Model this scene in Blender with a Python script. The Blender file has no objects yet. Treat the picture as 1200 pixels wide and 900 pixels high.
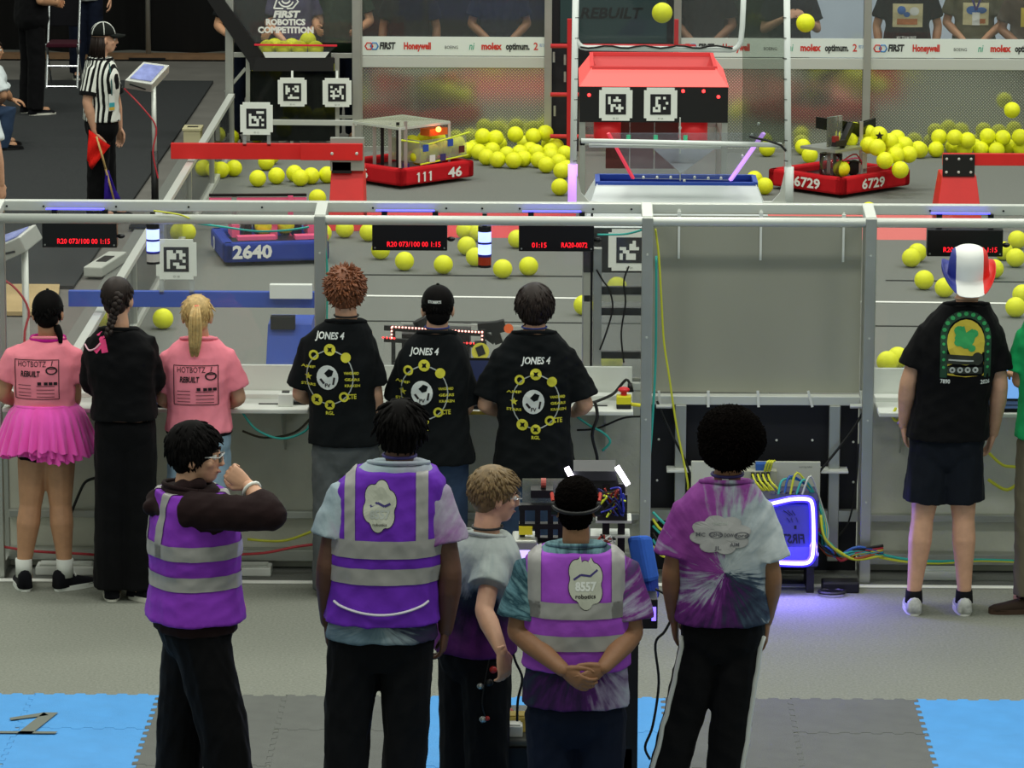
import bpy, bmesh, math, random
import numpy as np
from mathutils import Vector as V, Matrix
from mathutils.bvhtree import BVHTree
random.seed(7); RNG = np.random.default_rng(7)
SC = bpy.context.scene
COL = SC.collection

# ------------------------------------------------------------------ camera
CAM_H, CAM_D, PITCH, YAW, ROLL, FPX = 5.5116, 22.9586, 0.192868, -0.0113054, 0.0033, 5022.4
_c, _s = math.cos(YAW), math.sin(YAW)
_r = V((_c, -_s, 0)); _h = V((_s, _c, 0))
_f = _h * math.cos(PITCH) - V((0, 0, 1)) * math.sin(PITCH)
_u = _h * math.sin(PITCH) + V((0, 0, 1)) * math.cos(PITCH)
RIGHT = _r * math.cos(ROLL) + _u * math.sin(ROLL)
UP = _u * math.cos(ROLL) - _r * math.sin(ROLL)
FWD = _f
EYE = V((0, -CAM_D, CAM_H))
cd = bpy.data.cameras.new('camera'); cam = bpy.data.objects.new('camera', cd); COL.objects.link(cam)
cd.sensor_width = 36; cd.lens = FPX / 1200 * 36; cd.clip_end = 300; cd.clip_start = 0.5
m = Matrix((RIGHT, UP, -FWD)).transposed().to_4x4(); m.translation = EYE
cam.matrix_world = m
SC.camera = cam

# ------------------------------------------------------------------ world, lights, exposure
w = bpy.data.worlds.new('world'); SC.world = w; w.use_nodes = True
bg = w.node_tree.nodes['Background']; bg.inputs[0].default_value = (0.90, 1.0, 0.87, 1); bg.inputs[1].default_value = 0.36
def area(x, y, z, sx, sy, power, col=(1, 1, .91)):
    l = bpy.data.lights.new('ceiling_light', 'AREA'); l.shape = 'RECTANGLE'; l.size = sx; l.size_y = sy; l.energy = power; l.color = col
    o = bpy.data.objects.new('ceiling_light', l); COL.objects.link(o); o.location = (x, y, z)
for _y in (-9, -1, 7, 15):
    for _x in (-7, 0.8, 8.6):
        area(_x, _y, 11.5, 4.0, 1.4, 350 if _y > 0 else 290)
vs = SC.view_settings; vs.view_transform = 'Standard'; vs.look = 'None'; vs.exposure = 0.0; vs.gamma = 1.0; vs.use_curve_mapping = False

# ------------------------------------------------------------------ helpers
def ray(px, py):
    return (FWD * FPX + RIGHT * (px - 600) - UP * (py - 450)).normalized()
def at(px, py, Y):
    d = ray(px, py); return EYE + d * ((Y - EYE.y) / d.y)
def gnd(px, py, Z=0.0):
    d = ray(px, py); return EYE + d * ((Z - EYE.z) / d.z)
def pxm(Y): return FPX / ((Y + CAM_D) * math.cos(PITCH) + (CAM_H - 1) * math.sin(PITCH))

def s2l(c):
    c = c.lstrip('#'); v = [int(c[i:i+2], 16) / 255 for i in (0, 2, 4)]
    return tuple((x / 12.92 if x <= .04045 else ((x + .055) / 1.055) ** 2.4) for x in v) + (1,)
MATS = {}
def M(name, col='#808080', rough=.6, metal=0, var=0.0, vscale=8, bump=0.0, bscale=60, emit=0, ecol=None, sheen=0, stretch=None, spec=.5):
    if name in MATS: return MATS[name]
    m = bpy.data.materials.new(name); m.use_nodes = True; nt = m.node_tree; N = nt.nodes; L = nt.links
    b = N['Principled BSDF']; c = s2l(col)
    b.inputs['Base Color'].default_value = c; b.inputs['Roughness'].default_value = rough; b.inputs['Metallic'].default_value = metal
    b.inputs['Specular IOR Level'].default_value = spec
    if sheen: b.inputs['Sheen Weight'].default_value = sheen
    tc = N.new('ShaderNodeTexCoord'); mp = N.new('ShaderNodeMapping'); L.new(tc.outputs['Object'], mp.inputs[0])
    if stretch: mp.inputs['Scale'].default_value = stretch
    if var:
        nz = N.new('ShaderNodeTexNoise'); nz.inputs['Scale'].default_value = vscale; nz.inputs['Detail'].default_value = 5
        L.new(mp.outputs[0], nz.inputs[0])
        r = N.new('ShaderNodeValToRGB'); L.new(nz.outputs['Fac'], r.inputs[0])
        r.color_ramp.elements[0].position = .3; r.color_ramp.elements[1].position = .7
        r.color_ramp.elements[0].color = tuple(max(0, x * (1 - var)) for x in c[:3]) + (1,)
        r.color_ramp.elements[1].color = tuple(min(1, x * (1 + var)) for x in c[:3]) + (1,)
        L.new(r.outputs[0], b.inputs['Base Color'])
    if bump:
        nb = N.new('ShaderNodeTexNoise'); nb.inputs['Scale'].default_value = bscale; nb.inputs['Detail'].default_value = 3
        L.new(mp.outputs[0], nb.inputs[0])
        bp = N.new('ShaderNodeBump'); bp.inputs['Strength'].default_value = bump; bp.inputs['Distance'].default_value = .02
        L.new(nb.outputs['Fac'], bp.inputs['Height']); L.new(bp.outputs[0], b.inputs['Normal'])
    if emit:
        b.inputs['Emission Color'].default_value = s2l(ecol or col); b.inputs['Emission Strength'].default_value = emit
    MATS[name] = m; return m

def glass(name, tint='#ffffff', alpha=.045, rough=.03, body='#cfd6d4'):
    """clear polycarbonate: mostly transparent, fresnel gloss, a faint milky body"""
    if name in MATS: return MATS[name]
    m = bpy.data.materials.new(name); m.use_nodes = True; nt = m.node_tree; N = nt.nodes; L = nt.links
    for n in list(N): N.remove(n)
    o = N.new('ShaderNodeOutputMaterial'); t = N.new('ShaderNodeBsdfTransparent'); t.inputs[0].default_value = s2l(tint)
    d = N.new('ShaderNodeBsdfDiffuse'); d.inputs[0].default_value = s2l(body)
    g = N.new('ShaderNodeBsdfGlossy'); g.inputs['Roughness'].default_value = rough
    m1 = N.new('ShaderNodeMixShader'); m1.inputs[0].default_value = alpha; L.new(t.outputs[0], m1.inputs[1]); L.new(d.outputs[0], m1.inputs[2])
    fr = N.new('ShaderNodeFresnel'); fr.inputs[0].default_value = 1.35
    m2 = N.new('ShaderNodeMixShader'); L.new(fr.outputs[0], m2.inputs[0]); L.new(m1.outputs[0], m2.inputs[1]); L.new(g.outputs[0], m2.inputs[2])
    L.new(m2.outputs[0], o.inputs[0]); MATS[name] = m; return m

ORG = {}
TMP = bpy.data.scenes.new('workbench')          # scratch scene for evaluating modifiers and lettering; removed at the end
def evaluated(o):
    TMP.collection.objects.link(o); vl = TMP.view_layers[0]; vl.update()
    with bpy.context.temp_override(scene=TMP, view_layer=vl): dg = bpy.context.evaluated_depsgraph_get()
    me = bpy.data.meshes.new_from_object(o.evaluated_get(dg)); TMP.collection.objects.unlink(o); bpy.data.objects.remove(o); return me
def tag(o, label=None, cat=None, group=None, kind=None):
    if label: o['label'] = label
    if cat: o['category'] = cat
    if group: o['group'] = group
    if kind: o['kind'] = kind
    return o
def root(name, loc, label=None, cat=None, group=None, kind=None):
    o = bpy.data.objects.new(name, None); COL.objects.link(o); o.location = loc; o.empty_display_size = .1
    ORG[o] = V(loc); return tag(o, label, cat, group, kind)
def link(name, me, mat, parent=None, loc=None, smooth=False):
    """mesh in world coordinates -> object; parented meshes are re-based on the parent's origin"""
    o = bpy.data.objects.new(name, me); COL.objects.link(o)
    if parent is not None:
        org = ORG[parent]; o.parent = parent
    else:
        org = V(loc) if loc is not None else V((0, 0, 0)); o.location = org
    me.transform(Matrix.Translation(-org)); ORG[o] = org
    if mat is not None:
        for mm in (mat if isinstance(mat, (list, tuple)) else [mat]): me.materials.append(mm)
    if smooth: me.polygons.foreach_set('use_smooth', [True] * len(me.polygons))
    return o

class MB:
    def __init__(s): s.v = []; s.f = []; s.mi = []
    def add(s, vs, fs, mi=0):
        k = len(s.v); s.v += [tuple(x) for x in vs]; s.f += [tuple(i + k for i in f) for f in fs]; s.mi += [mi] * len(fs); return s
    def box(s, x0, x1, y0, y1, z0, z1, mi=0):
        vs = [(x, y, z) for z in (z0, z1) for y in (y0, y1) for x in (x0, x1)]
        return s.add(vs, [(0, 2, 3, 1), (4, 5, 7, 6), (0, 1, 5, 4), (2, 6, 7, 3), (0, 4, 6, 2), (1, 3, 7, 5)], mi)
    def obox(s, c, ax, ay, az, mi=0):
        """oriented box: centre + half-axis vectors"""
        c, ax, ay, az = V(c), V(ax), V(ay), V(az)
        vs = [c + ax * i + ay * j + az * k for k in (-1, 1) for j in (-1, 1) for i in (-1, 1)]
        return s.add(vs, [(0, 2, 3, 1), (4, 5, 7, 6), (0, 1, 5, 4), (2, 6, 7, 3), (0, 4, 6, 2), (1, 3, 7, 5)], mi)
    def bar(s, a, b, w, h=None, up=(0, 0, 1), mi=0):
        a, b = V(a), V(b); d = b - a; h = h or w; up = V(up)
        if abs(d.normalized().dot(up)) > .95: up = V((0, 1, 0))
        x = d.cross(up).normalized(); z = x.cross(d).normalized()
        return s.obox((a + b) / 2, x * w / 2, d / 2, z * h / 2, mi)
    def tube(s, pts, r, n=8, mi=0, cap=True):
        pts = [V(p) for p in pts]; rs = r if isinstance(r, (list, tuple)) else [r] * len(pts)
        rings = []; prev = None
        for i, p in enumerate(pts):
            t = (pts[min(i + 1, len(pts) - 1)] - pts[max(i - 1, 0)])
            t = t.normalized() if t.length > 1e-9 else V((0, 0, 1))
            if prev is None:
                prev = t.orthogonal().normalized()
            u = (prev - t * prev.dot(t)); u = u.normalized() if u.length > 1e-6 else t.orthogonal().normalized(); prev = u
            v = t.cross(u)
            rings.append([p + (u * math.cos(2 * math.pi * k / n) + v * math.sin(2 * math.pi * k / n)) * rs[i] for k in range(n)])
        return s.rings(rings, mi, cap)
    def rings(s, rings, mi=0, cap=True):
        n = len(rings[0]); vs = [p for r in rings for p in r]; fs = []
        for i in range(len(rings) - 1):
            for k in range(n):
                a = i * n + k; b = i * n + (k + 1) % n
                fs.append((a, b, b + n, a + n))
        if cap: fs.append(tuple(range(n))[::-1]); fs.append(tuple((len(rings) - 1) * n + k for k in range(n)))
        return s.add(vs, fs, mi)
    def ell(s, c, r, rot=None, n=14, mi=0):
        c = V(c); rings = []; m = n // 2 + 1
        for i in range(m + 1):
            a = math.pi * (i + (.02 if i == 0 else -.02 if i == m else 0)) / m; z = -math.cos(a); q = math.sin(a)
            ring = []
            for k in range(n):
                p = V((math.cos(2 * math.pi * k / n) * q * r[0], math.sin(2 * math.pi * k / n) * q * r[1], z * r[2]))
                ring.append(c + (rot @ p if rot is not None else p))
            rings.append(ring)
        return s.rings(rings, mi)
    def quad(s, a, b, c, d, mi=0): return s.add([a, b, c, d], [(0, 1, 2, 3)], mi)
    def panel(s, a, b, c, d, th, mi=0):
        """thick quad a-b-c-d"""
        a, b, c, d = V(a), V(b), V(c), V(d); n = (b - a).cross(d - a).normalized() * th / 2
        vs = [p - n for p in (a, b, c, d)] + [p + n for p in (a, b, c, d)]
        return s.add(vs, [(3, 2, 1, 0), (4, 5, 6, 7), (0, 1, 5, 4), (1, 2, 6, 5), (2, 3, 7, 6), (3, 0, 4, 7)], mi)
    def mesh(s, name='m'):
        me = bpy.data.meshes.new(name); me.from_pydata(s.v, [], s.f)
        if any(s.mi): me.polygons.foreach_set('material_index', s.mi)
        me.update(); return me
    def build(s, name, mat, parent=None, loc=None, smooth=False, bevel=0):
        o = link(name, s.mesh(name), mat, parent, loc, smooth)
        if bevel:
            b = o.modifiers.new('bevel', 'BEVEL'); b.width = bevel; b.segments = 2; b.limit_method = 'ANGLE'
        return o

def text_mesh(txt, height, bold=0.0, align='CENTER', shear=0, extrude=0, spacing=1.0):
    """2D lettering as a mesh in x,y metres"""
    c = bpy.data.curves.new('t', 'FONT'); c.body = txt; c.size = 1; c.align_x = align; c.align_y = 'CENTER'; c.offset = bold
    c.resolution_u = 2; c.shear = shear; c.extrude = extrude; c.space_character = spacing
    o = bpy.data.objects.new('t', c); me = evaluated(o); bpy.data.curves.remove(c)
    k = height / .72
    vs = [(v.co.x * k, v.co.y * k, v.co.z * k) for v in me.vertices]; fs = [tuple(p.vertices) for p in me.polygons]
    bpy.data.meshes.remove(me); return vs, fs
def text_on(mb, txt, c, ax, ay, height, bold=0.0, width=None, shear=0, mi=0, align='CENTER', off=.002, spacing=1.0):
    """flat lettering in the plane c + u*ax + v*ay"""
    vs, fs = text_mesh(txt, height, bold, align, shear, 0, spacing)
    if not vs: return
    sx = 1.0
    if width: sx = width / (max(v[0] for v in vs) - min(v[0] for v in vs))
    c, ax, ay = V(c), V(ax).normalized(), V(ay).normalized(); n = ax.cross(ay) * off
    mb.add([c + ax * v[0] * sx + ay * v[1] + n for v in vs], fs, mi)
# ------------------------------------------------------------------ shared materials
ALU = M('aluminium', '#b9bcb6', .38, .75, var=.06, vscale=5)
ALUL = M('aluminium_light', '#d3d7d0', .4, .35)
BLK = M('black_plastic', '#0b0b0d', .45)
BLKM = M('black_metal', '#101013', .4, .3)
WHT = M('white_plastic', '#e4e8e2', .4)
CLEAR = glass('polycarbonate')
YEL = M('ball_yellow', '#eef218', .55, var=.06, vscale=30, bump=.25, bscale=120)
TEAL = M('teal_cable', '#35b3a8', .45); YC = M('yellow_cable', '#d6d93a', .45); RC = M('red_cable', '#b8303a', .45)
BC = M('black_cable', '#121212', .5)

def carpet(name, col, var, sc, streak=None):
    return M(name, col, .95, 0, var=var, vscale=sc, bump=.5, bscale=300, spec=.1)

# ------------------------------------------------------------------ floors
XL, XR = -3.05, 4.75          # field side borders
YF = 16.54                    # far alliance wall
FIELD = carpet('field_carpet', '#7d807b', .13, 90)
NEARC = carpet('near_carpet', '#8b8e84', .16, 70)
fl = MB().box(-14, 16, -14, 34, -.06, -.02).build('floor', M('concrete', '#66645f', .8, var=.12, vscale=3)); tag(fl, 'grey hall floor slab under the carpets', 'floor', kind='structure')
def flat(name, poly, z0, z1, mat, label, cat, kind='structure'):
    mb = MB(); n = len(poly)
    mb.add([(p[0], p[1], z1) for p in poly] + [(p[0], p[1], z0) for p in poly],
           [tuple(range(n))] + [(i, i + n, (i + 1) % n + n, (i + 1) % n) for i in range(n)])
    return tag(mb.build(name, mat), label, cat, kind=kind)
flat('floor_field', [(XL - .45, -.4), (XR + .5, -.4), (XR + .5, YF + .6), (XL - .45, YF + .6)], -.02, 0, FIELD, 'grey carpet of the playing field', 'carpet')
flat('floor_station', [(-6, -4.0), (8, -4.0), (8, -.4), (-6, -.4)], -.02, 0, NEARC, 'grey carpet strip behind the near driver station wall', 'carpet')
g = lambda x, y: gnd(x, y)
dk = carpet('dark_mat', '#3b3d3e', .12, 40)
a_, b_, c_ = g(0, 94), g(231, 124), g(86, 336)
flat('floor_side', [(-9, g(0, 336).y), (c_.x, c_.y), (b_.x, b_.y), (b_.x, a_.y), (-9, a_.y)], -.018, .006, dk, 'dark charcoal mat beside the playing field', 'mat')
# tape lines and carpet seams
TAPE = M('white_tape', '#f2f4ee', .6)
def line(name, p, q, wd, mat, label, z=.004):
    p, q = V(p), V(q); d = (q - p).normalized(); n = V((-d.y, d.x, 0)) * wd / 2
    mb = MB().panel(p - n + V((0, 0, z)), q - n + V((0, 0, z)), q + n + V((0, 0, z)), p + n + V((0, 0, z)), .004)
    return tag(mb.build(name, mat), label, 'tape', kind='structure')
line('trim_1', g(-60, 680), g(1260, 689.5), .06, TAPE, 'white tape line on the carpet behind the driver station wall')
line('trim_2', g(372, 346.5), g(1250, 357), .05, TAPE, 'white tape line across the field carpet')
SEAM = M('seam', '#2b2d2b', .9)
line('trim_3', g(372, 322), g(694, 324.5), .03, SEAM, 'dark carpet seam near the loose balls')
line('trim_4', g(372, 376), g(1090, 383), .025, SEAM, 'dark carpet seam nearer the driver station wall')
line('trim_5', g(1038, 329), g(1200, 331), .03, SEAM, 'dark carpet seam right of the grey panel')
# interlocking foam mats in the foreground
MBLUE = M('mat_blue', '#4798dc', .75, var=.06, vscale=6, bump=.25, bscale=200)
MGREY = M('mat_grey', '#5d605c', .8, var=.08, vscale=8, bump=.25, bscale=200)
TS = .6155
def tile_mesh(n=12):
    t = TS / n; out = []
    def edge(p, d, nrm, phase):
        for i in range(n):
            o = .012 if (i + phase) % 2 else -.012
            for e in (0.08, .92): out.append((p[0] + d[0] * t * (i + e) + nrm[0] * o, p[1] + d[1] * t * (i + e) + nrm[1] * o))
    edge((0, 0), (1, 0), (0, -1), 0); edge((TS, 0), (0, 1), (1, 0), 0); edge((TS, TS), (-1, 0), (0, 1), 0); edge((0, TS), (0, -1), (-1, 0), 0)
    k = len(out); mb = MB()
    mb.add([(x * .997, y * .997, .014) for x, y in out] + [(x, y, .0) for x, y in out], [tuple(range(k))] + [(i, i + k, (i + 1) % k + k, (i + 1) % k) for i in range(k)])
    return mb.mesh('mat_tile')
TMB = tile_mesh(); TMB.materials.append(MBLUE); TMG = TMB.copy(); TMG.materials.clear(); TMG.materials.append(MGREY)
pl = root('floor_mats', (0, 0, 0), 'interlocking blue and grey foam floor mats in the foreground', 'floor mats', kind='structure')
x0 = g(187, 813).x; ytop = g(600, 817).y
for r_ in range(5):
    for i in range(-5, 12):
        blk = (i // 2) if i >= 0 else -((-i + 1) // 2)
        blue = (blk % 2 == 1)
        x = x0 + i * TS
        o = bpy.data.objects.new('foam_tile', TMB if blue else TMG); COL.objects.link(o); o.parent = pl
        o.location = (x, ytop - (r_ + 1) * TS, -.012 + .001 * ((i + r_) % 2))
# painted 1 on the blue mat
mb = MB(); c1, cx_, cy_ = g(42, 848), V((1, 0, 0)), V((.22, 1, 0))
a1 = MB(); P = lambda u, v: (c1.x + u + v * .22, c1.y + v, .009)
a1.add([P(-.02, -.2), P(.05, -.2), P(.05, .17), P(-.02, .17)], [(0, 1, 2, 3)]); a1.add([P(-.13, -.2), P(.16, -.2), P(.16, -.165), P(-.13, -.165)], [(0, 1, 2, 3)])
a1.add([P(-.02, .17), P(-.15, .07), P(-.13, .03), P(.02, .12)], [(0, 1, 2, 3)])
a1.build('painted_number', M('paint_grey', '#6a7068', .8), pl)
flat('floor_front', [(-8, -14), (9, -14), (9, -3.95), (-8, -3.95)], -.02, -.013, carpet('front_carpet', '#6b6e68', .1, 60), 'dark grey floor under the foam mats', 'floor')

# ------------------------------------------------------------------ hall backdrop
DRAPE = M('black_drape', '#08080a', .9, var=.3, vscale=3, stretch=(8, 1, .2))
def drape(name, xa, xb, y, h, mat, label, amp=.10, waves=5.0):
    n = int((xb - xa) * 12); vs = []; fs = []
    for i in range(n + 1):
        x = xa + (xb - xa) * i / n; yy = y + amp * math.sin(x * waves) + .03 * math.sin(x * 13)
        vs += [(x, yy, .05), (x, yy, h)]
    fs = [(2 * i, 2 * i + 2, 2 * i + 3, 2 * i + 1) for i in range(n)]
    o = MB().add(vs, fs).build(name, mat, smooth=True); sol = o.modifiers.new('s', 'SOLIDIFY'); sol.thickness = .02
    return tag(o, label, 'curtain', kind='structure')
yd = g(300, 66).y
drape('wall_back', -12, 14, yd, 6.5, DRAPE, 'black pleated drape closing off the back of the hall')
tag(MB().box(-12, 14, yd - .35, yd - .12, 0, .05).build('baseboard_back', M('wood_strip', '#6d5136', .7, var=.2)), 'brown wooden strip at the foot of the black drape', 'trim', kind='structure')
# drape support pole
p0 = gnd(174, 68); r = root('drape_pole', p0, 'thin silver pole standing before the black drape with flat base', 'pole')
MB().tube([p0 + V((0, 0, .02)), p0 + V((0, 0, 4))], .028, 10).build('pole', ALU, r, smooth=True)
MB().box(p0.x - .2, p0.x + .2, p0.y - .15, p0.y + .15, 0, .02).build('base_plate', BLKM, r)
# pale backdrop seen through the right half of the far wall
tag(MB().box(at(868, 40, 20).x, at(1300, 40, 20).x, 20, 20.05, 0, 3.2).build('wall_side', M('pale_backdrop', '#a9b7c6', .8, var=.08, vscale=2)), 'pale blue grey backdrop board behind the far right stations', 'backdrop', kind='structure')
# ------------------------------------------------------------------ near driver station wall (plane Y = 0, operators stand at Y < 0)
YP = -.30                                  # operator side posts
PX = [-3.04, -1.287, .466, 1.66, 3.413]     # post positions along X
ZT = 1.98
def diamond(name, col, rough, sc=34):
    """diamond tread plate: brushed metal with a raised lattice as relief"""
    if name in MATS: return MATS[name]
    m = M(name, col, rough, .8); nt = m.node_tree; N = nt.nodes; L = nt.links; b = N['Principled BSDF']
    tc = N['Texture Coordinate']; sx = N.new('ShaderNodeSeparateXYZ'); L.new(tc.outputs['Object'], sx.inputs[0])
    def mth(op, a, b_=None):
        n = N.new('ShaderNodeMath'); n.operation = op
        for i, q in enumerate((a, b_)):
            if q is None: continue
            if isinstance(q, (int, float)): n.inputs[i].default_value = q
            else: L.new(q, n.inputs[i])
        return n.outputs[0]
    k = math.pi * sc
    s1 = mth('SINE', mth('MULTIPLY', mth('ADD', sx.outputs[0], sx.outputs[2]), k)); s2 = mth('SINE', mth('MULTIPLY', mth('SUBTRACT', sx.outputs[0], sx.outputs[2]), k))
    h = mth('POWER', mth('ABSOLUTE', mth('MULTIPLY', s1, s2)), 1.5)
    bp = N.new('ShaderNodeBump'); bp.inputs['Strength'].default_value = .5; bp.inputs['Distance'].default_value = .00016
    L.new(h, bp.inputs['Height']); L.new(bp.outputs[0], b.inputs['Normal'])
    cr = N.new('ShaderNodeValToRGB'); cr.color_ramp.elements[0].color = s2l('#a2a69a'); cr.color_ramp.elements[1].color = s2l('#eef0e6'); cr.color_ramp.elements[0].position = .35; cr.color_ramp.elements[1].position = .8; L.new(h, cr.inputs[0]); L.new(cr.outputs[0], b.inputs['Base Color'])
    return m
PLATE = diamond('diamond_plate', '#c4c8bc', .10, 34)
PLATEB = M('plate_back', '#cfd1c2', .5, 0, var=.12, vscale=3, bump=.12, bscale=40)

wn = root('wall_near', (0, 0, 0), 'near driver station wall of aluminium frames and clear panels', 'wall', kind='structure')
MB().box(-3.1, 4.6, -.03, .03, 1.975, 2.03).build('back_rail', ALUL, wn, bevel=.004)
MB().tube([(-3.2, YP, ZT - .005), (4.6, YP, ZT - .005)], .026, 12).build('front_rail', ALUL, wn, smooth=True)
for x in PX:
    MB().box(x - .03, x + .03, YP - .03, YP + .03, .0, ZT + .02).build('post', ALU, wn, bevel=.004)
    MB().box(x - .022, x + .022, -.02, .03, .0, ZT).build('rear_post', ALU, wn, bevel=.004)
    MB().bar((x, YP, ZT + .0), (x, 0, ZT + .03), .06, .05).build('connector', ALUL, wn, bevel=.004)
    MB().bar((x, YP, .05), (x, 0, .05), .05, .05).build('foot_rail', ALU, wn)
    m_ = MB()
    for zz in (.45, .9, 1.35, 1.8): m_.tube([(x + .0, YP - .036, zz), (x, YP - .03, zz)], .006, 6)
    m_.build('bolt', ALUL, wn)
# bolts along the top rail
for px in (8, 51, 136, 221, 307, 437, 523, 565, 609, 695, 740, 1090, 1176):
    p = at(px, 243, -.031); MB().tube([(p.x, -.034, 2.0), (p.x, -.03, 2.0)], .006, 6).build('bolt', BLKM, wn)
def ds_panel(xa, xb):
    MB().box(xa, xb, -.004, .004, 1.04, 1.975).build('clear_panel', CLEAR, wn)
    MB().box(xa, xb, -.012, .02, .0, 1.0).build('kick_plate', PLATEB, wn)
    MB().box(xa, xb, -.02, .02, 1.0, 1.04).build('sill_rail', ALUL, wn, bevel=.003)
    MB().box(xa, xb, -.10, -.015, .05, .11).build('base_rail', ALU, wn, bevel=.003)
    MB().box(xa, xb, -.06, -.015, .28, .32).build('cross_rail', ALU, wn, bevel=.003)
for i in (0, 1, 3): ds_panel(PX[i] + .022, PX[i + 1] - .022)
# seam in the middle station's clear panel and the narrow framed bay beside it
xs = at(693, 360, 0).x; xb_ = at(756, 360, 0).x
MB().box(xs - .006, xs + .006, -.008, .008, .98, 1.975).build('panel_seam', BLKM, wn)
MB().box(xs + .01, xs + .055, -.02, .05, .98, 1.78).build('bay_post', ALU, wn, bevel=.003)
for y_, h_ in ((340, .042), (364.5, .04), (415.5, .038)):
    z = at(720, y_, .04).z; MB().box(xs + .055, PX[2] - .02, .02, .06, z - h_ / 2, z + h_ / 2).build('bay_rung', BLKM, wn)

# station shelves
SHELF = M('shelf_white', '#dfe4dd', .5, var=.03, vscale=4)
def shelf(xa, xb, label):
    r = root('station_shelf', ((xa + xb) / 2, -.2, .95), label, 'shelf', 'white shelves of the near driver stations')
    MB().box(xa, xb, -.45, -.02, .945, .97).build('shelf_board', SHELF, r, bevel=.006)
    MB().box(xa, xb, -.045, -.024, .97, 1.135).build('upstand', SHELF, r, bevel=.004)
    MB().box(xa, xb, -.16, -.05, .97, .995).build('cable_tray', WHT, r, bevel=.003)
    for k in range(4):
        x = xa + (xb - xa) * (k + .5) / 4
        MB().box(x - .07, x + .07, -.22 - .1 * (k % 2), -.2 - .1 * (k % 2), .971, .974).build('hook_strip', BLK, r)
    for x in (xa + .15, xb - .15): MB().panel((x, -.03, .66), (x, -.40, .945), (x, -.03, .945), (x, -.028, .66), .01).build('bracket', ALU, r)
    return r
shelf(PX[0] + .05, PX[1] - .06, 'white shelf of the left station before the pink shirted operators')
shelf(PX[1] + .02, PX[2] - .07, 'white shelf of the middle station before the black shirted operators')
shelf(PX[3] + .05, PX[4] - .05, 'white shelf of the right station before the tricolour hat operator')
# low white boxes on the floor by the wall
for (x0_, x1_, y0_, lab) in ((42, 112, 648, 'low white cable box on the floor behind the tutu wearer'), (268, 318, 645, 'low white cable box on the floor under the blonde operator'), (1078, 1135, 655, 'low grey cable box on the floor behind the tricolour hat operator')):
    a, b = at(x0_, y0_, -.22), at(x1_, y0_, -.22); r = root('cable_box', (a.x, -.2, 0), lab, 'box')
    MB().box(a.x, b.x, -.26, -.13, 0, .05).build('box_body', WHT, r, bevel=.008); MB().box(a.x + .02, b.x - .02, -.24, -.15, .05, .06).build('lid', SHELF, r, bevel=.004)

# tower bay: grey sheet, dark back panel
def smoked():
    m = M('smoked_sheet', '#9a9b8d', .28, 0, var=.07, vscale=1.2, stretch=(1, 1, .5)); return m
MB().box(PX[2] + .03, PX[3] - .03, -.06, -.05, 1.0, 1.97).build('grey_sheet', smoked(), wn)
MB().box(PX[2] + .03, PX[3] - .03, -.14, -.07, .945, .995).build('lower_rail', ALUL, wn, bevel=.004)
MB().box(PX[2] + .03, PX[3] - .03, -.03, -.01, .0, .945).build('dark_back_panel', M('dark_panel', '#0c0d18', .6), wn)
for px in (797, 977):
    x = at(px, 550, -.12).x; MB().box(x - .03, x + .03, -.15, -.09, .08, .945).build('bay_upright', ALU, wn, bevel=.004)
    MB().box(x - .075, x + .075, -.2, -.08, .30 + .28, .315 + .28).build('bracket', WHT, wn, bevel=.004)
MB().box(PX[2] + .03, PX[3] - .03, -.14, -.09, .30, .36).build('cross_rail', ALU, wn)
for px in (767, 996):
    a = at(px + (2 if px < 800 else 0), 476, -.2); MB().tube([(a.x, -.2, a.z), (a.x + .085, -.2, a.z)], .013, 8).build('pin', ALUL, wn)
mb = MB()
for px, py in ((772, 515), (910, 516), (952, 516), (770, 563), (1000, 518), (1000, 565), (822, 515), (868, 650), (770, 610)):
    p = at(px, py, -.032); mb.ell(p, (.007, .004, .007), n=8)
mb.build('bolt', WHT, wn)
for px, y0_, y1_ in ((796, 240, 303), (892, 241, 305), (989, 244, 307)):
    a, b = at(px, y0_ + 5, -.065), at(px, y1_, -.066); MB().box(a.x - .006, a.x + .006, -.07, -.064, b.z, a.z).build('zip_tie', WHT, wn)
    MB().box(a.x - .01, a.x + .01, -.08, -.06, a.z - .05, a.z - .01).build('zip_tie_head', WHT, wn)
for px, tilt in ((772, 2), (830, 0), (888, 1), (947, 5), (1009, 1)):
    a, b = at(px, 458, -.15), at(px + tilt, 477, -.15); MB().bar(a, b, .014, .008).build('zip_tie', WHT, wn)

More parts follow.
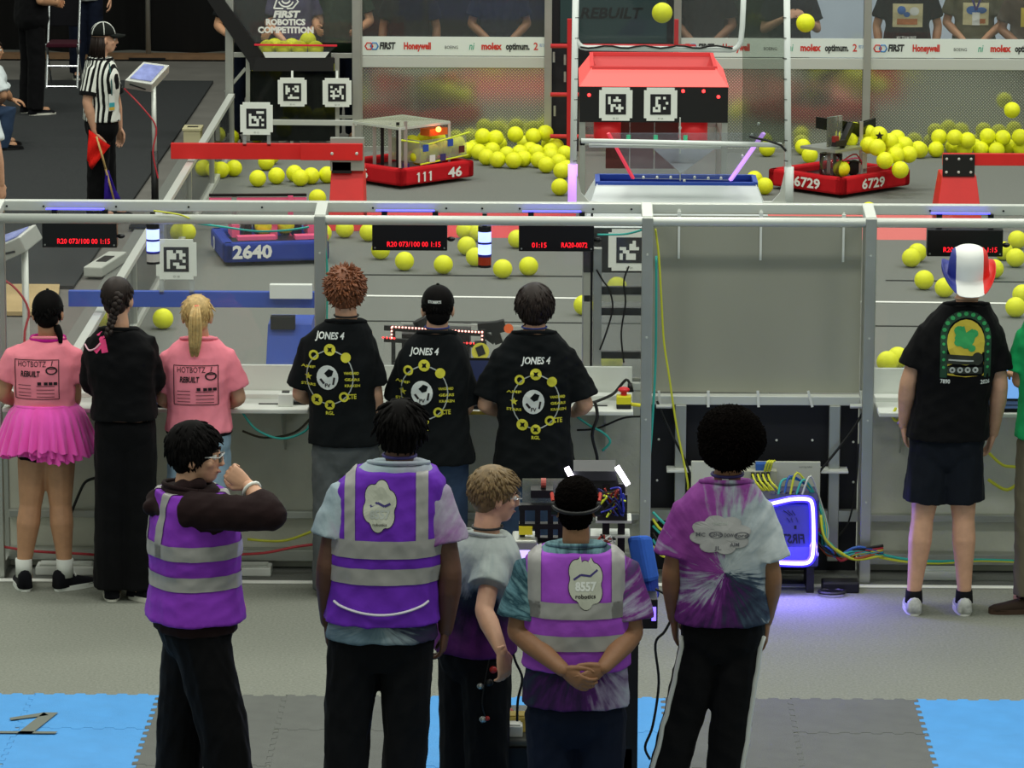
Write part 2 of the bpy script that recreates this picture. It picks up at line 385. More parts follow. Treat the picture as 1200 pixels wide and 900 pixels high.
# ------------------------------------------------------------------ signs and stack lights on the near wall
LEDR = M('led_red', '#ff1828', .5, emit=1.7, ecol='#ff1626')
LEDB = M('led_violet', '#5a55ff', .5, emit=2.6, ecol='#4a46ff')
SIGN = M('sign_black', '#050508', .3)
def sign(px0, px1, py0, py1, txts, label):
    a, b = at(px0, py0, -.12), at(px1, py1, -.12); r = root('team_sign', ((a.x + b.x) / 2, -.09, b.z), label, 'sign', 'red lettered signs under the top rail')
    MB().box(a.x, b.x, -.12, -.05, b.z, a.z).build('sign_housing', SIGN, r, bevel=.004)
    for s_, px, py, wpx in txts:
        t = MB(); c = at(px, py, -.1215); text_on(t, s_, c, (1, 0, 0), (0, 0, 1), .028, .006, wpx / pxm(0)); t.build('lettering', LEDR, r)
    MB().box(a.x + .02, b.x - .07, -.1, -.07, 1.992, 1.997).build('light_strip', LEDB, r)
    MB().box(a.x + .05, a.x + .08, -.09, -.06, a.z, 1.99).build('hanger', BLKM, r); MB().box(b.x - .08, b.x - .05, -.09, -.06, a.z, 1.99).build('hanger', BLKM, r)
    MB().ell((b.x + .02, -.09, b.z + .06), (.022, .02, .014), n=8).build('plug', BLKM, r)
    for xx in (a.x + .015, b.x - .015): MB().tube([(xx, -.124, b.z + .015), (xx, -.119, b.z + .015)], .005, 6).build('screw', ALU, r)
sign(49, 137, 260, 290.5, [('R20 073/100 00 1:15', 98, 283, 61)], 'black sign with red lettering above the braided operator')
sign(436, 524, 262, 294, [('R20 073/100 00 1:15', 485, 286.5, 62)], 'black sign with red lettering left of the middle stack light')
sign(608, 696, 263, 295, [('01:15', 632, 287.5, 17), ('RA20-0072', 673, 287.5, 30)], 'black timer sign with red lettering right of the middle stack light')
sign(1087, 1175, 269, 301, [('R20 073/100 00 1:15', 1137, 293, 62)], 'black sign with red lettering above the tricolour hat')
def stack(px, py0, py1, cap, label):
    a, b = at(px, py0, -.14), at(px, py1, -.14); h = a.z - b.z; r = root('stack_light', (a.x, -.14, b.z), label, 'light', 'stack lights hanging from the top rail')
    R_ = .036; L_ = M('stack_blue', '#8fa0ff', .3, emit=2.6, ecol='#8c9cff')
    z = a.z
    for nm, hh, mt, k in (('top_cap', .13, BLK, 1), ('lens', .25, L_, .98), ('ring', .05, M('ring_blue', '#2a2a90', .4), 1.02), ('lens', .25, L_, .98), ('ring', .06, M('ring_blue', '#2a2a90', .4), 1.02), ('base', .2, cap, 1), ('bottom_cap', .06, BLK, 1)):
        MB().tube([(a.x, -.14, z), (a.x, -.14, z - hh * h)], R_ * k, 14).build(nm, mt, r, smooth=False); z -= hh * h
    MB().box(a.x - .012, a.x + .012, -.16, -.12, a.z, 1.99).build('mount', BLKM, r)
stack(179, 262, 309, M('lens_clear', '#c9c9c4', .3), 'lit blue stack light with pale base above the blonde operator')
stack(568, 265, 313, M('lens_amber', '#a83412', .3), 'lit blue stack light with orange base between two signs')

# ------------------------------------------------------------------ far driver station wall
PFX = [-3.05, -1.8755, -.1226, 1.071, 2.824, 4.577]
wf = root('wall_far', (0, YF, 0), 'far driver station wall of reflective diamond plate and clear panels', 'wall', kind='structure')
zr0, zr1 = at(520, 79, YF).z, at(520, 66, YF).z; zs0, zs1 = at(520, 65, YF).z, at(520, 43, YF).z
STRIP = M('sponsor_white', '#e3ebe4', .5)
for i in (1, 3, 4):
    xa, xb = PFX[i], PFX[i + 1]
    MB().box(xa + .02, xb - .02, YF, YF + .02, 0.02, zr0).build('diamond_plate', PLATE, wf)
    MB().box(xa, xb, YF - .02, YF + .03, zr0, zr1).build('plate_rail', ALUL, wf, bevel=.004)
    MB().box(xa + .02, xb - .02, YF - .02, YF + .0, zs0, zs1).build('sponsor_strip', STRIP, wf)
    MB().box(xa + .02, xb - .02, YF - .004, YF + .004, zs1, 2.2).build('clear_panel', CLEAR, wf)
    MB().box(xa, xb, YF - .02, YF + .03, 0, .04).build('base_rail', ALU, wf)
    c = (zs0 + zs1) / 2; s_ = (xb - xa)
    T = {k: MB() for k in ('k', 'r', 't', 'b')}
    def wr(key, txt, u, h, wd, bold=.01, sh=0, dz=0): text_on(T[key], txt, (xa + s_ * u, YF - .021, c + dz), (1, 0, 0), (0, 0, 1), h, bold, wd, sh)
    wr('k', 'FIRST', .15, .062, .15, .05, .15); wr('r', 'Honeywell', .31, .062, .25, .05); wr('k', 'BOEING', .49, .03, .12, 0, 0, -.01); wr('t', 'ni', .595, .07, .05, .01, .2)
    wr('r', 'molex', .70, .062, .19, .05); wr('k', 'optimum.', .84, .062, .22, .045); wr('r', '2', .935, .07, .04, .02); wr('b', 'FIRST CHAMP', .975, .03, .07, .0, 0, .012)
    for key, dx in (('r', -.035), ('b', .015)):
        # interlocked mark before FIRST
        cx_ = xa + s_ * .075 + dx
        pts = [(cx_ + .035 * math.cos(t * math.pi / 3 * (1 if key == 'b' else 1)), YF - .0225, c + .035 * math.sin(t * math.pi / 3)) for t in range(7)]
        T[key].tube(pts, .007, 4)
    for key, mt in (('k', M('ink_black', '#2a2c2c', .7)), ('r', M('ink_red', '#cf3b30', .7)), ('t', M('ink_teal', '#36a585', .7)), ('b', M('ink_blue', '#3a7fc0', .7))):
        T[key].build('sponsor_print', mt, wf)
for x in PFX[1:]:
    MB().box(x - .035, x + .035, YF - .05, YF + .05, 0, 2.3).build('post', ALU, wf, bevel=.004)
# far tower bay: dark backing
MB().box(PFX[2] + .035, PFX[3] - .035, YF + .02, YF + .05, 0, 2.3).build('dark_back_panel', M('dark_panel', '#0c0d18', .6), wf)
MB().box(PFX[2] + .11, PFX[3] - .1, YF - .02, YF + .02, at(690, 50, YF).z, 2.3).build('teal_banner', M('banner_teal', '#1f3a3c', .7), wf)
t = MB(); text_on(t, 'REBUILT', at(715, 16, YF - .022), (1, 0, 0), (0, 0, 1), .10, .03, .58, .2); t.build('banner_print', M('banner_ink', '#070a0b', .8), wf)
REDP = M('red_paint', '#c8242a', .4)
tw = root('climbing_tower', (.47, YF - .5, 0), 'red and black climbing tower against the far wall behind the red hub', 'tower')
for px in (667, 792):
    x = at(px, 90, YF - .3).x
    MB().box(x - .02, x + .02, YF - .32, YF - .27, 0, at(667, 22, YF - .3).z).build('upright', REDP, tw, bevel=.003)
xa, xb = at(645, 90, YF - .3).x, at(815, 90, YF - .3).x
for py in (54, 111, 160):
    z = at(700, py, YF - .3).z; MB().tube([(xa, YF - .3, z), (xb, YF - .3, z)], .02, 10).build('rung', M('rung_red', '#d8383c', .4), tw, smooth=True)
for i, (px, py) in enumerate(((649, 67), (662, 70), (662, 90), (650, 130))): MB().bar(at(px, py - 6, YF - .12), at(px, py + 6, YF - .12), .02).build('latch', ALU, tw)

# ------------------------------------------------------------------ side guard rails (clear, aluminium capped)
for nm, x, sgn, lab in (('wall_left', XL, -1, 'low clear guard rail with aluminium cap along the left of the field'), ('wall_right', XR, 1, 'low clear guard rail with aluminium cap along the right of the field')):
    r = root(nm, (x, 8, 0), lab, 'guard rail', kind='structure')
    MB().box(x - .03, x + .03, .1, YF - .1, .50, .54).build('cap_rail', ALUL, r, bevel=.004)
    MB().box(x - .03, x + .03, .1, YF - .1, .0, .05).build('base_rail', ALUL, r, bevel=.004)
    MB().box(x - .004, x + .004, .1, YF - .1, .05, .50).build('clear_panel', glass('guard_clear', alpha=.14), r)
    for y in np.arange(.3, YF, 2.3):
        if abs(y - 4.9) < .2: continue
        MB().box(x - .025, x + .025, y - .025, y + .025, .0, .52).build('post', ALU, r)
# ------------------------------------------------------------------ balls
BALL = MB(); bmx = bmesh.new(); bmesh.ops.create_icosphere(bmx, subdivisions=3, radius=.075)
BALLM = bpy.data.meshes.new('foam_ball'); bmx.to_mesh(BALLM); bmx.free(); BALLM.materials.append(YEL); BALLM.polygons.foreach_set('use_smooth', [True] * len(BALLM.polygons))
def ball(p, label, group=None):
    o = bpy.data.objects.new('foam_ball', BALLM); COL.objects.link(o); o.location = p; o.rotation_euler = (random.random() * 6, random.random() * 6, 0)
    return tag(o, label, 'ball', group)
def ORD(i, n): return 'leftmost' if i == 0 else 'rightmost' if i == n - 1 else ['second', 'third', 'fourth', 'fifth', 'sixth', 'seventh', 'eighth'][i - 1] + ' from left'
def balls_floor(pts, label, group=None, z=.075):
    pts = sorted(pts); few = 1 < len(pts) <= 8
    for i, (px, py) in enumerate(pts): ball(gnd(px, py, z), label + (', ' + ORD(i, len(pts)) if few else ''), group)

# ------------------------------------------------------------------ fiducial panels
TAGP = {}
def april(c, size, seed, parent, name='tag_panel', back=.0, pat=None):
    """white panel with clipped corners, black square with a white cell pattern, facing -Y"""
    c = V(c); h = size / 2; k = h * .84
    out = [(-h, -k), (-k, -k), (-k, -h), (k, -h), (k, -k), (h, -k), (h, k), (k, k), (k, h), (-k, h), (-k, k), (-h, k)]
    mb = MB(); n = len(out)
    mb.add([(c.x + u, c.y, c.z + v) for u, v in out] + [(c.x + u, c.y + .012, c.z + v) for u, v in out], [tuple(range(n))] + [(i, i + n, (i + 1) % n + n, (i + 1) % n) for i in range(n)])
    pn = mb.build(name, M('tag_white', '#e9eee6', .5), parent)
    q = .165 * size / .267 / 2
    b = MB().box(c.x - q, c.x + q, c.y - .003, c.y, c.z - q, c.z + q).build('black_square', M('tag_black', '#0d0d14', .6), pn)
    rr = random.Random(seed); cell = 2 * q / 8; w_ = MB()
    for j in range(6):
        for i in range(6):
            on = (pat[j][i] == '1') if pat else rr.random() < .45
            if on:
                x = c.x - q + (i + 1) * cell; z = c.z + q - (j + 1) * cell
                w_.box(x, x + cell, c.y - .005, c.y - .003, z - cell, z)
    o = w_.build('white_cells', M('tag_white', '#e9eee6', .5), pn); o['kind'] = 'stuff'
    t = MB(); text_on(t, 'ID %d' % seed, c + V((0, -.001, -h * .86)), (1, 0, 0), (0, 0, 1), .014, 0); t.build('small_print', M('ink_grey', '#7d817c', .7), pn)
    return pn
PATS = {1: ['011101', '110011', '101101', '010110', '110101', '011011'], 2: ['110010', '100101', '011100', '110110', '001011', '101100']}

# ------------------------------------------------------------------ hubs
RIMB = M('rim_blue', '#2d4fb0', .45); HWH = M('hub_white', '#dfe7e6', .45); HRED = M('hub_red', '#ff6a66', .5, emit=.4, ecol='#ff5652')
HUBX, HW = .7447, .597
def hub(y, colour, label):
    r = root('scoring_hub', (HUBX, y + HW, 0), label, 'scoring hub'); x0_, x1_, y0_, y1_ = HUBX - HW, HUBX + HW, y, y + 2 * HW
    red = colour == 'red'
    skin = HRED if red else HWH
    # frame posts and rails
    for x in (x0_ + .025, x1_ - .025):
        for yy in (y0_ + .025, y1_ - .025): MB().box(x - .025, x + .025, yy - .025, yy + .025, 0, .98).build('corner_post', ALU, r, bevel=.003)
    for zz in (.04, .80):
        for yy in (y0_ + .025, y1_ - .025): MB().box(x0_, x1_, yy - .02, yy + .02, zz - .02, zz + .02).build('rail', ALU, r)
    for x in (x0_ + .025, x1_ - .025): MB().box(x - .02, x + .02, y0_, y1_, .78, .82).build('rail', ALU, r)
    MB().box(x0_ + .05, x1_ - .05, y1_ - .06, y1_ - .04, .05, .95).build('back_panel', glass('hub_clear', alpha=.3), r)
    # black tag band
    for nm, bx in (('front', (x0_, x1_, y0_ - .01, y0_ + .012)), ('rear', (x0_, x1_, y1_ - .012, y1_ + .01)), ('left', (x0_, x0_ + .012, y0_, y1_)), ('right', (x1_ - .012, x1_, y0_, y1_))):
        MB().box(*bx, .97, 1.255).build('tag_band', BLK, r)
    for k, sd in ((-.305, 25 if red else 20), (.055 if red else .055, 26 if red else 21)):
        if red: april((HUBX + k + .0, y0_ - .025, 1.118), .267, sd, r, pat=None)
        else: april((HUBX + k, y0_ - .025, 1.118), .267, sd, r)
    # sloped lip on all four sides up to the opening
    zt = at(770, 80, y0_ + .1).z if red else at(797, 216, y0_ + .28).z; ins = .10 if red else .09; f_, k_ = (.10, 1.08) if red else (.28, .62)
    o_ = [(x0_ - .0, y0_), (x1_, y0_), (x1_, y1_), (x0_, y1_)]; i_ = [(x0_ + ins, y0_ + f_), (x1_ - ins, y0_ + f_), (x1_ - ins, y0_ + k_), (x0_ + ins, y0_ + k_)]
    for k in range(4):
        a, b = o_[k], o_[(k + 1) % 4]; c, d = i_[(k + 1) % 4], i_[k]
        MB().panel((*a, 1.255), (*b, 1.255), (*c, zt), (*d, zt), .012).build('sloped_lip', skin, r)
    for k in range(4):
        a, b = i_[k], i_[(k + 1) % 4]
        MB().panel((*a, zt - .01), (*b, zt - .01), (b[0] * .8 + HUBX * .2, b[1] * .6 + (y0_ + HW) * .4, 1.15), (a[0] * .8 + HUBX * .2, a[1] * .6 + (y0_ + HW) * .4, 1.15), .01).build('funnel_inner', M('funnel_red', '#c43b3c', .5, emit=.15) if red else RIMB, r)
        MB().bar((*a, zt), (*b, zt), .03, .03).build('rim', M('rim_red', '#e8484a', .5) if red else RIMB, r)
    if red:
        for px in (662, 0): pass
        for (u, v) in ((.22, .985), (-.1, .985)): pass
        m_ = MB()
        for u, zz in ((.235, 1.225), (.40, 1.225), (.52, 1.18), (-.52, 1.19)):
            MB().ell((HUBX + u, y0_ - .014, zz), (.014, .008, .014), n=8).build('indicator', M('ind_red', '#ff2a2a', .4, emit=6), r)
        for u in (-.37, .33):   # red lit drums under the band
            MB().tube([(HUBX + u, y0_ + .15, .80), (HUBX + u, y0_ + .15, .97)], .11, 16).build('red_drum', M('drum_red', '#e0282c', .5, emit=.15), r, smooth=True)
        for u in (-.2, .02, .26): MB().tube([(HUBX + u, y0_ + .05, .78), (HUBX + u, y0_ + .05, .86)], .018, 10).build('green_lamp', M('lamp_green', '#27b07a', .4, emit=.5), r)
        for u in (-.2, 0, .2): MB().box(HUBX + u - .18, HUBX + u + .01, y0_ + .3, y0_ + .32, .55, .95).build('inner_flap', M('flap_brown', '#6d3632', .5), r)
    return r
hubB = hub(4.03, 'blue', 'near scoring hub with white sloped lip and blue rim')
hubR = hub(11.32, 'red', 'far scoring hub glowing red with two fiducial panels on a black band')
# near hub superstructure: tall white poles, gussets, clear funnel, cross pipes
ys = 4.35
PW = M('pole_white', '#e8efec', .35)
VIOLET = M('violet_glow', '#d9a8ff', .4, emit=1.0, ecol='#c890ff')
for px, py_, sgn in ((671, 240, 1), (924, 243, -1)):
    b = at(px, py_, 4.0); tp = at(px + (4 if sgn > 0 else -2), -25, 4.0)
    MB().tube([(b.x, 4.0, b.z), (tp.x, 4.0, tp.z)], .021, 10).build('net_pole', PW, hubB, smooth=True)
    MB().tube([(b.x, 4.0, b.z - .0), (b.x, 4.0, b.z + .26)], .03, 8).build('pole_sleeve', VIOLET if sgn > 0 else PW, hubB, smooth=True)
    q = [at(px + sgn * 4, 200, 4.0), at(px + sgn * 4, 241, 4.0), at(px + sgn * 24, 241, 4.0), at(px + sgn * 10, 226, 4.0)]
    MB().panel(*q, .03).build('gusset', ALUL, hubB)
    MB().bar(at(px, 239, 4.0), at(px + sgn * 30, 239, 4.0), .05, .03).build('foot_bracket', ALUL, hubB)
    m_ = MB()
    for yy in range(20, 200, 24): m_.tube([at(px + sgn * .5 + 3.5 * sgn * (1 - yy / 240), yy, 4.0), at(px + sgn * .5 + 3.5 * sgn * (1 - yy / 240), yy + .8, 4.0)], .0215, 8)
    m_.build('cable_ties', BLK, hubB); bpy.data.objects[m_ and hubB.children[-1].name]['kind'] = 'stuff'
# upper hoop with rounded corners
pts = [at(674, -20, 4.0), at(674, 38, 4.0)] + [at(674 + 12 * (1 - math.cos(t)), 40 + 16 * math.sin(t), 4.0) for t in (.4, .8, 1.2, 1.57)] + [at(855, 58.5, 4.0)] + [at(857 + 12 * math.sin(t), 42.5 + 16 * math.cos(t), 4.0) for t in (.3, .8, 1.2)] + [at(870, 30, 4.0), at(872, -20, 4.0)]
MB().tube(pts, .018, 10).build('hoop', PW, hubB, smooth=True)
MB().tube([at(681, 165, 4.02), at(916, 170, 4.02)], .016, 10).build('cross_pipe', PW, hubB, smooth=True)
MB().tube([at(690, 170.5, 4.05), at(845, 172.5, 4.05)], .012, 10).build('cross_pipe', PW, hubB, smooth=True)
MB().panel(at(676, -10, 4.01), at(676, 56, 4.01), at(870, 58, 4.01), at(873, -10, 4.01), .008).build('clear_upper_panel', glass('clear_upper', alpha=.10, body='#3d4448'), hubB)
MB().panel(at(870, -10, 4.05), at(870, 165, 4.05), at(922, 168, 4.05), at(922, -10, 4.05), .008).build('clear_side_panel', glass('clear_side', '#dfe4e0', alpha=.06, body='#7d8480'), hubB)
cab = [at(680 + 2.35 * i, 55 + 1.5 * math.sin(i * .35), 3.975) for i in range(0, 80, 4)]
MB().tube(cab, .006, 6).build('cable', BC, hubB)
MB().tube([at(878, 160, 3.98), at(900, 165, 3.98), at(915, 170, 3.98), at(921, 177, 3.98)], .008, 6).build('cable', BC, hubB)
# clear funnel above the blue rim
PINK = M('edge_red', '#e04a5a', .4, emit=.6, ecol='#e03848')
fy0, fy1 = 4.33, 4.9
A, B, C, D = at(742, 209, fy0), at(856, 211, fy0), at(895, 156, fy0 - .15), at(713, 156, fy0 - .15)
MB().panel(A, B, C, D, .006).build('clear_funnel', glass('funnel_clear', alpha=.12, body='#aebfd6'), hubB)
MB().bar(A, D, .02, .014).build('funnel_edge', PINK, hubB); MB().bar(B, C, .028, .018).build('funnel_edge', VIOLET, hubB)
MB().bar(at(797, 212, fy0 - .01), at(797, 138, fy0 - .1), .008).build('funnel_rib', ALUL, hubB)
A2, B2 = at(797, 214, fy0 + .02), at(797, 140, fy0 + .3)
MB().panel(at(765, 174, 4.28), at(838, 174, 4.28), at(806, 198, 4.28), at(798, 203, 4.28), .006).build('baffle', glass('baffle_clear', alpha=.4, body='#cfd8e6'), hubB)
mb = MB()
for px, py in ((754, 208), (770, 208), (786, 208), (802, 212), (814, 208), (830, 209), (845, 209), (797, 150), (797, 165), (797, 178), (797, 188), (797, 200), (889, 145), (881, 158), (870, 183)): mb.ell(at(px, py, fy0 - .02), (.010, .01, .012), n=8)
mb.build('fastener', ALUL, hubB)['kind'] = 'stuff'
t = MB().panel(at(792, 239, 4.0), at(800, 239, 4.0), at(800, 242, 4.0), at(792, 242, 4.0), .004).build('blue_label', RIMB, hubB)

# ------------------------------------------------------------------ trench, bumps (far red, near blue)
RED = M('field_red', '#d9201e', .45, var=.04, vscale=8); BLUE = M('field_blue', '#2c50b4', .45, var=.05, vscale=8)
def trench(yp, beam, base, plate, colmat, tagpx, label, tagseed, gus=None, end=None):
    """beam: px box; base: px polygon of the pillar front; the beam hangs from the side border to the pillar"""
    x0_, y0_, x1_, y1_ = beam
    a, b = at(x0_, y0_, yp), at(x1_, y1_, yp); r = root('trench_gate', ((a.x + b.x) / 2, yp, 0), label, 'trench gate')
    MB().box(a.x, b.x, yp, yp + .05, b.z, a.z).build('beam', colmat, r, bevel=.003)
    q = [at(px, py, yp - .02) for px, py in base]
    zb = 0
    w0, w1 = q[0].x, q[1].x; f0, f1 = q[3].x, q[2].x
    ztop = q[0].z
    mb = MB(); dz = .5
    mb.add([(w0, yp - .02, ztop), (w1, yp - .02, ztop), (f1 + (f1 - w1) * .3, yp - .18, 0), (f0 + (f0 - w0) * .3, yp - .18, 0), (w0, yp + .35, ztop), (w1, yp + .35, ztop), (f1, yp + .5, 0), (f0, yp + .5, 0)],
           [(0, 3, 2, 1), (4, 5, 6, 7), (0, 1, 5, 4), (3, 7, 6, 2), (0, 4, 7, 3), (1, 2, 6, 5)])
    mb.build('pillar', colmat, r, bevel=.004)
    if plate:
        p0_, p1_ = at(plate[0], plate[1], yp - .03), at(plate[2], plate[3], yp - .03)
        MB().box(p0_.x, p1_.x, yp - .035, yp - .02, p1_.z, p0_.z).build('mount_plate', plate[4], r, bevel=.003)
        for i in range(2):
            for j in range(3):
                MB().ell((p0_.x + (p1_.x - p0_.x) * (.12 + .38 * j), yp - .037, p1_.z + (p0_.z - p1_.z) * (.2 + .6 * i)), (.012, .006, .012), n=8).build('bolt', ALUL, r)
    if gus:
        for (g0, g1, g2, g3, mt) in gus:
            p0_, p1_ = at(g0, g1, yp - .05), at(g2, g3, yp - .05); MB().box(p0_.x, p1_.x, yp - .07, yp - .01, p1_.z, p0_.z).build('hinge_block', mt, r, bevel=.004)
    if end:
        p0_, p1_ = at(end[0], end[1], yp - .09), at(end[2], end[3], yp - .09); MB().box(p0_.x, p1_.x, yp - .10, yp - .07, p1_.z, p0_.z).build('beam_sleeve', colmat, r, bevel=.004)
        for px in (389, 418): MB().ell(at(px, 180, yp - .101), (.014, .007, .014), n=8).build('bolt', ALUL, r)
    if tagpx:
        c = at(tagpx[0], tagpx[1], yp - .01); s_ = .267
        april(c, s_, tagseed, r)
        for dx in (-.1, .1): MB().box(c.x + dx - .015, c.x + dx + .015, yp, yp + .02, a.z - .02, c.z - .1).build('tag_leg', glass('leg_clear', alpha=.35), r)
    return r
GREYM = M('grey_metal', '#a9aca4', .4, .5)
TY = 11.95
trench(TY, (200, 168, 425, 187.5), [(388, 200), (426, 200), (427, 240), (386, 240)], None, RED, (300.5, 139), 'red trench gate with long beam at the far left of the field', 12,
       [(387, 161, 427, 200, GREYM), (389, 189, 412, 203, BLK)], (352, 168, 425, 188))
for (px, py, sd) in ((342.5, 108, 13), (395, 108.5, 14)):
    pass
trench(TY + .1, (1105, 180, 1230, 194.5), [(1104, 206), (1144, 207), (1149, 246), (1096, 246)], (1105, 181, 1142, 207, BLK), RED, None, 'red trench gate with black mounting plate at the far right of the field', 0)
trench(4.9, (80, 341, 372, 361), [(314, 380), (365, 380), (365, 421), (312, 421)], None, BLUE, (206.5, 304), 'blue trench gate with long beam at the near left of the field', 28,
       [(316, 333, 366, 350, WHT), (317, 370, 346, 386, BLK)])
def bump(y, xa, xb, mat, label):
    r = root('ramp_bump', ((xa + xb) / 2, y + .56, 0), label, 'ramp')
    mb = MB(); prof = [(y, 0), (y + .44, .165), (y + .68, .165), (y + 1.12, 0)]
    mb.add([(xa, p, q) for p, q in prof] + [(xb, p, q) for p, q in prof], [(0, 1, 2, 3), (7, 6, 5, 4), (0, 4, 5, 1), (1, 5, 6, 2), (2, 6, 7, 3), (3, 7, 4, 0)])
    mb.build('ramp_body', mat, r, bevel=.004)
    MB().box(xa, xb, y + .5, y + .53, .165, .170).build('tread_strip', mat, r)
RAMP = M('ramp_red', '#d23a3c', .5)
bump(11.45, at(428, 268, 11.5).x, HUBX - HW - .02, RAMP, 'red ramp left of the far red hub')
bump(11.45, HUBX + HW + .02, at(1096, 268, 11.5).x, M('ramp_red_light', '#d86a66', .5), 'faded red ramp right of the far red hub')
bump(4.1, at(366, 400, 4.1).x, HUBX - HW - .02, BLUE, 'blue ramp left of the near hub')

# ------------------------------------------------------------------ far outpost: frame, logo panel, ball chute
op = root('ball_outpost', (at(342, 100, YF).x, YF, 0), 'outpost chute holding balls under a lettered clear panel', 'outpost')
yo = YF - .02
def obar(name, a, b, w, mat=ALU, y=None, h=None):
    y = yo if y is None else y
    return MB().bar(at(*a, y), at(*b, y), w, h).build(name, mat, op, bevel=.003)
obar('post', (269, -20), (269, 160), .075); obar('post', (291, 66), (291, 165), .045); obar('top_rail', (266, 64), (296, 64), .045)
obar('post', (395, 66), (395, 160), .045); obar('top_rail', (388, 65), (420, 65), .045)
obar('brace', (264, 108), (288, 80), .03)
MB().panel(at(238, -8, yo - .05), at(256, -10, yo - .05), at(309, 64, yo - .05), at(294, 76, yo - .05), .05).build('chute_arm', BLK, op)
MB().panel(at(292, 68, yo - .06), at(309, 66, yo - .06), at(309, 82, yo - .06), at(293, 82, yo - .06), .04).build('chute_side', BLK, op)
MB().panel(at(300, 67, yo - .06), at(391, 67, yo - .06), at(391, 83, yo - .06), at(296, 83, yo - .06), .05).build('chute_front', M('chute_black', '#131315', .5), op)
MB().panel(at(308, 61, yo - .08), at(386, 61, yo - .08), at(381, 67.5, yo - .08), at(311, 67.5, yo - .08), .02).build('white_lip', WHT, op)
obar('red_edge', (298, 52.5), (395, 53.5), .018, M('red_line', '#e02038', .5), yo - .09)
MB().panel(at(298, 53, yo - .06), at(395, 53, yo - .06), at(386, 62, yo - .06), at(308, 62, yo - .06), .006).build('clear_hopper', CLEAR, op)
MB().box(at(296, 60, yo).x, at(392, 60, yo).x, yo - .04, yo + .55, at(340, 69, yo).z - .03, at(340, 69, yo).z).build('chute_floor', BLK, op)
MB().panel(at(272, -20, yo), at(416, -20, yo), at(416, 50, yo), at(272, 50, yo), .006).build('clear_panel', glass('logo_clear', alpha=.05), op)
t = MB()
def lt(s_, px, py, hpx, wpx, b=.055, sh=0): text_on(t, s_, at(px, py, yo - .006), (1, 0, 0), (0, 0, 1), hpx / 126, b, wpx / 126, sh)
lt('FIRST', 335, 17, 7.5, 32, .06, .2); lt('ROBOTICS', 334.5, 26.2, 6.8, 46); lt('COMPETITION', 335, 35.5, 7, 65)
t.build('lettering', M('letter_white', '#eef0ea', .5), op)
# triangle / circle / square emblem outline above the lettering
e = MB()
def pl_(pts, r=.008): e.tube([at(px, py, yo - .008) for px, py in pts], r, 5)
pl_([(321, 10), (325, -2)]); pl_([(321, 10), (332, 10)]); pl_([(343, 10), (349.5, 2), (345, -4)]); pl_([(343, 10), (336, 10)])
pl_([(335 + 9 * math.cos(k * .35), -1 + 9 * math.sin(k * .35)) for k in range(1, 9)]); pl_([(335 + 5 * math.cos(k * .35), -1 + 5 * math.sin(k * .35)) for k in range(1, 9)])
e.build('emblem', M('letter_white', '#eef0ea', .5), op)
ob = MB().panel(at(293, 83, yo - .02), at(393, 83, yo - .02), at(393, 165, yo - .02), at(293, 165, yo - .02), .006).build('clear_lower_panel', glass('lower_clear', '#5a605c', alpha=.1, body='#4c5450'), op)
obar('lower_rail', (296, 136), (418, 137), .03); obar('lower_rail', (318, 143), (418, 144), .05, ALUL, yo - .03)
obar('lower_post', (342, 145), (342, 168), .03)
# tags hanging on the outpost
for (px, py, sd) in ((342.5, 108, 13), (395, 108.5, 14)):
    rr_ = op; c = at(px, py, yo - .12); april(c, .267, sd, op)
    MB().bar(at(px, 92, yo - .1), at(px, 83, yo - .08), .02).build('tag_hanger', ALUL, op)
mb = MB().box(at(418, 100, yo).x - .04, at(418, 100, yo).x + .04, yo - .04, yo + .04, 0, 2.3).build('post', ALU, op, bevel=.004)
for i, (px, py, dy) in enumerate(((313, 56, .12), (332, 57, .12), (351, 57, .12), (370, 57, .12), (361, 47, .28), (322, 54, .29), (342, 54, .29))): ball(at(px, py, yo + dy), 'yellow foam ball lying in the far outpost chute, ' + (ORD(i, 4) + ' of the front row' if i < 4 else ('topmost', 'left of the rear row', 'middle of the rear row')[i - 4]), 'balls in the far outpost chute')
for i, px in enumerate((304, 324, 344, 364, 384)): ball(at(px, 80, yo + .2), 'yellow foam ball peeking below the black outpost chute front, ' + ORD(i, 5), 'balls under the outpost chute front')

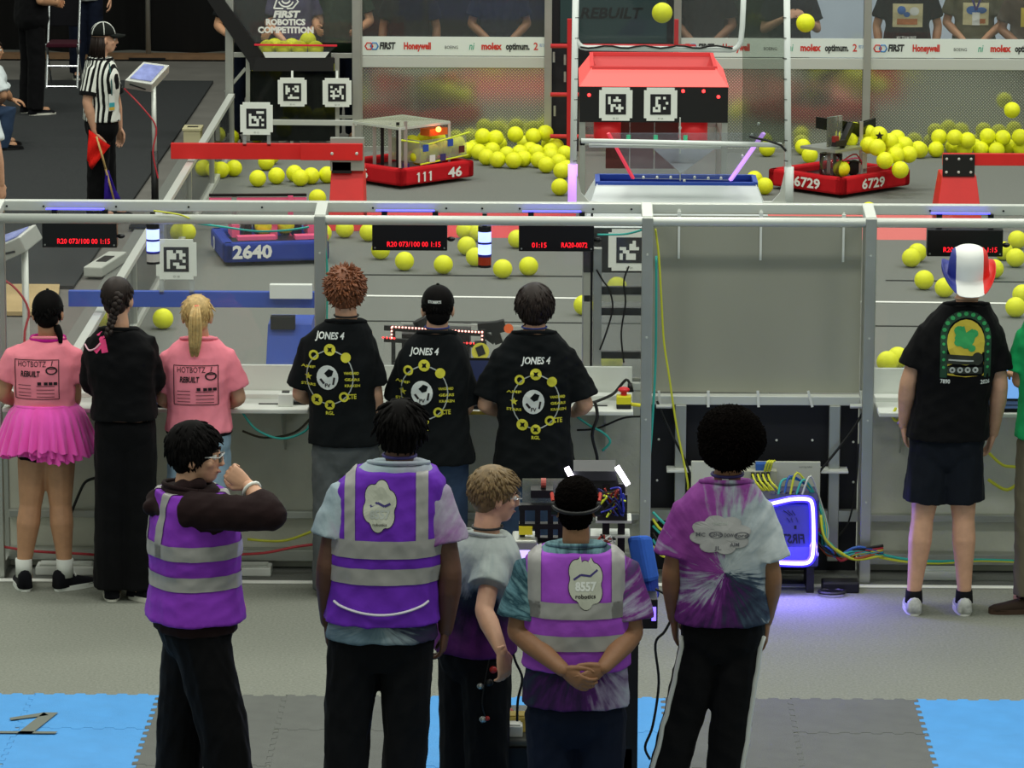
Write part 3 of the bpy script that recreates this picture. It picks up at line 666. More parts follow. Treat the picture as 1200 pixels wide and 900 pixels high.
# ------------------------------------------------------------------ loose balls
G = 'balls rolled loose behind the left red beam'
balls_floor([(227, 197), (259, 199), (274, 197), (318, 183)], 'yellow foam ball under the red beam beside the left guard rail', G)
balls_floor([(251, 160), (271, 161), (301, 158), (312, 190)], 'yellow foam ball behind the red beam by the far left corner', 'balls behind the red beam')
balls_floor([(302, 209), (324, 206), (345, 203), (353, 208), (366, 206), (381, 205)], 'yellow foam ball in the row left of the red pillar', 'row of balls left of the red pillar')
for xy, lab in (((191, 373.5), 'lone yellow foam ball below the blue beam above the blonde head'), ((219, 272), 'yellow foam ball right of the left stack light'),
                ((372, 232), 'yellow foam ball behind the rail left of the red pillar'), ((378, 273), 'yellow foam ball partly behind the post above the ginger head'), ((404, 268), 'yellow foam ball in front of the red pillar foot'), ((432, 272), 'yellow foam ball hidden partly by the left middle sign'),
                ((446, 293), 'yellow foam ball showing under the left middle sign'), ((474, 306), 'yellow foam ball on open carpet, leftmost of four in a row'), ((519.5, 310), 'yellow foam ball on open carpet left of the middle stack light'),
                ((589, 315), 'yellow foam ball on open carpet right of the middle stack light'), ((619.5, 312), 'yellow foam ball on open carpet below the timer sign'),
                ((547, 288), 'yellow foam ball left of the middle stack light, upper one of a touching pair'), ((557, 301), 'yellow foam ball touching the middle stack light outline'), ((546, 270), 'yellow foam ball just under the top rail by the middle stack light'), ((560, 272), 'yellow foam ball behind the middle stack light top'),
                ((606, 280), 'yellow foam ball hidden mostly by the timer sign'), ((684, 357.5), 'yellow foam ball by the panel seam right of the dark haired operator'), ((723, 336), 'yellow foam ball behind the top bay rung'), ((717, 424), 'yellow foam ball low behind the bay rungs'),
                ((1068, 302), 'front ball of the touching pair left of the right sign'), ((1075, 296), 'rear ball of the touching pair left of the right sign'), ((1083, 328), 'yellow foam ball with dark mark left of the tricolour hat'), ((1107, 337), 'yellow foam ball half hidden by the blue hat brim'),
                ((1165, 315), 'yellow foam ball behind the red hat brim'), ((1176, 294), 'yellow foam ball right of the right sign'), ((1190, 302), 'yellow foam ball behind the thin antenna at the right edge'), ((1192, 281), 'yellow foam ball above the antenna at the right edge'), ((1190, 360), 'yellow foam ball low at the right edge'), ((1198, 345), 'yellow foam ball cut by the right edge above another'),
                ((656, 219), 'yellow foam ball left of the near hub pole foot'), ((664, 197), 'yellow foam ball against the near hub pole'), ((884, 210), 'yellow foam ball behind the right end of the blue rim'), ((896, 218), 'yellow foam ball right of the blue rim'), ((899, 174), 'yellow foam ball right of the funnel by the hub pole'), ((757, 178), 'yellow foam ball seen through the clear funnel'), ((1018, 247), 'yellow foam ball peeking over the rail by the right red pillar')):
    ball(gnd(*xy, .075), lab)
rr_ = random.Random(3)
pile = [(538, 167), (552, 166), (548, 176), (561, 178), (566, 168), (577, 176), (585, 168), (594, 181), (600, 166), (609, 179), (615, 168), (628, 178), (636, 167), (630, 187), (646, 183), (650, 171), (655, 190), (662, 180), (643, 168), (545, 161), (560, 160), (575, 161), (590, 160), (605, 161), (620, 160), (637, 159), (648, 162), (660, 166)]
balls_floor(pile, 'yellow foam ball in the heap at the far left diamond plate', 'heap of balls left of the far tower')
pileR = [(935, 165), (941, 172), (949, 182), (937, 157), (951, 162), (1072, 163), (1097, 175), (1106, 168), (1117, 172), (1122, 166), (1131, 175), (1143, 170), (1150, 175), (1160, 171), (1167, 176), (1182, 172), (1196, 174), (1090, 166), (1078, 176), (1110, 160), (1125, 159), (1140, 161), (1155, 160), (1170, 162), (1187, 163), (1199, 165), (1062, 168)]
balls_floor(pileR, 'yellow foam ball in the heap at the far right diamond plate', 'heap of balls at the far right wall')
for px, z_ in ((566, .185), (581, .17), (604, .195), (625, .18), (639, .20)): ball(V((at(px, 160, YF - .25).x, YF - .2 - .2 * (px % 3) / 3, z_)), 'yellow foam ball on the upper layer of the far left heap', 'upper balls of the far left heap')
balls_floor([(570, 184), (583, 187), (602, 188), (615, 186), (640, 193), (658, 200), (645, 177), (622, 176), (556, 173), (532, 174)], 'yellow foam ball along the front of the far left heap', 'front balls of the far left heap')
for px, z_ in ((1101, .18), (1118, .195), (1133, .17), (1158, .19), (1176, .175), (1195, .195)): ball(V((at(px, 160, YF - .25).x, YF - .2 - .2 * (px % 3) / 3, z_)), 'yellow foam ball on the upper layer of the far right heap', 'upper balls of the far right heap')
ball(at(944, 27, 11.0), 'bright yellow foam ball flying before the far right wall'); ball(at(776, 15, 8), 'yellow foam ball flying above the red hub'); 
for px, py in ((1186, 129),): ball(at(px, py, YF - .35), 'yellow foam ball bouncing beside the far right wall')
balls_floor([(1040, 424), (1052, 419)], 'yellow foam ball low behind the right station shelf', 'balls behind the right shelf')
# ------------------------------------------------------------------ people: one continuous body, clothing and hair as children
def remesh(mb, voxel, smooth=3, name='body'):
    me = mb.mesh(name); o = bpy.data.objects.new('tmp', me)
    md = o.modifiers.new('r', 'REMESH'); md.mode = 'VOXEL'; md.voxel_size = voxel; md.use_smooth_shade = True
    if smooth: sm = o.modifiers.new('s', 'SMOOTH'); sm.factor = .5; sm.iterations = smooth
    out = evaluated(o); bpy.data.meshes.remove(me); return out
def wrinkle(me, amp, seed, lam=(.30, .11), zsq=1.0):
    n = len(me.vertices); co = np.empty(n * 3); me.vertices.foreach_get('co', co); co = co.reshape(-1, 3)
    nr = np.empty(n * 3); me.vertex_normals.foreach_get('vector', nr); nr = nr.reshape(-1, 3)
    rg = np.random.default_rng(seed); h = np.zeros(n)
    for k in range(9):
        d = rg.normal(size=3); d[2] *= zsq; d /= np.linalg.norm(d); L_ = rg.uniform(lam[1], lam[0])
        ph = co @ d * (2 * math.pi / L_) + rg.uniform(0, 6) + 1.3 * np.sin(co @ rg.normal(size=3) * 9)
        h += (1 - np.abs(np.sin(ph)) * 1.6) / 9 ** .5
    co = co + nr * (h * amp)[:, None]; me.vertices.foreach_set('co', co.ravel()); me.update()
def caps(mb, pts, rs, n=12):
    """tapered limb with rounded ends through pts"""
    pts = [V(p) for p in pts]; d0 = (pts[0] - pts[1]).normalized(); d1 = (pts[-1] - pts[-2]).normalized()
    P_ = [pts[0] + d0 * rs[0] * .95, pts[0] + d0 * rs[0] * .6] + pts + [pts[-1] + d1 * rs[-1] * .6, pts[-1] + d1 * rs[-1] * .95]
    R_ = [rs[0] * .25, rs[0] * .78] + list(rs) + [rs[-1] * .78, rs[-1] * .25]
    mb.tube(P_, R_, n)
def flatcaps(mb, pts, rs, n=14): mb.tube(pts, list(rs), n)
def curve(pts, k=4):
    """catmull-rom resample"""
    pts = [V(p) for p in pts]; out = []
    for i in range(len(pts) - 1):
        p0, p1, p2, p3 = pts[max(i - 1, 0)], pts[i], pts[i + 1], pts[min(i + 2, len(pts) - 1)]
        for j in range(k):
            t = j / k
            out.append(.5 * ((2 * p1) + (p2 - p0) * t + (2 * p0 - 5 * p1 + 4 * p2 - p3) * t * t + (3 * p1 - p0 - 3 * p2 + p3) * t ** 3))
    return out + [pts[-1]]
PROF = [(-.22, .09, .07), (-.12, .14, .10), (0, .165, .118), (.2, .155, .115), (.4, .148, .11), (.7, .170, .122), (.86, .180, .115), (.95, .176, .102), (1.02, .158, .094), (1.08, .126, .085), (1.13, .088, .075), (1.17, .070, .068), (1.25, .058, .06), (1.45, .053, .056)]
def prof(t, P_=PROF):
    for (a, w0, d0), (b, w1, d1) in zip(P_, P_[1:]):
        if t <= b:
            k = max(0, (t - a) / (b - a)); return w0 + (w1 - w0) * k, d0 + (d1 - d0) * k
    return P_[-1][1:]
SKIN = {}
def skin(name, col): return M('skin_' + name, col, .55, var=.07, vscale=25, bump=.05, bscale=200)
def cloth(name, col, rough=.85, var=.08, vs=6, bump=.16, bs=18): return M('cloth_' + name, col, rough, 0, var=var, vscale=vs, bump=bump, bscale=bs, sheen=.02, spec=.1)

class Person:
    def __init__(s, label, Y, face=0.0, seed=1, group='people', voxel=.008, w=1.0, d=1.0, hipw=1.0):
        s.label, s.Y, s.a, s.seed, s.vox = label, Y, math.radians(face), seed, voxel
        s.fwd = V((math.sin(s.a), math.cos(s.a), 0)); s.lat = V((math.cos(s.a), -math.sin(s.a), 0))
        s.j = {}; s.w, s.d, s.hw = w, d, hipw; s.mb = MB(); s.hands = []; s.group = group; s.eyes = None
    def p(s, px, py, dy=0.0): return at(px, py, s.Y + dy)
    def joints(s, **kw):
        for k, v in kw.items(): s.j[k] = s.p(*v) if not isinstance(v, V) else v
        j = s.j; s.pel = (j['hiL'] + j['hiR']) / 2; s.shc = (j['shL'] + j['shR']) / 2
        s.root = root('person', V((s.pel.x, s.pel.y, 0)), s.label, 'person', s.group)
        return s
    def spine(s, t):
        if t <= 1: return s.pel.lerp(s.shc, t)
        n = s.j['neck']; return s.shc.lerp(n, min(1.6, (t - 1) / .16)) if n is not None else s.shc
    def zt(s, z): return (z - s.pel.z) / (s.shc.z - s.pel.z)
    def sections(s, mb, t0, t1, mg=0.0, flare=0.0, minw=0, n=18, wf=None, k=14, shrink=True):
        rings = []
        ts = [t0 + (t1 - t0) * i / k for i in range(k + 1)]
        for t in ts:
            w_, d_ = prof(t)
            hwf = s.hw if t < .35 else s.hw + (1 - s.hw) * min(1, (t - .35) / .3)
            m_ = mg + flare * max(0, (.5 - t)); w_ = max(w_ * s.w * hwf + m_, minw if t < .9 else 0); d_ = d_ * s.d + m_
            if wf: w_, d_ = wf(t, w_, d_)
            c = s.spine(t); ring = []
            for q in range(n):
                a = 2 * math.pi * q / n; ca, sa = math.cos(a), math.sin(a); e = .82
                ring.append(c + s.lat * (math.copysign(abs(ca) ** e, ca) * w_) + s.fwd * (math.copysign(abs(sa) ** e, sa) * d_))
            rings.append(ring)
        mb.rings(rings)
    def head(s, px, py, dy=0.0, yaw=None, pitch=0, roll=0, size=1.0):
        s.hc = s.p(px, py, dy); a = s.a if yaw is None else math.radians(yaw)
        f = V((math.sin(a), math.cos(a), 0)); x = V((math.cos(a), -math.sin(a), 0)); Rm = Matrix((x, f, V((0, 0, 1)))).transposed()
        Rm = Rm @ Matrix.Rotation(math.radians(pitch), 3, 'X') @ Matrix.Rotation(math.radians(roll), 3, 'Y')
        s.hr, s.hs = Rm, size; mb = s.mb
        def e(c, r, ex=None): mb.ell(s.hl(c), [q * size for q in r], Rm if ex is None else Rm @ ex, 16)
        e((0, -.012, .03), (.076, .093, .083)); e((0, .033, -.03), (.061, .058, .084)); e((0, .045, -.084), (.041, .040, .032))
        e((0, .02, -.06), (.057, .05, .045)); e((0, .098, -.020), (.0125, .016, .028)); e((0, .105, -.036), (.0165, .013, .012))
        e((0, .079, .014), (.048, .016, .014)); e((0, .083, -.068), (.025, .013, .012)); 
        for sg in (-1, 1): e((sg * .078, -.004, -.016), (.011, .022, .034), Matrix.Rotation(sg * -.25, 3, 'Z')); e((sg * .04, .062, -.03), (.024, .022, .02))
        n = s.j['neck']; caps(mb, [s.hl((0, -.02, -.045)), n], [.056 * size, .06 * size]); return s
    def hl(s, c): return s.hc + s.hr @ (V(c) * s.hs)
    def hand(s, side, d, n, curl=.5, size=1.0, wrist=None, thumb=None):
        """side 'L'/'R': joint wrL/wrR; d finger direction, n palm normal"""
        w_ = s.j['wr' + side] if wrist is None else wrist; d = V(d).normalized(); n = V(n); n = (n - d * n.dot(d)).normalized()
        t = n.cross(d).normalized() * (1 if side == 'L' else -1)
        if thumb is not None: t = V(thumb); t = (t - d * t.dot(d) - n * t.dot(n)).normalized()
        mb = MB(); k = size
        rings = []
        for u, hw, th in ((-.03, .020, .015), (0, .0265, .019), (.03, .036, .018), (.06, .042, .016), (.09, .041, .013), (.10, .036, .009)):
            rings.append([w_ + d * u * k + t * math.cos(q * math.pi / 6) * hw * k + n * math.sin(q * math.pi / 6) * th * k for q in range(12)])
        mb.rings(rings)
        for off, L_, r in ((.031, .074, .0092), (.010, .083, .0095), (-.0115, .077, .0092), (-.031, .060, .0082)):
            p = w_ + (d * .086 + t * off) * k; ang = curl * .45; pts = [p - d * .02 * k, p]; 
            for f, da in ((.42, .0), (.32, .75), (.26, .6)):
                ang += curl * da; dirv = d * math.cos(ang) + n * math.sin(ang) + t * off * .8; p = p + dirv.normalized() * L_ * f * k; pts.append(p)
            caps(mb, pts, [r * k * q for q in (1.05, 1.08, 1, .92, .8)], 8)
        p = w_ + (d * .018 + t * .024) * k; p1 = p + (d * .032 + t * .026 + n * .008) * k; p2 = p1 + (d * .034 + t * .010 + n * .012 * (1 + curl)) * k; p3 = p2 + (d * .026 - t * .004 * curl + n * .014 * curl) * k
        caps(mb, [p, p1, p2, p3], [.0145 * k, .0125 * k, .0105 * k, .0085 * k], 8)
        s.hands.append(mb); return s
    def body(s, mat, arm=1.0, leg=1.0, feet=True):
        j = s.j; mb = s.mb
        s.sections(mb, -.2, 1.12, -.012)
        for sd in 'LR':
            sh, el, wr = j['sh' + sd], j['el' + sd], j['wr' + sd]; inn = sh.lerp(s.shc, .35)
            inn = inn + V((0, 0, -.03)); sh = sh + V((0, 0, -.012)); caps(mb, [inn, sh, sh.lerp(el, .45), el], [.034 * arm, .040 * arm, .046 * arm, .041 * arm])
            caps(mb, [el, el.lerp(wr, .3), wr], [.041 * arm, .044 * arm, .027 * arm])
            hi, kn, an = j['hi' + sd], j['kn' + sd], j['an' + sd]
            caps(mb, [hi, hi.lerp(kn, .4), kn], [.088 * leg, .082 * leg, .058 * leg])
            bk = s.fwd * -.012
            caps(mb, [kn, kn.lerp(an, .3) + bk, kn.lerp(an, .7), an], [.056 * leg, .060 * leg, .044 * leg, .036 * leg])
            if feet: caps(mb, [V((an.x, an.y, .05)), V((an.x, an.y, .05)) + s.fwd * .13], [.04, .033])
        me = remesh(mb, s.vox, 3)
        if s.hands:
            bm = bmesh.new(); bm.from_mesh(me); bpy.data.meshes.remove(me)
            for h in s.hands:
                hm = remesh(h, .0048 if s.vox < .01 else .007, 2); bm.from_mesh(hm); bpy.data.meshes.remove(hm)
            me = bpy.data.meshes.new('body'); bm.to_mesh(me); bm.free()
        s.bodyo = link('body', me, mat, s.root, smooth=True)
        # face
        for sg in (-1, 1):
            R3 = s.hr; m_ = MB(); m_.ell(s.hl((sg * .030, .079, -.004)), [.013 * s.hs] * 3, R3, 10)
            eo = m_.build('eye', M('eye_white', '#d9d6cf', .25), s.root, smooth=True)
            MB().ell(s.hl((sg * .030, .0885, -.004)), [.0058 * s.hs, .004 * s.hs, .0058 * s.hs], R3, 8).build('iris', M('iris', '#23160f', .2), eo, smooth=True)
            MB().tube([s.hl((sg * .014, .094, .017)), s.hl((sg * .032, .0925, .024)), s.hl((sg * .048, .080, .018))], [.004, .005, .003], 6).build('eyebrow', s.browmat if hasattr(s, 'browmat') else M('brow', '#1a120d', .8), s.root, smooth=True)
        MB().tube([s.hl((-.024, .089, -.066)), s.hl((0, .0975, -.070)), s.hl((.024, .089, -.066))], [.002, .0045, .002], 6).build('mouth', M('lips', '#8a4a44', .5), s.root, smooth=True)
        return s
    # ---- clothing
    def shirt(s, mat, hem, sleeve=.7, mg=.02, flare=.05, arm=1.0, sl_r=None, top=1.145, name='shirt', wr=.006, long=False, minw=0, seed=0, collar=True, lf=.9):
        """hem: z height; sleeve: fraction of upper arm, or long sleeves to the wrist"""
        mb = MB(); t0 = s.zt(hem); s.sections(mb, t0, top, mg, flare, minw)
        for sd in 'LR':
            sh, el, wr_ = s.j['sh' + sd], s.j['el' + sd], s.j['wr' + sd]; inn = sh.lerp(s.shc, .4)
            r0 = .062 * arm; r1 = (sl_r or .074) * arm; sh = sh + V((0, 0, -.012)); inn = inn + V((0, 0, -.02))
            if long:
                flatcaps(mb, [inn, sh, sh.lerp(el, .5), el + (el - sh).normalized() * .01], [r0 * .9, r0 * 1.08, r0, r0 * .9]); caps(mb, [el, el.lerp(wr_, lf * .45), el.lerp(wr_, lf)], [r0 * .88, r0 * .86, r0 * (.62 if lf > .6 else .8)])
            else: flatcaps(mb, [inn, inn.lerp(sh, .6) + V((0, 0, .004)), sh + V((0, 0, -.012)), sh.lerp(el, sleeve * .3), sh.lerp(el, sleeve * .6), sh.lerp(el, sleeve)], [r0 * .75, r0 * .85, r0 * .98, r0 * 1.04, (r0 + r1) / 2, r1])
        me = remesh(mb, max(.009, s.vox), 5, name); 
        if wr: wrinkle(me, wr * .55, s.seed * 7 + seed)
        o = link(name, me, mat, s.root, smooth=True)
        if collar:
            n = s.j['neck']; c0 = s.spine(top); pts = [c0 + (s.lat * math.cos(a) * (prof(top)[0] * s.w + mg * .9) + s.fwd * math.sin(a) * (prof(top)[1] * s.d + mg * .9)) + V((0, 0, -.004 - .018 * math.sin(a))) for a in np.linspace(0, 2 * math.pi, 19)]
            MB().tube(pts, .010, 6, cap=False).build('collar', mat, o, smooth=True)
        return o
    def pants(s, mat, top, frac=1.0, r=(.10, .085, .075), mg=.018, name='trousers', wr=.006, seed=3, endz=None):
        mb = MB(); t1 = s.zt(top) + .09; s.sections(mb, -.2, t1, mg - .004, 0, k=6)
        for sd in 'LR':
            hi, kn, an = s.j['hi' + sd], s.j['kn' + sd], s.j['an' + sd]; top_ = hi + V((0, 0, .05))
            if frac >= 1: flatcaps(mb, [top_, hi, hi.lerp(kn, .5), kn, kn.lerp(an, .5), an + V((0, 0, -.03))], [r[0] * .8, r[0] * 1.02, (r[0] + r[1]) / 2 * 1.02, r[1], (r[1] + r[2]) / 2, r[2]])
            else: flatcaps(mb, [top_, hi, hi.lerp(kn, frac * .5), hi.lerp(kn, frac)], [r[0] * .8, r[0], (r[0] + r[1]) / 2, r[1]])
        me = remesh(mb, max(.009, s.vox), 2, name); 
        if wr: wrinkle(me, wr * .6, s.seed * 5 + seed, zsq=.5)
        return link(name, me, mat, s.root, smooth=True)
    def shoes(s, upper, sole, L_=.28, dirs=None, high=.09, an=None):
        for i, sd in enumerate('LR'):
            a_ = s.j['an' + sd]; f = V(dirs[i]).normalized() if dirs else s.fwd; x = f.cross(V((0, 0, 1))); b = V((a_.x, a_.y, 0)) - f * .06
            mb = MB(); rings = []
            for u, hw, h in ((-.02, .026, high * .7), (.0, .036, high * .95), (.03, .040, high), (.25, .041, high * 1.05), (.45, .042, .075), (.7, .048, .055), (.88, .043, .045), (.97, .028, .035)):
                c = b + f * u * L_; rings.append([c + x * math.cos(q * math.pi / 6) * hw + V((0, 0, .02 + max(0, math.sin(q * math.pi / 6)) ** .55 * (h - .02) + min(0, math.sin(q * math.pi / 6)) * .008)) for q in range(12)])
            mb.rings(rings); o = mb.build('shoe', upper, s.root, smooth=True)
            sm = MB(); rings = []
            for z in (.0, .026):
                ring = []
                for q in range(20):
                    an_ = 2 * math.pi * q / 20; u = .5 - .5 * math.cos(an_); hw = .036 + .014 * math.sin(u * 2.4); ring.append(b + f * (u * L_ * 1.02 - .005) + x * math.copysign(abs(math.sin(an_)) ** .45, math.sin(an_)) * hw + V((0, 0, z)))
                rings.append(ring)
            sm.rings(rings); sm.build('sole', sole, o)
            MB().tube([b + f * (L_ * .42) - x * .03 + V((0, 0, .075)), b + f * L_ * .46 + V((0, 0, .088)), b + f * (L_ * .42) + x * .03 + V((0, 0, .075))], .006, 5).build('lace', sole, o)
    # ---- hair
    def hairlocks(s, mat, n=320, L_=(.03, .05), r=.008, ymax=.055, zmin=-.05, lift=.35, grav=.5, cap=True, puff=.006, seed=0, name='hair', crown=(0, -.03), fringe=None, jit=.35, zmax=9):
        rg = random.Random(s.seed * 13 + seed); mb = MB(); A_ = (.078 + puff, .095 + puff, .085 + puff)
        if cap:
            cp = MB(); cp.ell(s.hl((0, -.017, .036)), [q * s.hs for q in (A_[0], A_[1] - .002, A_[2])], s.hr, 20); mb.v += cp.v; mb.f += cp.f; mb.mi += cp.mi
            cp = MB(); cp.ell(s.hl((0, -.046, -.028)), [q * s.hs for q in (.060 + puff, .055, .06)], s.hr, 14); mb.add(cp.v, cp.f)
        c0 = V((0, -.012, .03)); made = 0; tries = 0
        while made < n and tries < n * 12:
            tries += 1
            z = rg.uniform(-1, 1); a = rg.uniform(0, 2 * math.pi); q = math.sqrt(1 - z * z); u = V((q * math.cos(a), q * math.sin(a), z)); pnt = c0 + V((u.x * A_[0], u.y * A_[1], u.z * A_[2]))
            if pnt.z > zmax or pnt.z < zmin - .02 + max(0, pnt.y) * 1.2 or (pnt.y > ymax and pnt.z < .07): continue
            fl = V((pnt.x - crown[0], pnt.y - crown[1], 0)); 
            if fl.length < 1e-3: fl = V((0, -1, 0))
            fl = fl.normalized() * (.4 + .6 * max(0, u.z)) + V((0, 0, -.2 - grav * (1 - max(0, u.z)))); fl = fl - u * fl.dot(u)
            if fl.length < 1e-4: continue
            if fringe and pnt.y > .02 and u.z > .2: fl = fl + V(fringe)
            dr = (fl.normalized() + u * lift + V((rg.gauss(0, jit), rg.gauss(0, jit), rg.gauss(0, jit)))).normalized(); ln = rg.uniform(*L_)
            p0 = pnt - u * .006; p1 = p0 + dr * ln * .35; p2 = p1 + (dr + V((0, 0, -grav * .5))).normalized() * ln * .35; p3 = p2 + (dr + V((0, 0, -grav))).normalized() * ln * .3
            rr = r * rg.uniform(.7, 1.2); mb.tube([s.hl(p0), s.hl(p1), s.hl(p2), s.hl(p3)], [rr * s.hs, rr * s.hs * 1.0, rr * .75 * s.hs, rr * .2 * s.hs], 5); made += 1
        return mb.build(name, mat, s.root, smooth=True)
    def hairmass(s, mat, blobs, voxel=.008, amp=.006, name='hair', lam=(.04, .018)):
        mb = MB()
        for c, r in blobs: mb.ell(s.hl(c), [q * s.hs for q in r], s.hr, 18)
        me = remesh(mb, voxel, 1, name); wrinkle(me, amp, s.seed + 40, lam); return link(name, me, mat, s.root, smooth=True)
    def cap(s, mat, brim=True, back=False, name='cap', trim=None, dz=0.0):
        A_ = (.088, .106, .100); c = V((0, -.008, .032 + dz)); mb = MB(); rings = []
        for i in range(9):
            a = math.pi / 2 * i / 8 * .98; z = math.sin(a); q = math.cos(a)
            rings.append([s.hl(c + V((math.cos(t) * q * A_[0], math.sin(t) * q * A_[1], z * A_[2] - .004))) for t in np.linspace(0, 2 * math.pi, 25)[:-1]])
        mb.rings(rings); o = mb.build(name, mat, s.root, smooth=True)
        mb = MB(); sg = -1 if back else 1
        if brim:
            ring0 = []; ring1 = []
            for t in np.linspace(.35, math.pi - .35, 11):
                ring0.append(s.hl(c + V((math.cos(t) * A_[0] * .98, sg * math.sin(t) * A_[1] * .98, .004)))); ring1.append(s.hl(c + V((math.cos(t) * A_[0] * .85, sg * (math.sin(t) ** .6 * .075 + math.sin(t) * A_[1]), -.010 - .02 * abs(math.cos(t))))))
            n = len(ring0); mb.add(ring0 + ring1, [(i, i + 1, n + i + 1, n + i) for i in range(n - 1)])
            b = mb.build('brim', mat, o, smooth=True); so = b.modifiers.new('s', 'SOLIDIFY'); so.thickness = .006
        MB().ell(s.hl(c + V((0, 0, A_[2] - .002))), (.009, .009, .006), s.hr, 8).build('button', mat, o, smooth=True)
        if trim:
            for a in (0, math.pi / 3, 2 * math.pi / 3):
                pts = [s.hl(c + V((math.cos(a) * math.cos(t) * (A_[0] + .002), math.sin(a) * math.cos(t) * (A_[1] + .002), math.sin(t) * (A_[2] + .002)))) for t in np.linspace(.05, math.pi - .05, 15)]
                MB().tube(pts, .004, 5).build('piping', trim, o, smooth=True)
        return o
    def ring_around(s, name, t, mat, mg, r, tilt=0, parent=None):
        w_, d_ = prof(t); c = s.spine(t)
        if t > 1.15: w_, d_, c = .058 * s.hs / s.w, .058 * s.hs / s.d, s.j['neck'].lerp(s.hc, .12)
        pts = [c + s.lat * math.cos(a) * (w_ * s.w + mg) + s.fwd * math.sin(a) * (d_ * s.d + mg) + V((0, 0, tilt * math.sin(a))) for a in np.linspace(0, 2 * math.pi, 21)]
        return MB().tube(pts, r, 6, cap=False).build(name, mat, parent or s.root, smooth=True)

def bvh_of(o):
    vs = [v.co + ORG[o] for v in o.data.vertices]; return BVHTree.FromPolygons(vs, [tuple(p.vertices) for p in o.data.polygons])
def cast(bvh, q, d=(0, 1, 0), off=.003):
    h = bvh.ray_cast(V(q) - V(d) * 1.5, V(d)); 
    return None if h[0] is None else h[0] - V(d) * off
def band(o, planes, mat, name='reflective_stripe', off=.004):
    """cut a strip of a garment's own surface and lift it"""
    bm = bmesh.new(); bm.from_mesh(o.data)
    for co, no in planes:
        bmesh.ops.bisect_plane(bm, geom=bm.verts[:] + bm.edges[:] + bm.faces[:], plane_co=V(co) - ORG[o], plane_no=V(no), clear_outer=True)
    bm.normal_update()
    for v in bm.verts: v.co += v.normal * off
    me = bpy.data.meshes.new(name); bm.to_mesh(me); bm.free(); me.transform(Matrix.Translation(ORG[o])); me.materials.clear()
    return link(name, me, mat, o, smooth=True)

class Decal:
    """flat print laid on a garment: 2D shapes thrown onto its surface along dir"""
    def __init__(s, o, c, d=(0, 1, 0), ax=(1, 0, 0), ay=(0, 0, 1)):
        s.o = o; s.b = bvh_of(o); s.c = V(c); s.d = V(d).normalized(); s.ax, s.ay = V(ax), V(ay); s.L = {}
    def put(s, vs, fs, mat, off):
        out = []; last = None
        for v in vs:
            h = cast(s.b, s.c + s.ax * v[0] + s.ay * v[1], s.d, off)
            out.append(h)
        ok = [i for i, h in enumerate(out) if h is not None]
        if not ok: return
        good = set(ok); fs = [f for f in fs if all(i in good for i in f)]
        mb = s.L.setdefault(mat.name, (MB(), mat))[0]; mb.add([h if h is not None else out[ok[0]] for h in out], fs)
    def text(s, txt, u, v, h, mat, width=None, bold=.02, shear=0, off=.0045):
        vs, fs = text_mesh(txt, h, bold, 'CENTER', shear); k = 1
        if width: k = width / (max(q[0] for q in vs) - min(q[0] for q in vs))
        s.put([(u + q[0] * k, v + q[1]) for q in vs], fs, mat, off)
    def disc(s, u, v, rx, ry, mat, off=.0035, inner=0, n=20, fn=None, rot=0):
        vs = []; fs = []; K = 4
        for i in range(K + 1):
            for q in range(n):
                a = 2 * math.pi * q / n; f = fn(a) if fn else 1; k = (inner + (1 - inner) * i / K) * f
                x, y = math.cos(a) * rx * k, math.sin(a) * ry * k; vs.append((u + x * math.cos(rot) - y * math.sin(rot), v + x * math.sin(rot) + y * math.cos(rot)))
        for i in range(K):
            for q in range(n): fs.append((i * n + q, i * n + (q + 1) % n, (i + 1) * n + (q + 1) % n, (i + 1) * n + q))
        s.put(vs, fs, mat, off)
    def poly(s, pts, mat, off=.004):
        if len(pts) != 4: return s.put(pts, [tuple(range(len(pts)))], mat, off)
        n = 8; a, b, c, d = [V((*q, 0)) for q in pts]; vs = [a.lerp(b, i / n).lerp(d.lerp(c, i / n), j / n) for i in range(n + 1) for j in range(n + 1)]
        s.put([(q.x, q.y) for q in vs], [(i * (n + 1) + j, (i + 1) * (n + 1) + j, (i + 1) * (n + 1) + j + 1, i * (n + 1) + j + 1) for i in range(n) for j in range(n)], mat, off)
    def stroke(s, pts, wd, mat, off=.0045):
        for (a, b), (c, d) in zip(pts, pts[1:]):
            L_ = math.hypot(c - a, d - b) or 1; nx, ny = -(d - b) / L_ * wd / 2, (c - a) / L_ * wd / 2; k = max(1, int(L_ / .02)); vs = []
            for i in range(k + 1): t = i / k; x, y = a + (c - a) * t, b + (d - b) * t; vs += [(x + nx, y + ny), (x - nx, y - ny)]
            s.put(vs, [(2 * i, 2 * i + 1, 2 * i + 3, 2 * i + 2) for i in range(k)], mat, off)
    def done(s, name='print'):
        for k, (mb, mat) in s.L.items(): o = mb.build(name, mat, s.o); o['kind'] = 'stuff'
INK_K = M('ink_print_black', '#1c1216', .8); INK_W = M('ink_print_white', '#d8dcd8', .8); INK_Y = M('ink_print_yellow', '#cfc93a', .8); INK_G = M('ink_print_grey', '#aab0ac', .8)
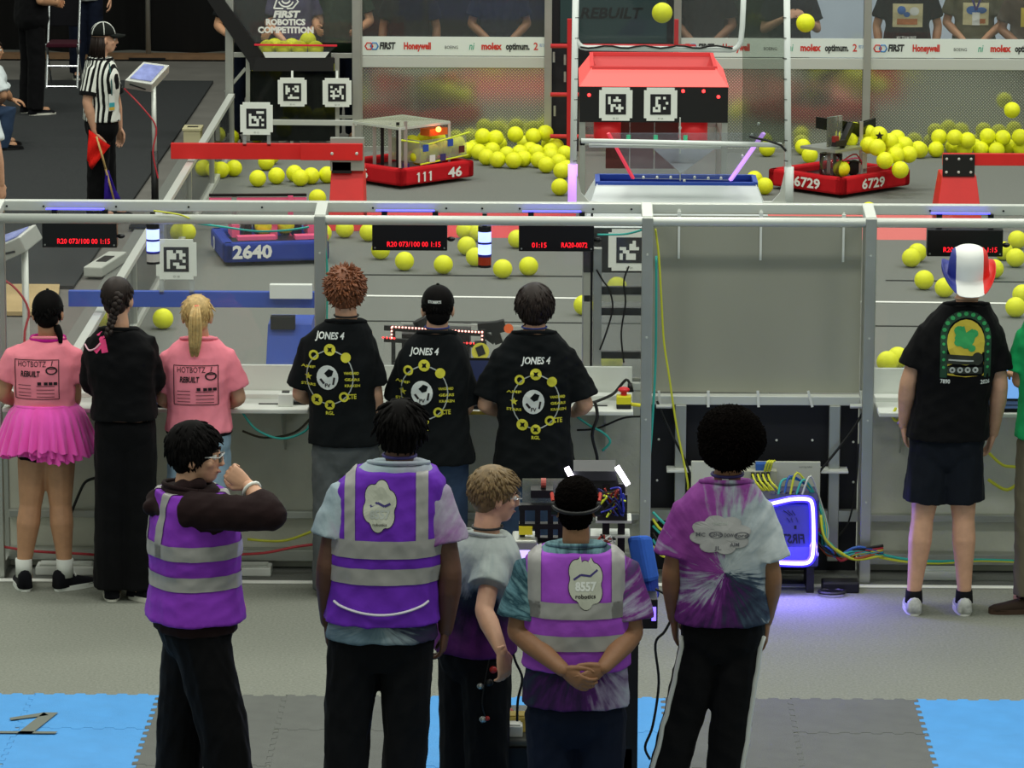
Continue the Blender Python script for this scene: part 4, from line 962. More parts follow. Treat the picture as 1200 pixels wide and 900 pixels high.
def tiedye(name, centre, stops, twist=1.0, rad=2.2, nz=.5, phase=0.0, nscale=6, streak=.45):
    if name in MATS: return MATS[name]
    m = M(name, '#808080', .85, bump=.3, bscale=14, spec=.2); nt = m.node_tree; N = nt.nodes; L = nt.links; b = N['Principled BSDF']
    tc = N['Texture Coordinate']
    def mth(op, a, b_=None):
        n = N.new('ShaderNodeMath'); n.operation = op
        for i, q in enumerate((a, b_)):
            if q is None: continue
            if isinstance(q, (int, float)): n.inputs[i].default_value = q
            else: L.new(q, n.inputs[i])
        return n.outputs[0]
    mp = N.new('ShaderNodeMapping'); mp.inputs['Location'].default_value = tuple(-x for x in centre); L.new(tc.outputs['Object'], mp.inputs[0])
    sx = N.new('ShaderNodeSeparateXYZ'); L.new(mp.outputs[0], sx.inputs[0]); x, y, z = sx.outputs
    d = mth('SQRT', mth('ADD', mth('MULTIPLY', x, x), mth('MULTIPLY', z, z))); a = mth('DIVIDE', mth('ARCTAN2', z, x), 2 * math.pi)
    n1 = N.new('ShaderNodeTexNoise'); n1.inputs['Scale'].default_value = nscale; n1.inputs['Detail'].default_value = 6; n1.inputs['Roughness'].default_value = .65; L.new(mp.outputs[0], n1.inputs[0])
    cb = N.new('ShaderNodeCombineXYZ'); L.new(mth('MULTIPLY', mth('DIVIDE', x, mth('ADD', d, .01)), 5), cb.inputs[0]); L.new(mth('MULTIPLY', mth('DIVIDE', z, mth('ADD', d, .01)), 5), cb.inputs[1]); L.new(mth('MULTIPLY', d, 3), cb.inputs[2])
    n2 = N.new('ShaderNodeTexNoise'); n2.inputs['Scale'].default_value = 2.2; n2.inputs['Detail'].default_value = 5; L.new(cb.outputs[0], n2.inputs[0])
    v = mth('FRACT', mth('ADD', mth('ADD', mth('ADD', mth('MULTIPLY', a, twist), mth('MULTIPLY', d, rad)), mth('MULTIPLY', n2.outputs['Fac'], streak)), mth('ADD', mth('MULTIPLY', n1.outputs['Fac'], nz), phase + 3)))
    r = N.new('ShaderNodeValToRGB'); L.new(v, r.inputs[0]); cr = r.color_ramp
    while len(cr.elements) > 1: cr.elements.remove(cr.elements[-1])
    for i, (p_, c) in enumerate(stops):
        e = cr.elements[0] if i == 0 else cr.elements.new(p_); e.position = p_; e.color = s2l(c)
    L.new(r.outputs[0], b.inputs['Base Color']); return m

DOWN = V((0, .12, -1))
S_TAN, S_LIGHT, S_DARK, S_MID = skin('tan', '#b98a68'), skin('light', '#cf9f82'), skin('dark', '#5d3d2e'), skin('mid', '#8e6547')
H_BLK = M('hair_black', '#0a0808', .8, var=.3, vscale=40, spec=.1); H_BRN = M('hair_brown', '#20140f', .55, var=.3, vscale=40, spec=.3); H_GIN = M('hair_ginger', '#7a4526', .55, var=.35, vscale=40)
H_BLD = M('hair_blonde', '#c8a76c', .5, var=.25, vscale=50); H_SANDY = M('hair_sandy', '#76603c', .55, var=.3, vscale=50)
C_PINK = cloth('pink', '#ff8fa0'); C_BLK = cloth('black', '#0e0e10', var=.2); C_BLKT = cloth('black_tee', '#111416', var=.2); C_TUTU = M('tulle', '#ff55c0', .9, var=.15, vscale=14, stretch=(1, 1, .15), sheen=.4)
C_DEN = cloth('denim_light', '#8fa9bd', var=.15, vs=12); C_JEAN = cloth('denim_blue', '#33435c', var=.2, vs=10); C_GJ = cloth('grey_jean', '#565a5c', var=.2, vs=8); C_NAVY = cloth('navy', '#141a2a', var=.2)
C_HOOD = cloth('hoodie', '#241819', var=.15); C_VEST = cloth('vest_purple', '#8438b8', rough=.6, var=.1); C_VEST2 = cloth('vest_violet', '#6a2fb4', rough=.6, var=.1); C_VEST3 = cloth('vest_orchid', '#9a4cc0', rough=.6, var=.1)
REFL = M('reflective', '#9b9a98', .45, var=.05, vscale=20); C_GRN = cloth('green', '#1fa35e'); C_KHA = cloth('khaki', '#6a6452'); C_SHORT = cloth('navy_short', '#161a22', var=.2, rough=.7)
LANY = M('lanyard', '#3a3170', .7)

def tee_print_jones(o, c, k=1.0):
    D = Decal(o, c)
    D.text('JONES 4', .0, .205 * k, .036 * k, INK_W, .155 * k, .03, .2)
    ring = [(.0, .135), (-.085, .105), (.085, .095), (-.07, -.135), (.0, -.16), (.075, -.115)]
    pts = [(.125 * k * math.sin(a), .135 * k * math.cos(a) * 1.06 - .012 * k) for a in np.linspace(0, 2 * math.pi, 25)]
    D.stroke([p for p in pts], .006, INK_G)
    for i, (u, v) in enumerate(ring):
        r = .031 if i in (0, 3) else .027; D.disc(u * k, v * k, r * k, r * k, INK_Y, .0055, 0 if i not in (1, 5) else .55, 14)
        if i in (0, 3, 4): D.poly([(u * k + .018 * k * math.cos(a) * (1 if q % 2 else .45), v * k + .018 * k * math.sin(a) * (1 if q % 2 else .5)) for q, a in enumerate(np.linspace(0, 6.283, 9)[:-1])], C_BLKT, .007)
    D.disc(-.012 * k, -.012 * k, .058 * k, .066 * k, INK_W, .005); 
    D.poly([(-.03 * k, .01 * k), (-.005 * k, .035 * k), (.02 * k, .025 * k), (.012 * k, -.002 * k), (-.01 * k, -.01 * k)], C_BLKT, .0068); D.stroke([(-.05 * k, -.02 * k), (-.03 * k, -.045 * k)], .012 * k, INK_K, .0068); D.stroke([(.025 * k, -.01 * k), (.018 * k, -.05 * k)], .01 * k, INK_K, .0068)
    D.text('FV', -.012 * k, -.055 * k, .02 * k, INK_K, None, .03, 0, .0068)
    for u, v, t_ in ((-.115, .04, 'AMF'), (-.115, -.055, 'STARS'), (.115, .012, 'VANGUARD'), (.118, -.022, 'GEARS'), (.12, -.055, 'KRAKEN')): D.text(t_, u * k, v * k, .014 * k, INK_Y, .08 * k, .03)
    st = [(-.115 * k + .022 * k * math.cos(a) * (1 if q % 2 == 0 else .42), -.012 * k + .022 * k * math.sin(a) * (1 if q % 2 == 0 else .42)) for q, a in enumerate(np.linspace(1.57, 7.853, 11)[:-1])]
    D.poly(st, INK_Y, .0055)
    D.text('CTE', .115 * k, -.115 * k, .026 * k, INK_Y, .05 * k, .03); D.text('RGL', 0, -.205 * k, .018 * k, INK_Y, .045 * k, .03); D.done('back_print')
def tee_print_hot(o, c, k=1.0):
    D = Decal(o, c); w_, h_ = .118 * k, .105 * k
    D.stroke([(-w_, h_), (w_, h_), (w_, -h_), (-w_, -h_), (-w_, h_)], .004, INK_K)
    D.text('HOTBOTZ', -.025 * k, .082 * k, .03 * k, INK_K, .15 * k, .0); D.text('REBUILT', -.035 * k, .03 * k, .03 * k, INK_K, .105 * k, .035, .15)
    D.disc(.08 * k, .05 * k, .032 * k, .022 * k, INK_K, .0045, .72, 14); D.stroke([(.06 * k, .06 * k), (.1 * k, .06 * k)], .005, INK_K); D.stroke([(.08 * k, .075 * k), (.085 * k, .1 * k)], .005, INK_K)
    for u in (.015, .05, .075, .1): D.poly([((u - .01) * k, -.012 * k), ((u + .01) * k, -.012 * k), ((u + .01) * k, -.028 * k), ((u - .01) * k, -.028 * k)], INK_K, .0045)
    for v in (-.03, -.05, -.07, -.088): D.stroke([(-.1 * k, v * k), (-.03 * k, v * k)], .003, INK_K); D.stroke([(.0, (v - .004) * k), (.095 * k, (v - .004) * k)], .003, INK_K)
    D.done('back_print')

# ---- 1 pink tutu
P = Person('woman in pink shirt and magenta tutu standing at the left station', -.55, 0, 1, w=.93, hipw=1.12, d=.95)
P.joints(neck=(57, 394, .02), shL=(17, 412), shR=(85, 412), elL=(3, 462, .02), wrL=(22, 472, .22), elR=(87, 466, .02), wrR=(82, 476, .24), hiL=(42, 512), hiR=(68, 512), knL=(36, 590, .01), knR=(71, 590, .01), anL=(28, 664, -.02), anR=(76, 664, -.02))
P.head(56, 366, .02, pitch=-5, size=.95); P.hand('L', (.1, 1, -.1), (0, 0, -1), .5); P.hand('R', (-.1, 1, -.1), (0, 0, -1), .5)
P.body(S_TAN, .98, 1.08); o = P.shirt(C_PINK, P.p(57, 478).z, .62, .014, .0, wr=.005, sl_r=.07); tee_print_hot(o, P.p(46, 440))
P.hairlocks(H_BLK, 160, (.03, .05), .008, zmin=-.07, grav=.9, zmax=.035, lift=.1); P.cap(cloth('cap_black', '#131614'), True)
MB().tube(curve([P.p(66, 382, -.02), P.p(70, 392, -.04), P.p(71, 402, -.06)], 3), [.02, .021, .02, .018, .015, .012, .01], 7).build('ponytail', H_BLK, P.root, smooth=True)
c = P.p(57, 392, 0); m_ = MB()
P.ring_around('neck_scarf', 1.14, cloth('magenta', '#c71f8f'), .006, .017)
# tutu: three pleated flared layers
for li, (dz, R0, R1, z1) in enumerate(((0, .165, .255, 524), (.005, .16, .235, 529), (-.005, .15, .21, 533))):
    zt_, zb_ = P.p(57, 474).z + dz, P.p(57, z1).z; n = 160; rings = []; rg = random.Random(li)
    ph = [rg.uniform(-1, 1) for _ in range(n)]
    for i, u in enumerate((0, .15, .4, .7, 1)):
        ring = []
        for q in range(n):
            a = 2 * math.pi * q / n; R_ = R0 + (R1 - R0) * (u ** .55) + (.012 + .016 * u) * math.sin(a * 27 + li + ph[q] * .8) * u + .008 * ph[q] * u
            ring.append((P.pel.x + math.cos(a) * R_ * 1.02, P.pel.y + math.sin(a) * R_ * .85, zt_ + (zb_ - zt_) * u + .008 * ph[(q * 3) % n] * u + .02 * math.sin(a * 3 + li) * u))
        rings.append(ring)
    MB().rings(rings, cap=False).build('tutu_layer', C_TUTU, P.root, smooth=True)
P.ring_around('waistband', P.zt(P.p(57, 474).z), C_TUTU, .02, .014)
P.pants(cloth('black_short', '#171016'), P.p(57, 500).z, .32, (.10, .098, .09), name='shorts')
for sd in 'LR':
    a = P.j['an' + sd]; MB().tube([(a.x, a.y, .07), (a.x, a.y, .17)], [.044, .046], 12).build('sock', M('sock_white', '#d9dcd6', .9), P.root, smooth=True)
P.shoes(cloth('shoe_black', '#15151a'), WHT, .26, [(-.25, 1, 0), (.75, .65, 0)], .115)

# ---- 2 black sweatshirt, braid
P = Person('woman in black sweatshirt and wide black trousers with long braid', -.78, 6, 2, w=.92, hipw=1.0)
P.joints(neck=(139, 383, .0), shL=(112, 402), shR=(170, 400), elL=(105, 448, .06), wrL=(122, 462, .26), elR=(182, 446, .05), wrR=(172, 462, .26), hiL=(134, 505), hiR=(160, 505), knL=(132, 595), knR=(162, 595), anL=(131, 682), anR=(163, 682))
P.head(138, 350, .02, yaw=14, size=.96); P.hand('L', (.1, 1, 0), (0, 0, -1), .5); P.hand('R', (0, 1, 0), (0, 0, -1), .5); P.body(S_LIGHT, .95)
o = P.shirt(C_BLK, P.p(140, 489).z, mg=.03, flare=.02, long=True, arm=1.02, name='sweatshirt', wr=.008)
P.hairlocks(H_BRN, 260, (.035, .05), .007, lift=.1, grav=.9, jit=.12, zmin=-.06, crown=(0, .06))
pts = curve([P.p(139, 345, -.09), P.p(137, 357, -.115), P.p(133, 370, -.10), P.p(130, 380, -.12), P.p(127, 392, -.15)], 4)
m_ = MB()
for i, q in enumerate(pts): sg = 1 if i % 2 else -1; m_.ell(q + V((sg * .009, 0, 0)), (.022 - .0006 * i, .016, .017), Matrix.Rotation(sg * .5, 3, 'Y'), 8)
m_.build('braid', H_BRN, P.root, smooth=True)
bv = bvh_of(o)
loop = [(150, 375.5), (143, 380), (136, 388), (131, 393)], [(104, 386), (98.5, 395), (98, 406), (104, 411), (112, 408), (118, 402)]
for lp in loop:
    pts = [cast(bv, P.p(x, y, -.1), off=.006) for x, y in lp]; pts = [q for q in pts if q is not None]; MB().tube(curve(pts, 3), .0045, 5).build('pink_cord', M('cord_pink', '#e9b6c4', .7), o)
D = Decal(o, P.p(118, 396)); hot = M('ink_hotpink', '#e8407e', .8)
D.stroke([(-.03, .045), (.0, .04), (.02, .012), (.03, -.03), (.035, -.055)], .034, hot); D.stroke([(.028, .0), (0, -.03), (-.02, -.055)], .026, hot); D.done('ribbon_print')
P.pants(C_BLK, P.p(140, 500).z, 1.0, (.105, .098, .10), name='trousers')
P.shoes(cloth('shoe_black', '#15151a'), M('sole_cream', '#d9d8cc', .6), .26, [(-.1, 1, 0), (.85, -.55, 0)], .07)

# ---- 3 blonde ponytail
P = Person('blonde ponytail woman in pink shirt and light denim shorts', -.6, 0, 3, w=.92, hipw=1.05)
P.joints(neck=(233, 394, .0), shL=(200, 414), shR=(264, 412), elL=(191, 468, .02), wrL=(206, 474, .24), elR=(280, 466, .02), wrR=(268, 474, .24), hiL=(220, 520), hiR=(247, 520), knL=(216, 600), knR=(252, 600), anL=(214, 672), anR=(254, 672))
P.head(231, 370, .0, size=.94); P.hand('L', (.1, 1, 0), (0, 0, -1), .5); P.hand('R', (0, 1, 0), (0, 0, -1), .5); P.body(S_LIGHT, .95)
o = P.shirt(C_PINK, P.p(233, 504).z, .78, .022, .03, wr=.006, sl_r=.078); tee_print_hot(o, P.p(232, 446))
P.hairlocks(H_BLD, 320, (.04, .06), .006, lift=.06, grav=.3, jit=.08, zmin=-.06, crown=(0, .08))
m_ = MB(); rg = random.Random(5)
for i in range(46):
    a, b = rg.uniform(-1, 1), rg.uniform(-1, 1)
    pts = curve([P.p(230 + a * 2.0, 358 + b, -.085), P.p(229 + a * 6, 372 + b * 2, -.15 + b * .015), P.p(229 + a * 7, 394, -.15 + b * .015), P.p(228 + a * 4, 414 + b * 5, -.14 + b * .01)], 3)
    m_.tube(pts, [.007] * (len(pts) - 1) + [.002], 4)
m_.build('ponytail', H_BLD, P.root, smooth=True)
MB().tube([P.p(228, 360, -.1), P.p(233, 360.5, -.1)], .013, 8).build('hair_tie', cloth('coral', '#e58a70'), P.root)
P.pants(C_DEN, P.p(233, 512).z, .62, (.105, .105, .1), name='denim_shorts'); P.ring_around('belt', P.zt(P.p(233, 505).z), cloth('belt', '#16161c'), .022, .012)
P.shoes(WHT, WHT, .25)

# ---- 5 ginger operator
def jeans_shoes(P): P.shoes(cloth('shoe_black', '#15151a'), M('sole_cream', '#d9d8cc', .6), .28)
P = Person('operator with curly ginger hair in black printed shirt and grey jeans', -.65, 4, 5, w=1.0)
P.joints(neck=(406, 373, .0), shL=(364, 397), shR=(428, 397), elL=(351, 462, .03), wrL=(372, 470, .26), elR=(440, 462, .0), wrR=(440, 500, .10), hiL=(388, 528), hiR=(422, 528), knL=(386, 610), knR=(424, 610), anL=(384, 684), anR=(426, 684))
P.head(405, 342, .01, yaw=8); P.hand('L', (.2, 1, 0), (0, 0, -1), .5); P.hand('R', (-.05, .4, -1), (-1, 0, 0), .6); P.body(S_LIGHT)
o = P.shirt(C_BLKT, P.p(405, 518).z, .84, .026, .03, sl_r=.082, wr=.008); tee_print_jones(o, P.p(388, 434), 1.0)
P.hairlocks(H_GIN, 900, (.03, .045), .0075, zmin=-.07, lift=.9, grav=.2, jit=.7, puff=.016)
P.pants(C_GJ, P.p(405, 530).z, 1, (.105, .088, .085)); P.ring_around('lanyard_cord', 1.19, BC, .006, .005); jeans_shoes(P)
# ---- 6 cap operator
P = Person('operator in black cap and black printed shirt at the middle station', -.65, 0, 6, w=.96)
P.joints(neck=(512, 386, .0), shL=(479, 412), shR=(536, 411), elL=(466, 470, .06), wrL=(478, 486, .28), elR=(547, 476, .04), wrR=(538, 484, .26), hiL=(499, 540), hiR=(527, 540), knL=(497, 615), knR=(529, 615), anL=(496, 684), anR=(530, 684))
P.head(513, 361, .01, yaw=-4); P.hand('L', (.2, 1, 0), (0, 0, -1), .5); P.hand('R', (-.2, 1, 0), (0, 0, -1), .5); P.body(S_LIGHT)
o = P.shirt(C_BLKT, P.p(512, 540).z, .95, .026, .04, sl_r=.085, wr=.008); tee_print_jones(o, P.p(498, 452), 1.0)
P.hairlocks(H_BLK, 200, (.02, .03), .007, zmin=-.055, lift=.12, grav=.8, zmax=.03); cp = P.cap(cloth('cap_black', '#131614'))
D = Decal(cp, P.p(510, 350.5)); D.text('STOBERTS', 0, 0, .014, INK_W, .07, .03); D.done('cap_print')
P.pants(C_JEAN, P.p(512, 540).z, 1, (.10, .088, .08)); P.ring_around('lanyard_cord', 1.19, M('cord_blue', '#2b3f8c', .7), .006, .005); jeans_shoes(P)
# ---- 7 dark hair operator
P = Person('operator with thick dark hair in black printed shirt at the emergency stop', -.65, 0, 7, w=1.06)
P.joints(neck=(626, 386, .0), shL=(589, 412), shR=(663, 411), elL=(568, 474, .0), wrL=(590, 484, .26), elR=(686, 474, .0), wrR=(672, 484, .26), hiL=(608, 548), hiR=(644, 548), knL=(606, 620), knR=(646, 620), anL=(605, 684), anR=(647, 684))
P.head(627, 361, .01, yaw=2, size=1.02); P.hand('L', (.2, 1, 0), (0, 0, -1), .5); P.hand('R', (-.2, 1, 0), (0, 0, -1), .5); P.body(S_LIGHT, 1.04)
o = P.shirt(C_BLKT, P.p(626, 556).z, .86, .03, .04, sl_r=.088, wr=.009); tee_print_jones(o, P.p(628, 462), 1.0)
P.hairlocks(H_BRN, 700, (.04, .06), .008, zmin=-.06, lift=.1, grav=.75, jit=.12, puff=.018)
P.pants(C_JEAN, P.p(626, 556).z, 1, (.11, .09, .085)); P.ring_around('lanyard_cord', 1.19, M('cord_blue', '#2b3f8c', .7), .006, .005); jeans_shoes(P)

# ---- 12 tricolour hat operator
P = Person('operator in tricolour cowboy hat, black shirt and dark shorts', -.95, 0, 12, w=1.10, d=1.08)
P.joints(neck=(1133, 352, .0), shL=(1087, 384), shR=(1164, 384), elL=(1064, 448, -.02), wrL=(1059, 498, .08), elR=(1172, 452, -.02), wrR=(1164, 508, .08), hiL=(1092, 520), hiR=(1126, 520), knL=(1081, 606), knR=(1129, 606), anL=(1071, 694, -.03), anR=(1130, 692, -.03))
P.head(1134, 328, .02); P.hand('L', (.15, .3, -1), (1, 0, 0), .7); P.hand('R', (-.25, .3, -1), (-1, 0, 0), .7); P.body(S_LIGHT, 1.06, 1.06)
o = P.shirt(C_BLK, P.p(1118, 512).z, .72, .03, .03, sl_r=.09, wr=.008)
D = Decal(o, P.p(1129, 402)); G1, Y1, K1 = M('ink_green', '#2f9d57', .8), M('ink_gold', '#c9b53a', .8), M('ink_dark', '#22281f', .8)
arch = [(-.115, -.155)] + [(.115 * math.cos(a), .055 + .12 * math.sin(a)) for a in np.linspace(math.pi, 0, 13)] + [(.115, -.155)]
D.stroke(arch, .035, M('ink_forest', '#16402a', .8), .0035)
for i, a in enumerate(np.linspace(math.pi, 0, 11)): D.disc(.117 * math.cos(a), .055 + .122 * math.sin(a), .012, .011, G1, .0055, 0, 8)
for v in (.02, -.02, -.06, -.1): D.disc(-.115, v, .008, .008, G1, .0055, 0, 8); D.disc(.115, v, .008, .008, G1, .0055, 0, 8)
D.disc(0, .03, .098, .118, Y1, .004); D.poly([(-.095, .03), (.0, .03), (.095, .03), (.095, -.145), (0, -.15), (-.095, -.14)], Y1, .0042)
for pts in ([(-.06, .05), (-.045, .1), (-.01, .115), (.0, .08), (.03, .1), (.055, .085), (.04, .03), (.01, .0), (-.03, .01)],): D.poly(pts, G1, .006)
for u, v, r in ((-.035, .09, .028), (.04, .075, .024), (0, .03, .036), (.03, .0, .02), (-.04, .03, .022)): D.disc(u, v, r, r * .9, G1, .0062, 0, 10)
D.poly([(-.1, -.03), (.06, -.04), (.06, -.085), (-.1, -.08)], K1, .0062); D.disc(.06, -.055, .03, .034, K1, .0066, 0, 14); D.poly([(-.095, -.095), (.085, -.1), (.085, -.135), (-.095, -.13)], K1, .0062)
for u in (-.07, -.03, .01, .05): D.disc(u, -.112, .016, .016, INK_G, .0075, .4, 10)
D.stroke([(-.09, -.06), (.04, -.065)], .008, INK_G, .0075); D.text('7890', -.105, -.175, .022, INK_W, .05, .03); D.text('2026', .105, -.18, .022, INK_W, .05, .03); D.done('back_print')
P.pants(C_SHORT, P.p(1105, 516).z, .78, (.118, .118, .115), mg=.022, name='shorts', wr=.008)
P.hairlocks(M('hair_short', '#5a4634', .6), 120, (.012, .02), .006, zmin=-.06)
hat = MB(); rings = []; HT = Matrix.Rotation(math.radians(16), 3, 'X')
for i, (R_, z, sq) in enumerate(((.03, .175, .8), (.062, .172, .85), (.085, .155, .9), (.094, .11, 1), (.099, .055, 1), (.102, .042, 1), (.13, .030, 1.05), (.165, .032, 1.05), (.185, .04, 1.05))):
    ring = []
    for q in range(36):
        a = 2 * math.pi * q / 36; x, y = math.cos(a), math.sin(a); up = (max(0, abs(x) - .35) ** 1.3) * .11 * (max(0, i - 5) / 3); k = 1 - .28 * abs(x) * (max(0, i - 5) / 3)
        dent = 0
        q_ = HT @ V((x * R_ * k * 1.05, y * R_ * sq * 1.12, z * 1.1 + up + dent - (.03 * (abs(y) ** 2) if i > 6 else 0))); ring.append(P.hl(q_ + V((0, -.012, -.01))))
    rings.append(ring)
hat.rings(rings, cap=False); hat.f.append(tuple(range(35, -1, -1))); hat.mi.append(0)
me = hat.mesh('cowboy_hat')
ho = link('cowboy_hat', me, None, P.root, smooth=True)
hm = M('hat_tricolour', '#e8e8e4', .55); nt = hm.node_tree; N = nt.nodes
sx = N.new('ShaderNodeSeparateXYZ'); nt.links.new(N['Texture Coordinate'].outputs['Object'], sx.inputs[0])
cr = N.new('ShaderNodeValToRGB'); mr = N.new('ShaderNodeMapRange'); hx = P.hc.x - P.root.location.x; mr.inputs[1].default_value = hx - .2; mr.inputs[2].default_value = hx + .2
nt.links.new(sx.outputs[0], mr.inputs[0]); nt.links.new(mr.outputs[0], cr.inputs[0]); cr.color_ramp.interpolation = 'CONSTANT'
cr.color_ramp.elements[0].color = s2l('#27338f'); e = cr.color_ramp.elements.new(.32); e.color = s2l('#e6e8e4'); cr.color_ramp.elements[-1].position = .67; cr.color_ramp.elements[-1].color = s2l('#e02a22')
nt.links.new(cr.outputs[0], N['Principled BSDF'].inputs['Base Color']); me.materials.append(hm)
so = ho.modifiers.new('s', 'SOLIDIFY'); so.thickness = .004; P.ring_around('necklace', 1.2, M('cord_tan', '#b89a86', .6), .004, .004)
a = P.j['wrL']; MB().tube([a + V((-.03, 0, .01)), a + V((0, -.03, .01)), a + V((.03, 0, .01)), a + V((0, .03, .01)), a + V((-.03, 0, .01))], .007, 6).build('wristband', cloth('band_violet', '#7a6ab0'), P.root, smooth=True)
for sd in 'LR':
    a = P.j['an' + sd]; MB().tube([(a.x, a.y, .06), (a.x, a.y, .125)], [.048, .044], 12).build('sock', cloth('sock_black', '#16161a'), P.root, smooth=True)
P.shoes(M('shoe_greywhite', '#b9bbb8', .6, var=.25, vscale=30), M('sole_white', '#dfe0da', .5), .28, None, .095)

# ---- 13 green shirt at the right edge
P = Person('person in green shirt and khaki trousers cut by the right edge', -.95, -20, 13)
P.joints(neck=(1236, 352), shL=(1203, 388), shR=(1272, 388), elL=(1195, 446, .0), wrL=(1196, 440, .22), elR=(1282, 455), wrR=(1276, 510, .05), hiL=(1215, 520), hiR=(1250, 520), knL=(1208, 605), knR=(1252, 605), anL=(1207, 690), anR=(1255, 690))
P.head(1236, 322, .0); P.hand('L', (-.35, .9, .1), (.3, 0, -1), .9); P.hand('R', DOWN, (-1, 0, 0)); P.body(S_TAN)
P.shirt(C_GRN, P.p(1232, 512).z, .8, .03, .02, sl_r=.085); P.pants(C_KHA, P.p(1232, 520).z, 1, (.105, .09, .085)); P.hairlocks(H_BRN, 300, (.03, .05)); P.shoes(cloth('shoe_brown', '#3a2f28'), cloth('sole_brown', '#4a3a30'), .28, [(-.9, -.1, 0), (-.6, .6, 0)])
# ------------------------------------------------------------------ front row
STRIPE = REFL
def vest(P, mat, hem, top=1.115, mg=.045, flare=.02, arm=.175):
    """sleeveless vest; narrower over the shoulders"""
    mb = MB()
    def wf(t, w_, d_): k = min(1, max(0, (t - .55) / .25)); return (w_ + (min(w_, arm * P.w + mg * .3) - w_) * k, d_ + .004)
    P.sections(mb, P.zt(hem), top, mg, flare, wf=wf)
    for sd in (-1, 1):   # shoulder straps rise over the trapezius
        a = P.shc + P.lat * sd * .085 * P.w + V((0, 0, .012)); b = P.shc + P.lat * sd * .13 * P.w + V((0, 0, -.02))
        mb.ell((a + b) / 2, (.055, .085 * P.d + .02, .05))
    me = remesh(mb, .009, 2, 'vest'); wrinkle(me, .0035, P.seed); return link('vest', me, mat, P.root, smooth=True)
def vbands(P, o, zs, xs=None, zlow=None):
    up = V((0, 0, 1))
    for z0, z1 in zs: band(o, [(V((0, 0, z1)), up), (V((0, 0, z0)), -up)], REFL)
    for (u0, u1) in xs or (): band(o, [(P.shc + P.lat * u1, P.lat), (P.shc + P.lat * u0, -P.lat), (V((0, 0, zlow)), -up)], REFL)
def cloud(D, u, v, rx, ry, mat, rim, rot=0, n=6):
    f = lambda a: .80 + .20 * abs(math.sin(a * n / 2 + .6)) ** .7
    D.disc(u, v, rx * 1.04, ry * 1.03, rim, .004, 0, 48, f, rot); D.disc(u, v, rx, ry, mat, .0065, 0, 48, f, rot)

# ---- 8 vest man with short twists
P = Person('tall man in purple reflective vest with short dark twisted hair, seen from behind', -5.2, 0, 8, w=1.24, d=1.15, hipw=1.0)
P.joints(neck=(468, 537, .0), shL=(404, 572), shR=(510, 575), elL=(384, 664, -.05), wrL=(384, 728, .06), elR=(528, 672, -.05), wrR=(522, 738, .02), hiL=(418, 748), hiR=(476, 748), knL=(406, 858, .0), knR=(476, 858, .0), anL=(403, 962, -.02), anR=(470, 962, -.02))
P.head(470, 505, .02, size=1.06); P.hand('L', (.02, .2, -1), (1, 0, 0), .5); P.hand('R', (-.12, .1, -1), (-1, .2, 0), .75); P.body(S_DARK, 1.22, 1.2)
TD8 = tiedye('tiedye_a', (0, 0, 1.05), [(0, '#6d8490'), (.1, '#8c9ca4'), (.2, '#2f3448'), (.34, '#3a1d4c'), (.44, '#7a2f86'), (.58, '#a09cae'), (.7, '#9fb0b8'), (.85, '#5d7484'), (1, '#6d8490')], 1.0, .3, .12, .03, streak=.28)
sh = P.shirt(TD8, P.p(445, 745).z, .62, .03, .02, arm=1.28, sl_r=.086, wr=.006)
o = vest(P, C_VEST2, P.p(447, 724).z, mg=.05)
zz = lambda py: P.p(447, py, -.18).z
vbands(P, o, [(zz(655), zz(634)), (zz(686), zz(667))], [(-.185, -.14), (.115, .165)], zz(634))
D = Decal(o, P.p(447, 583)); CR = M('patch_cream', '#b9bcae', .7)
cloud(D, 0, 0, .072, .11, CR, INK_K, 0, 6)
D.text('FRESH', .005, .035, .03, LANY, .07, .02, .2); D.stroke([(-.04, .0), (-.01, .015), (.02, .0), (.045, .012)], .01, LANY, .0078); D.text('8557', .0, -.035, .035, INK_G, .085, .04, 0, .0082); D.text('robotics', 0, -.075, .012, INK_K, .06, .01, 0, .0082); D.done('back_patch')
P.hairlocks(H_BLK, 520, (.05, .075), .0105, zmin=-.06, lift=.12, grav=.85, jit=.2, puff=.012)
P.pants(cloth('sweat_black', '#101114', var=.2), P.p(447, 748).z, 1, (.120, .100, .094), mg=.02, wr=.008); P.ring_around('lanyard_cord', 1.2, LANY, .008, .007)
MB().tube([P.p(391 + 5.3 * i, 704 + 17 * math.sin(math.pi * i / 21) ** .7, -.205 + .07 * (abs(i - 10.5) / 10.5) ** 2) for i in range(22)], .006, 5).build('vest_piping', M('piping_white', '#d5d0dc', .7), o)
P.shoes(cloth('shoe_black', '#15151a'), WHT, .30)

# ---- 10 headphones man, hands behind back
P = Person('man in purple vest and headphones with hands clasped behind his back', -5.25, 0, 10, w=1.2, d=1.12)
P.joints(neck=(675, 634, .0), shL=(621, 662), shR=(731, 662), elL=(607, 740, -.05), wrL=(660, 785, -.26), elR=(741, 742, -.05), wrR=(707, 782, -.25), hiL=(647, 836), hiR=(703, 836), knL=(646, 940), knR=(704, 940), anL=(644, 1030), anR=(704, 1030))
P.head(675, 594, .03, size=1.0); P.hand('L', (.85, -.35, -.55), (.35, .5, .1), .75, 1.0, thumb=(.3, -.3, 1)); P.hand('R', (-.8, -.4, -.5), (-.35, .5, .1), .8, 1.0, thumb=(-.3, -.3, 1)); P.body(S_MID, 1.18, 1.15)
TD10 = tiedye('tiedye_b', (0, 0, 1.0), [(0, '#20404c'), (.08, '#5f8792'), (.16, '#1f3440'), (.26, '#2c1c40'), (.36, '#4a2060'), (.46, '#8d86a0'), (.58, '#aab4c0'), (.7, '#6a2878'), (.82, '#2c4854'), (.92, '#6f969e'), (1, '#20404c')], 1.0, .5, .25, .12, streak=.4)
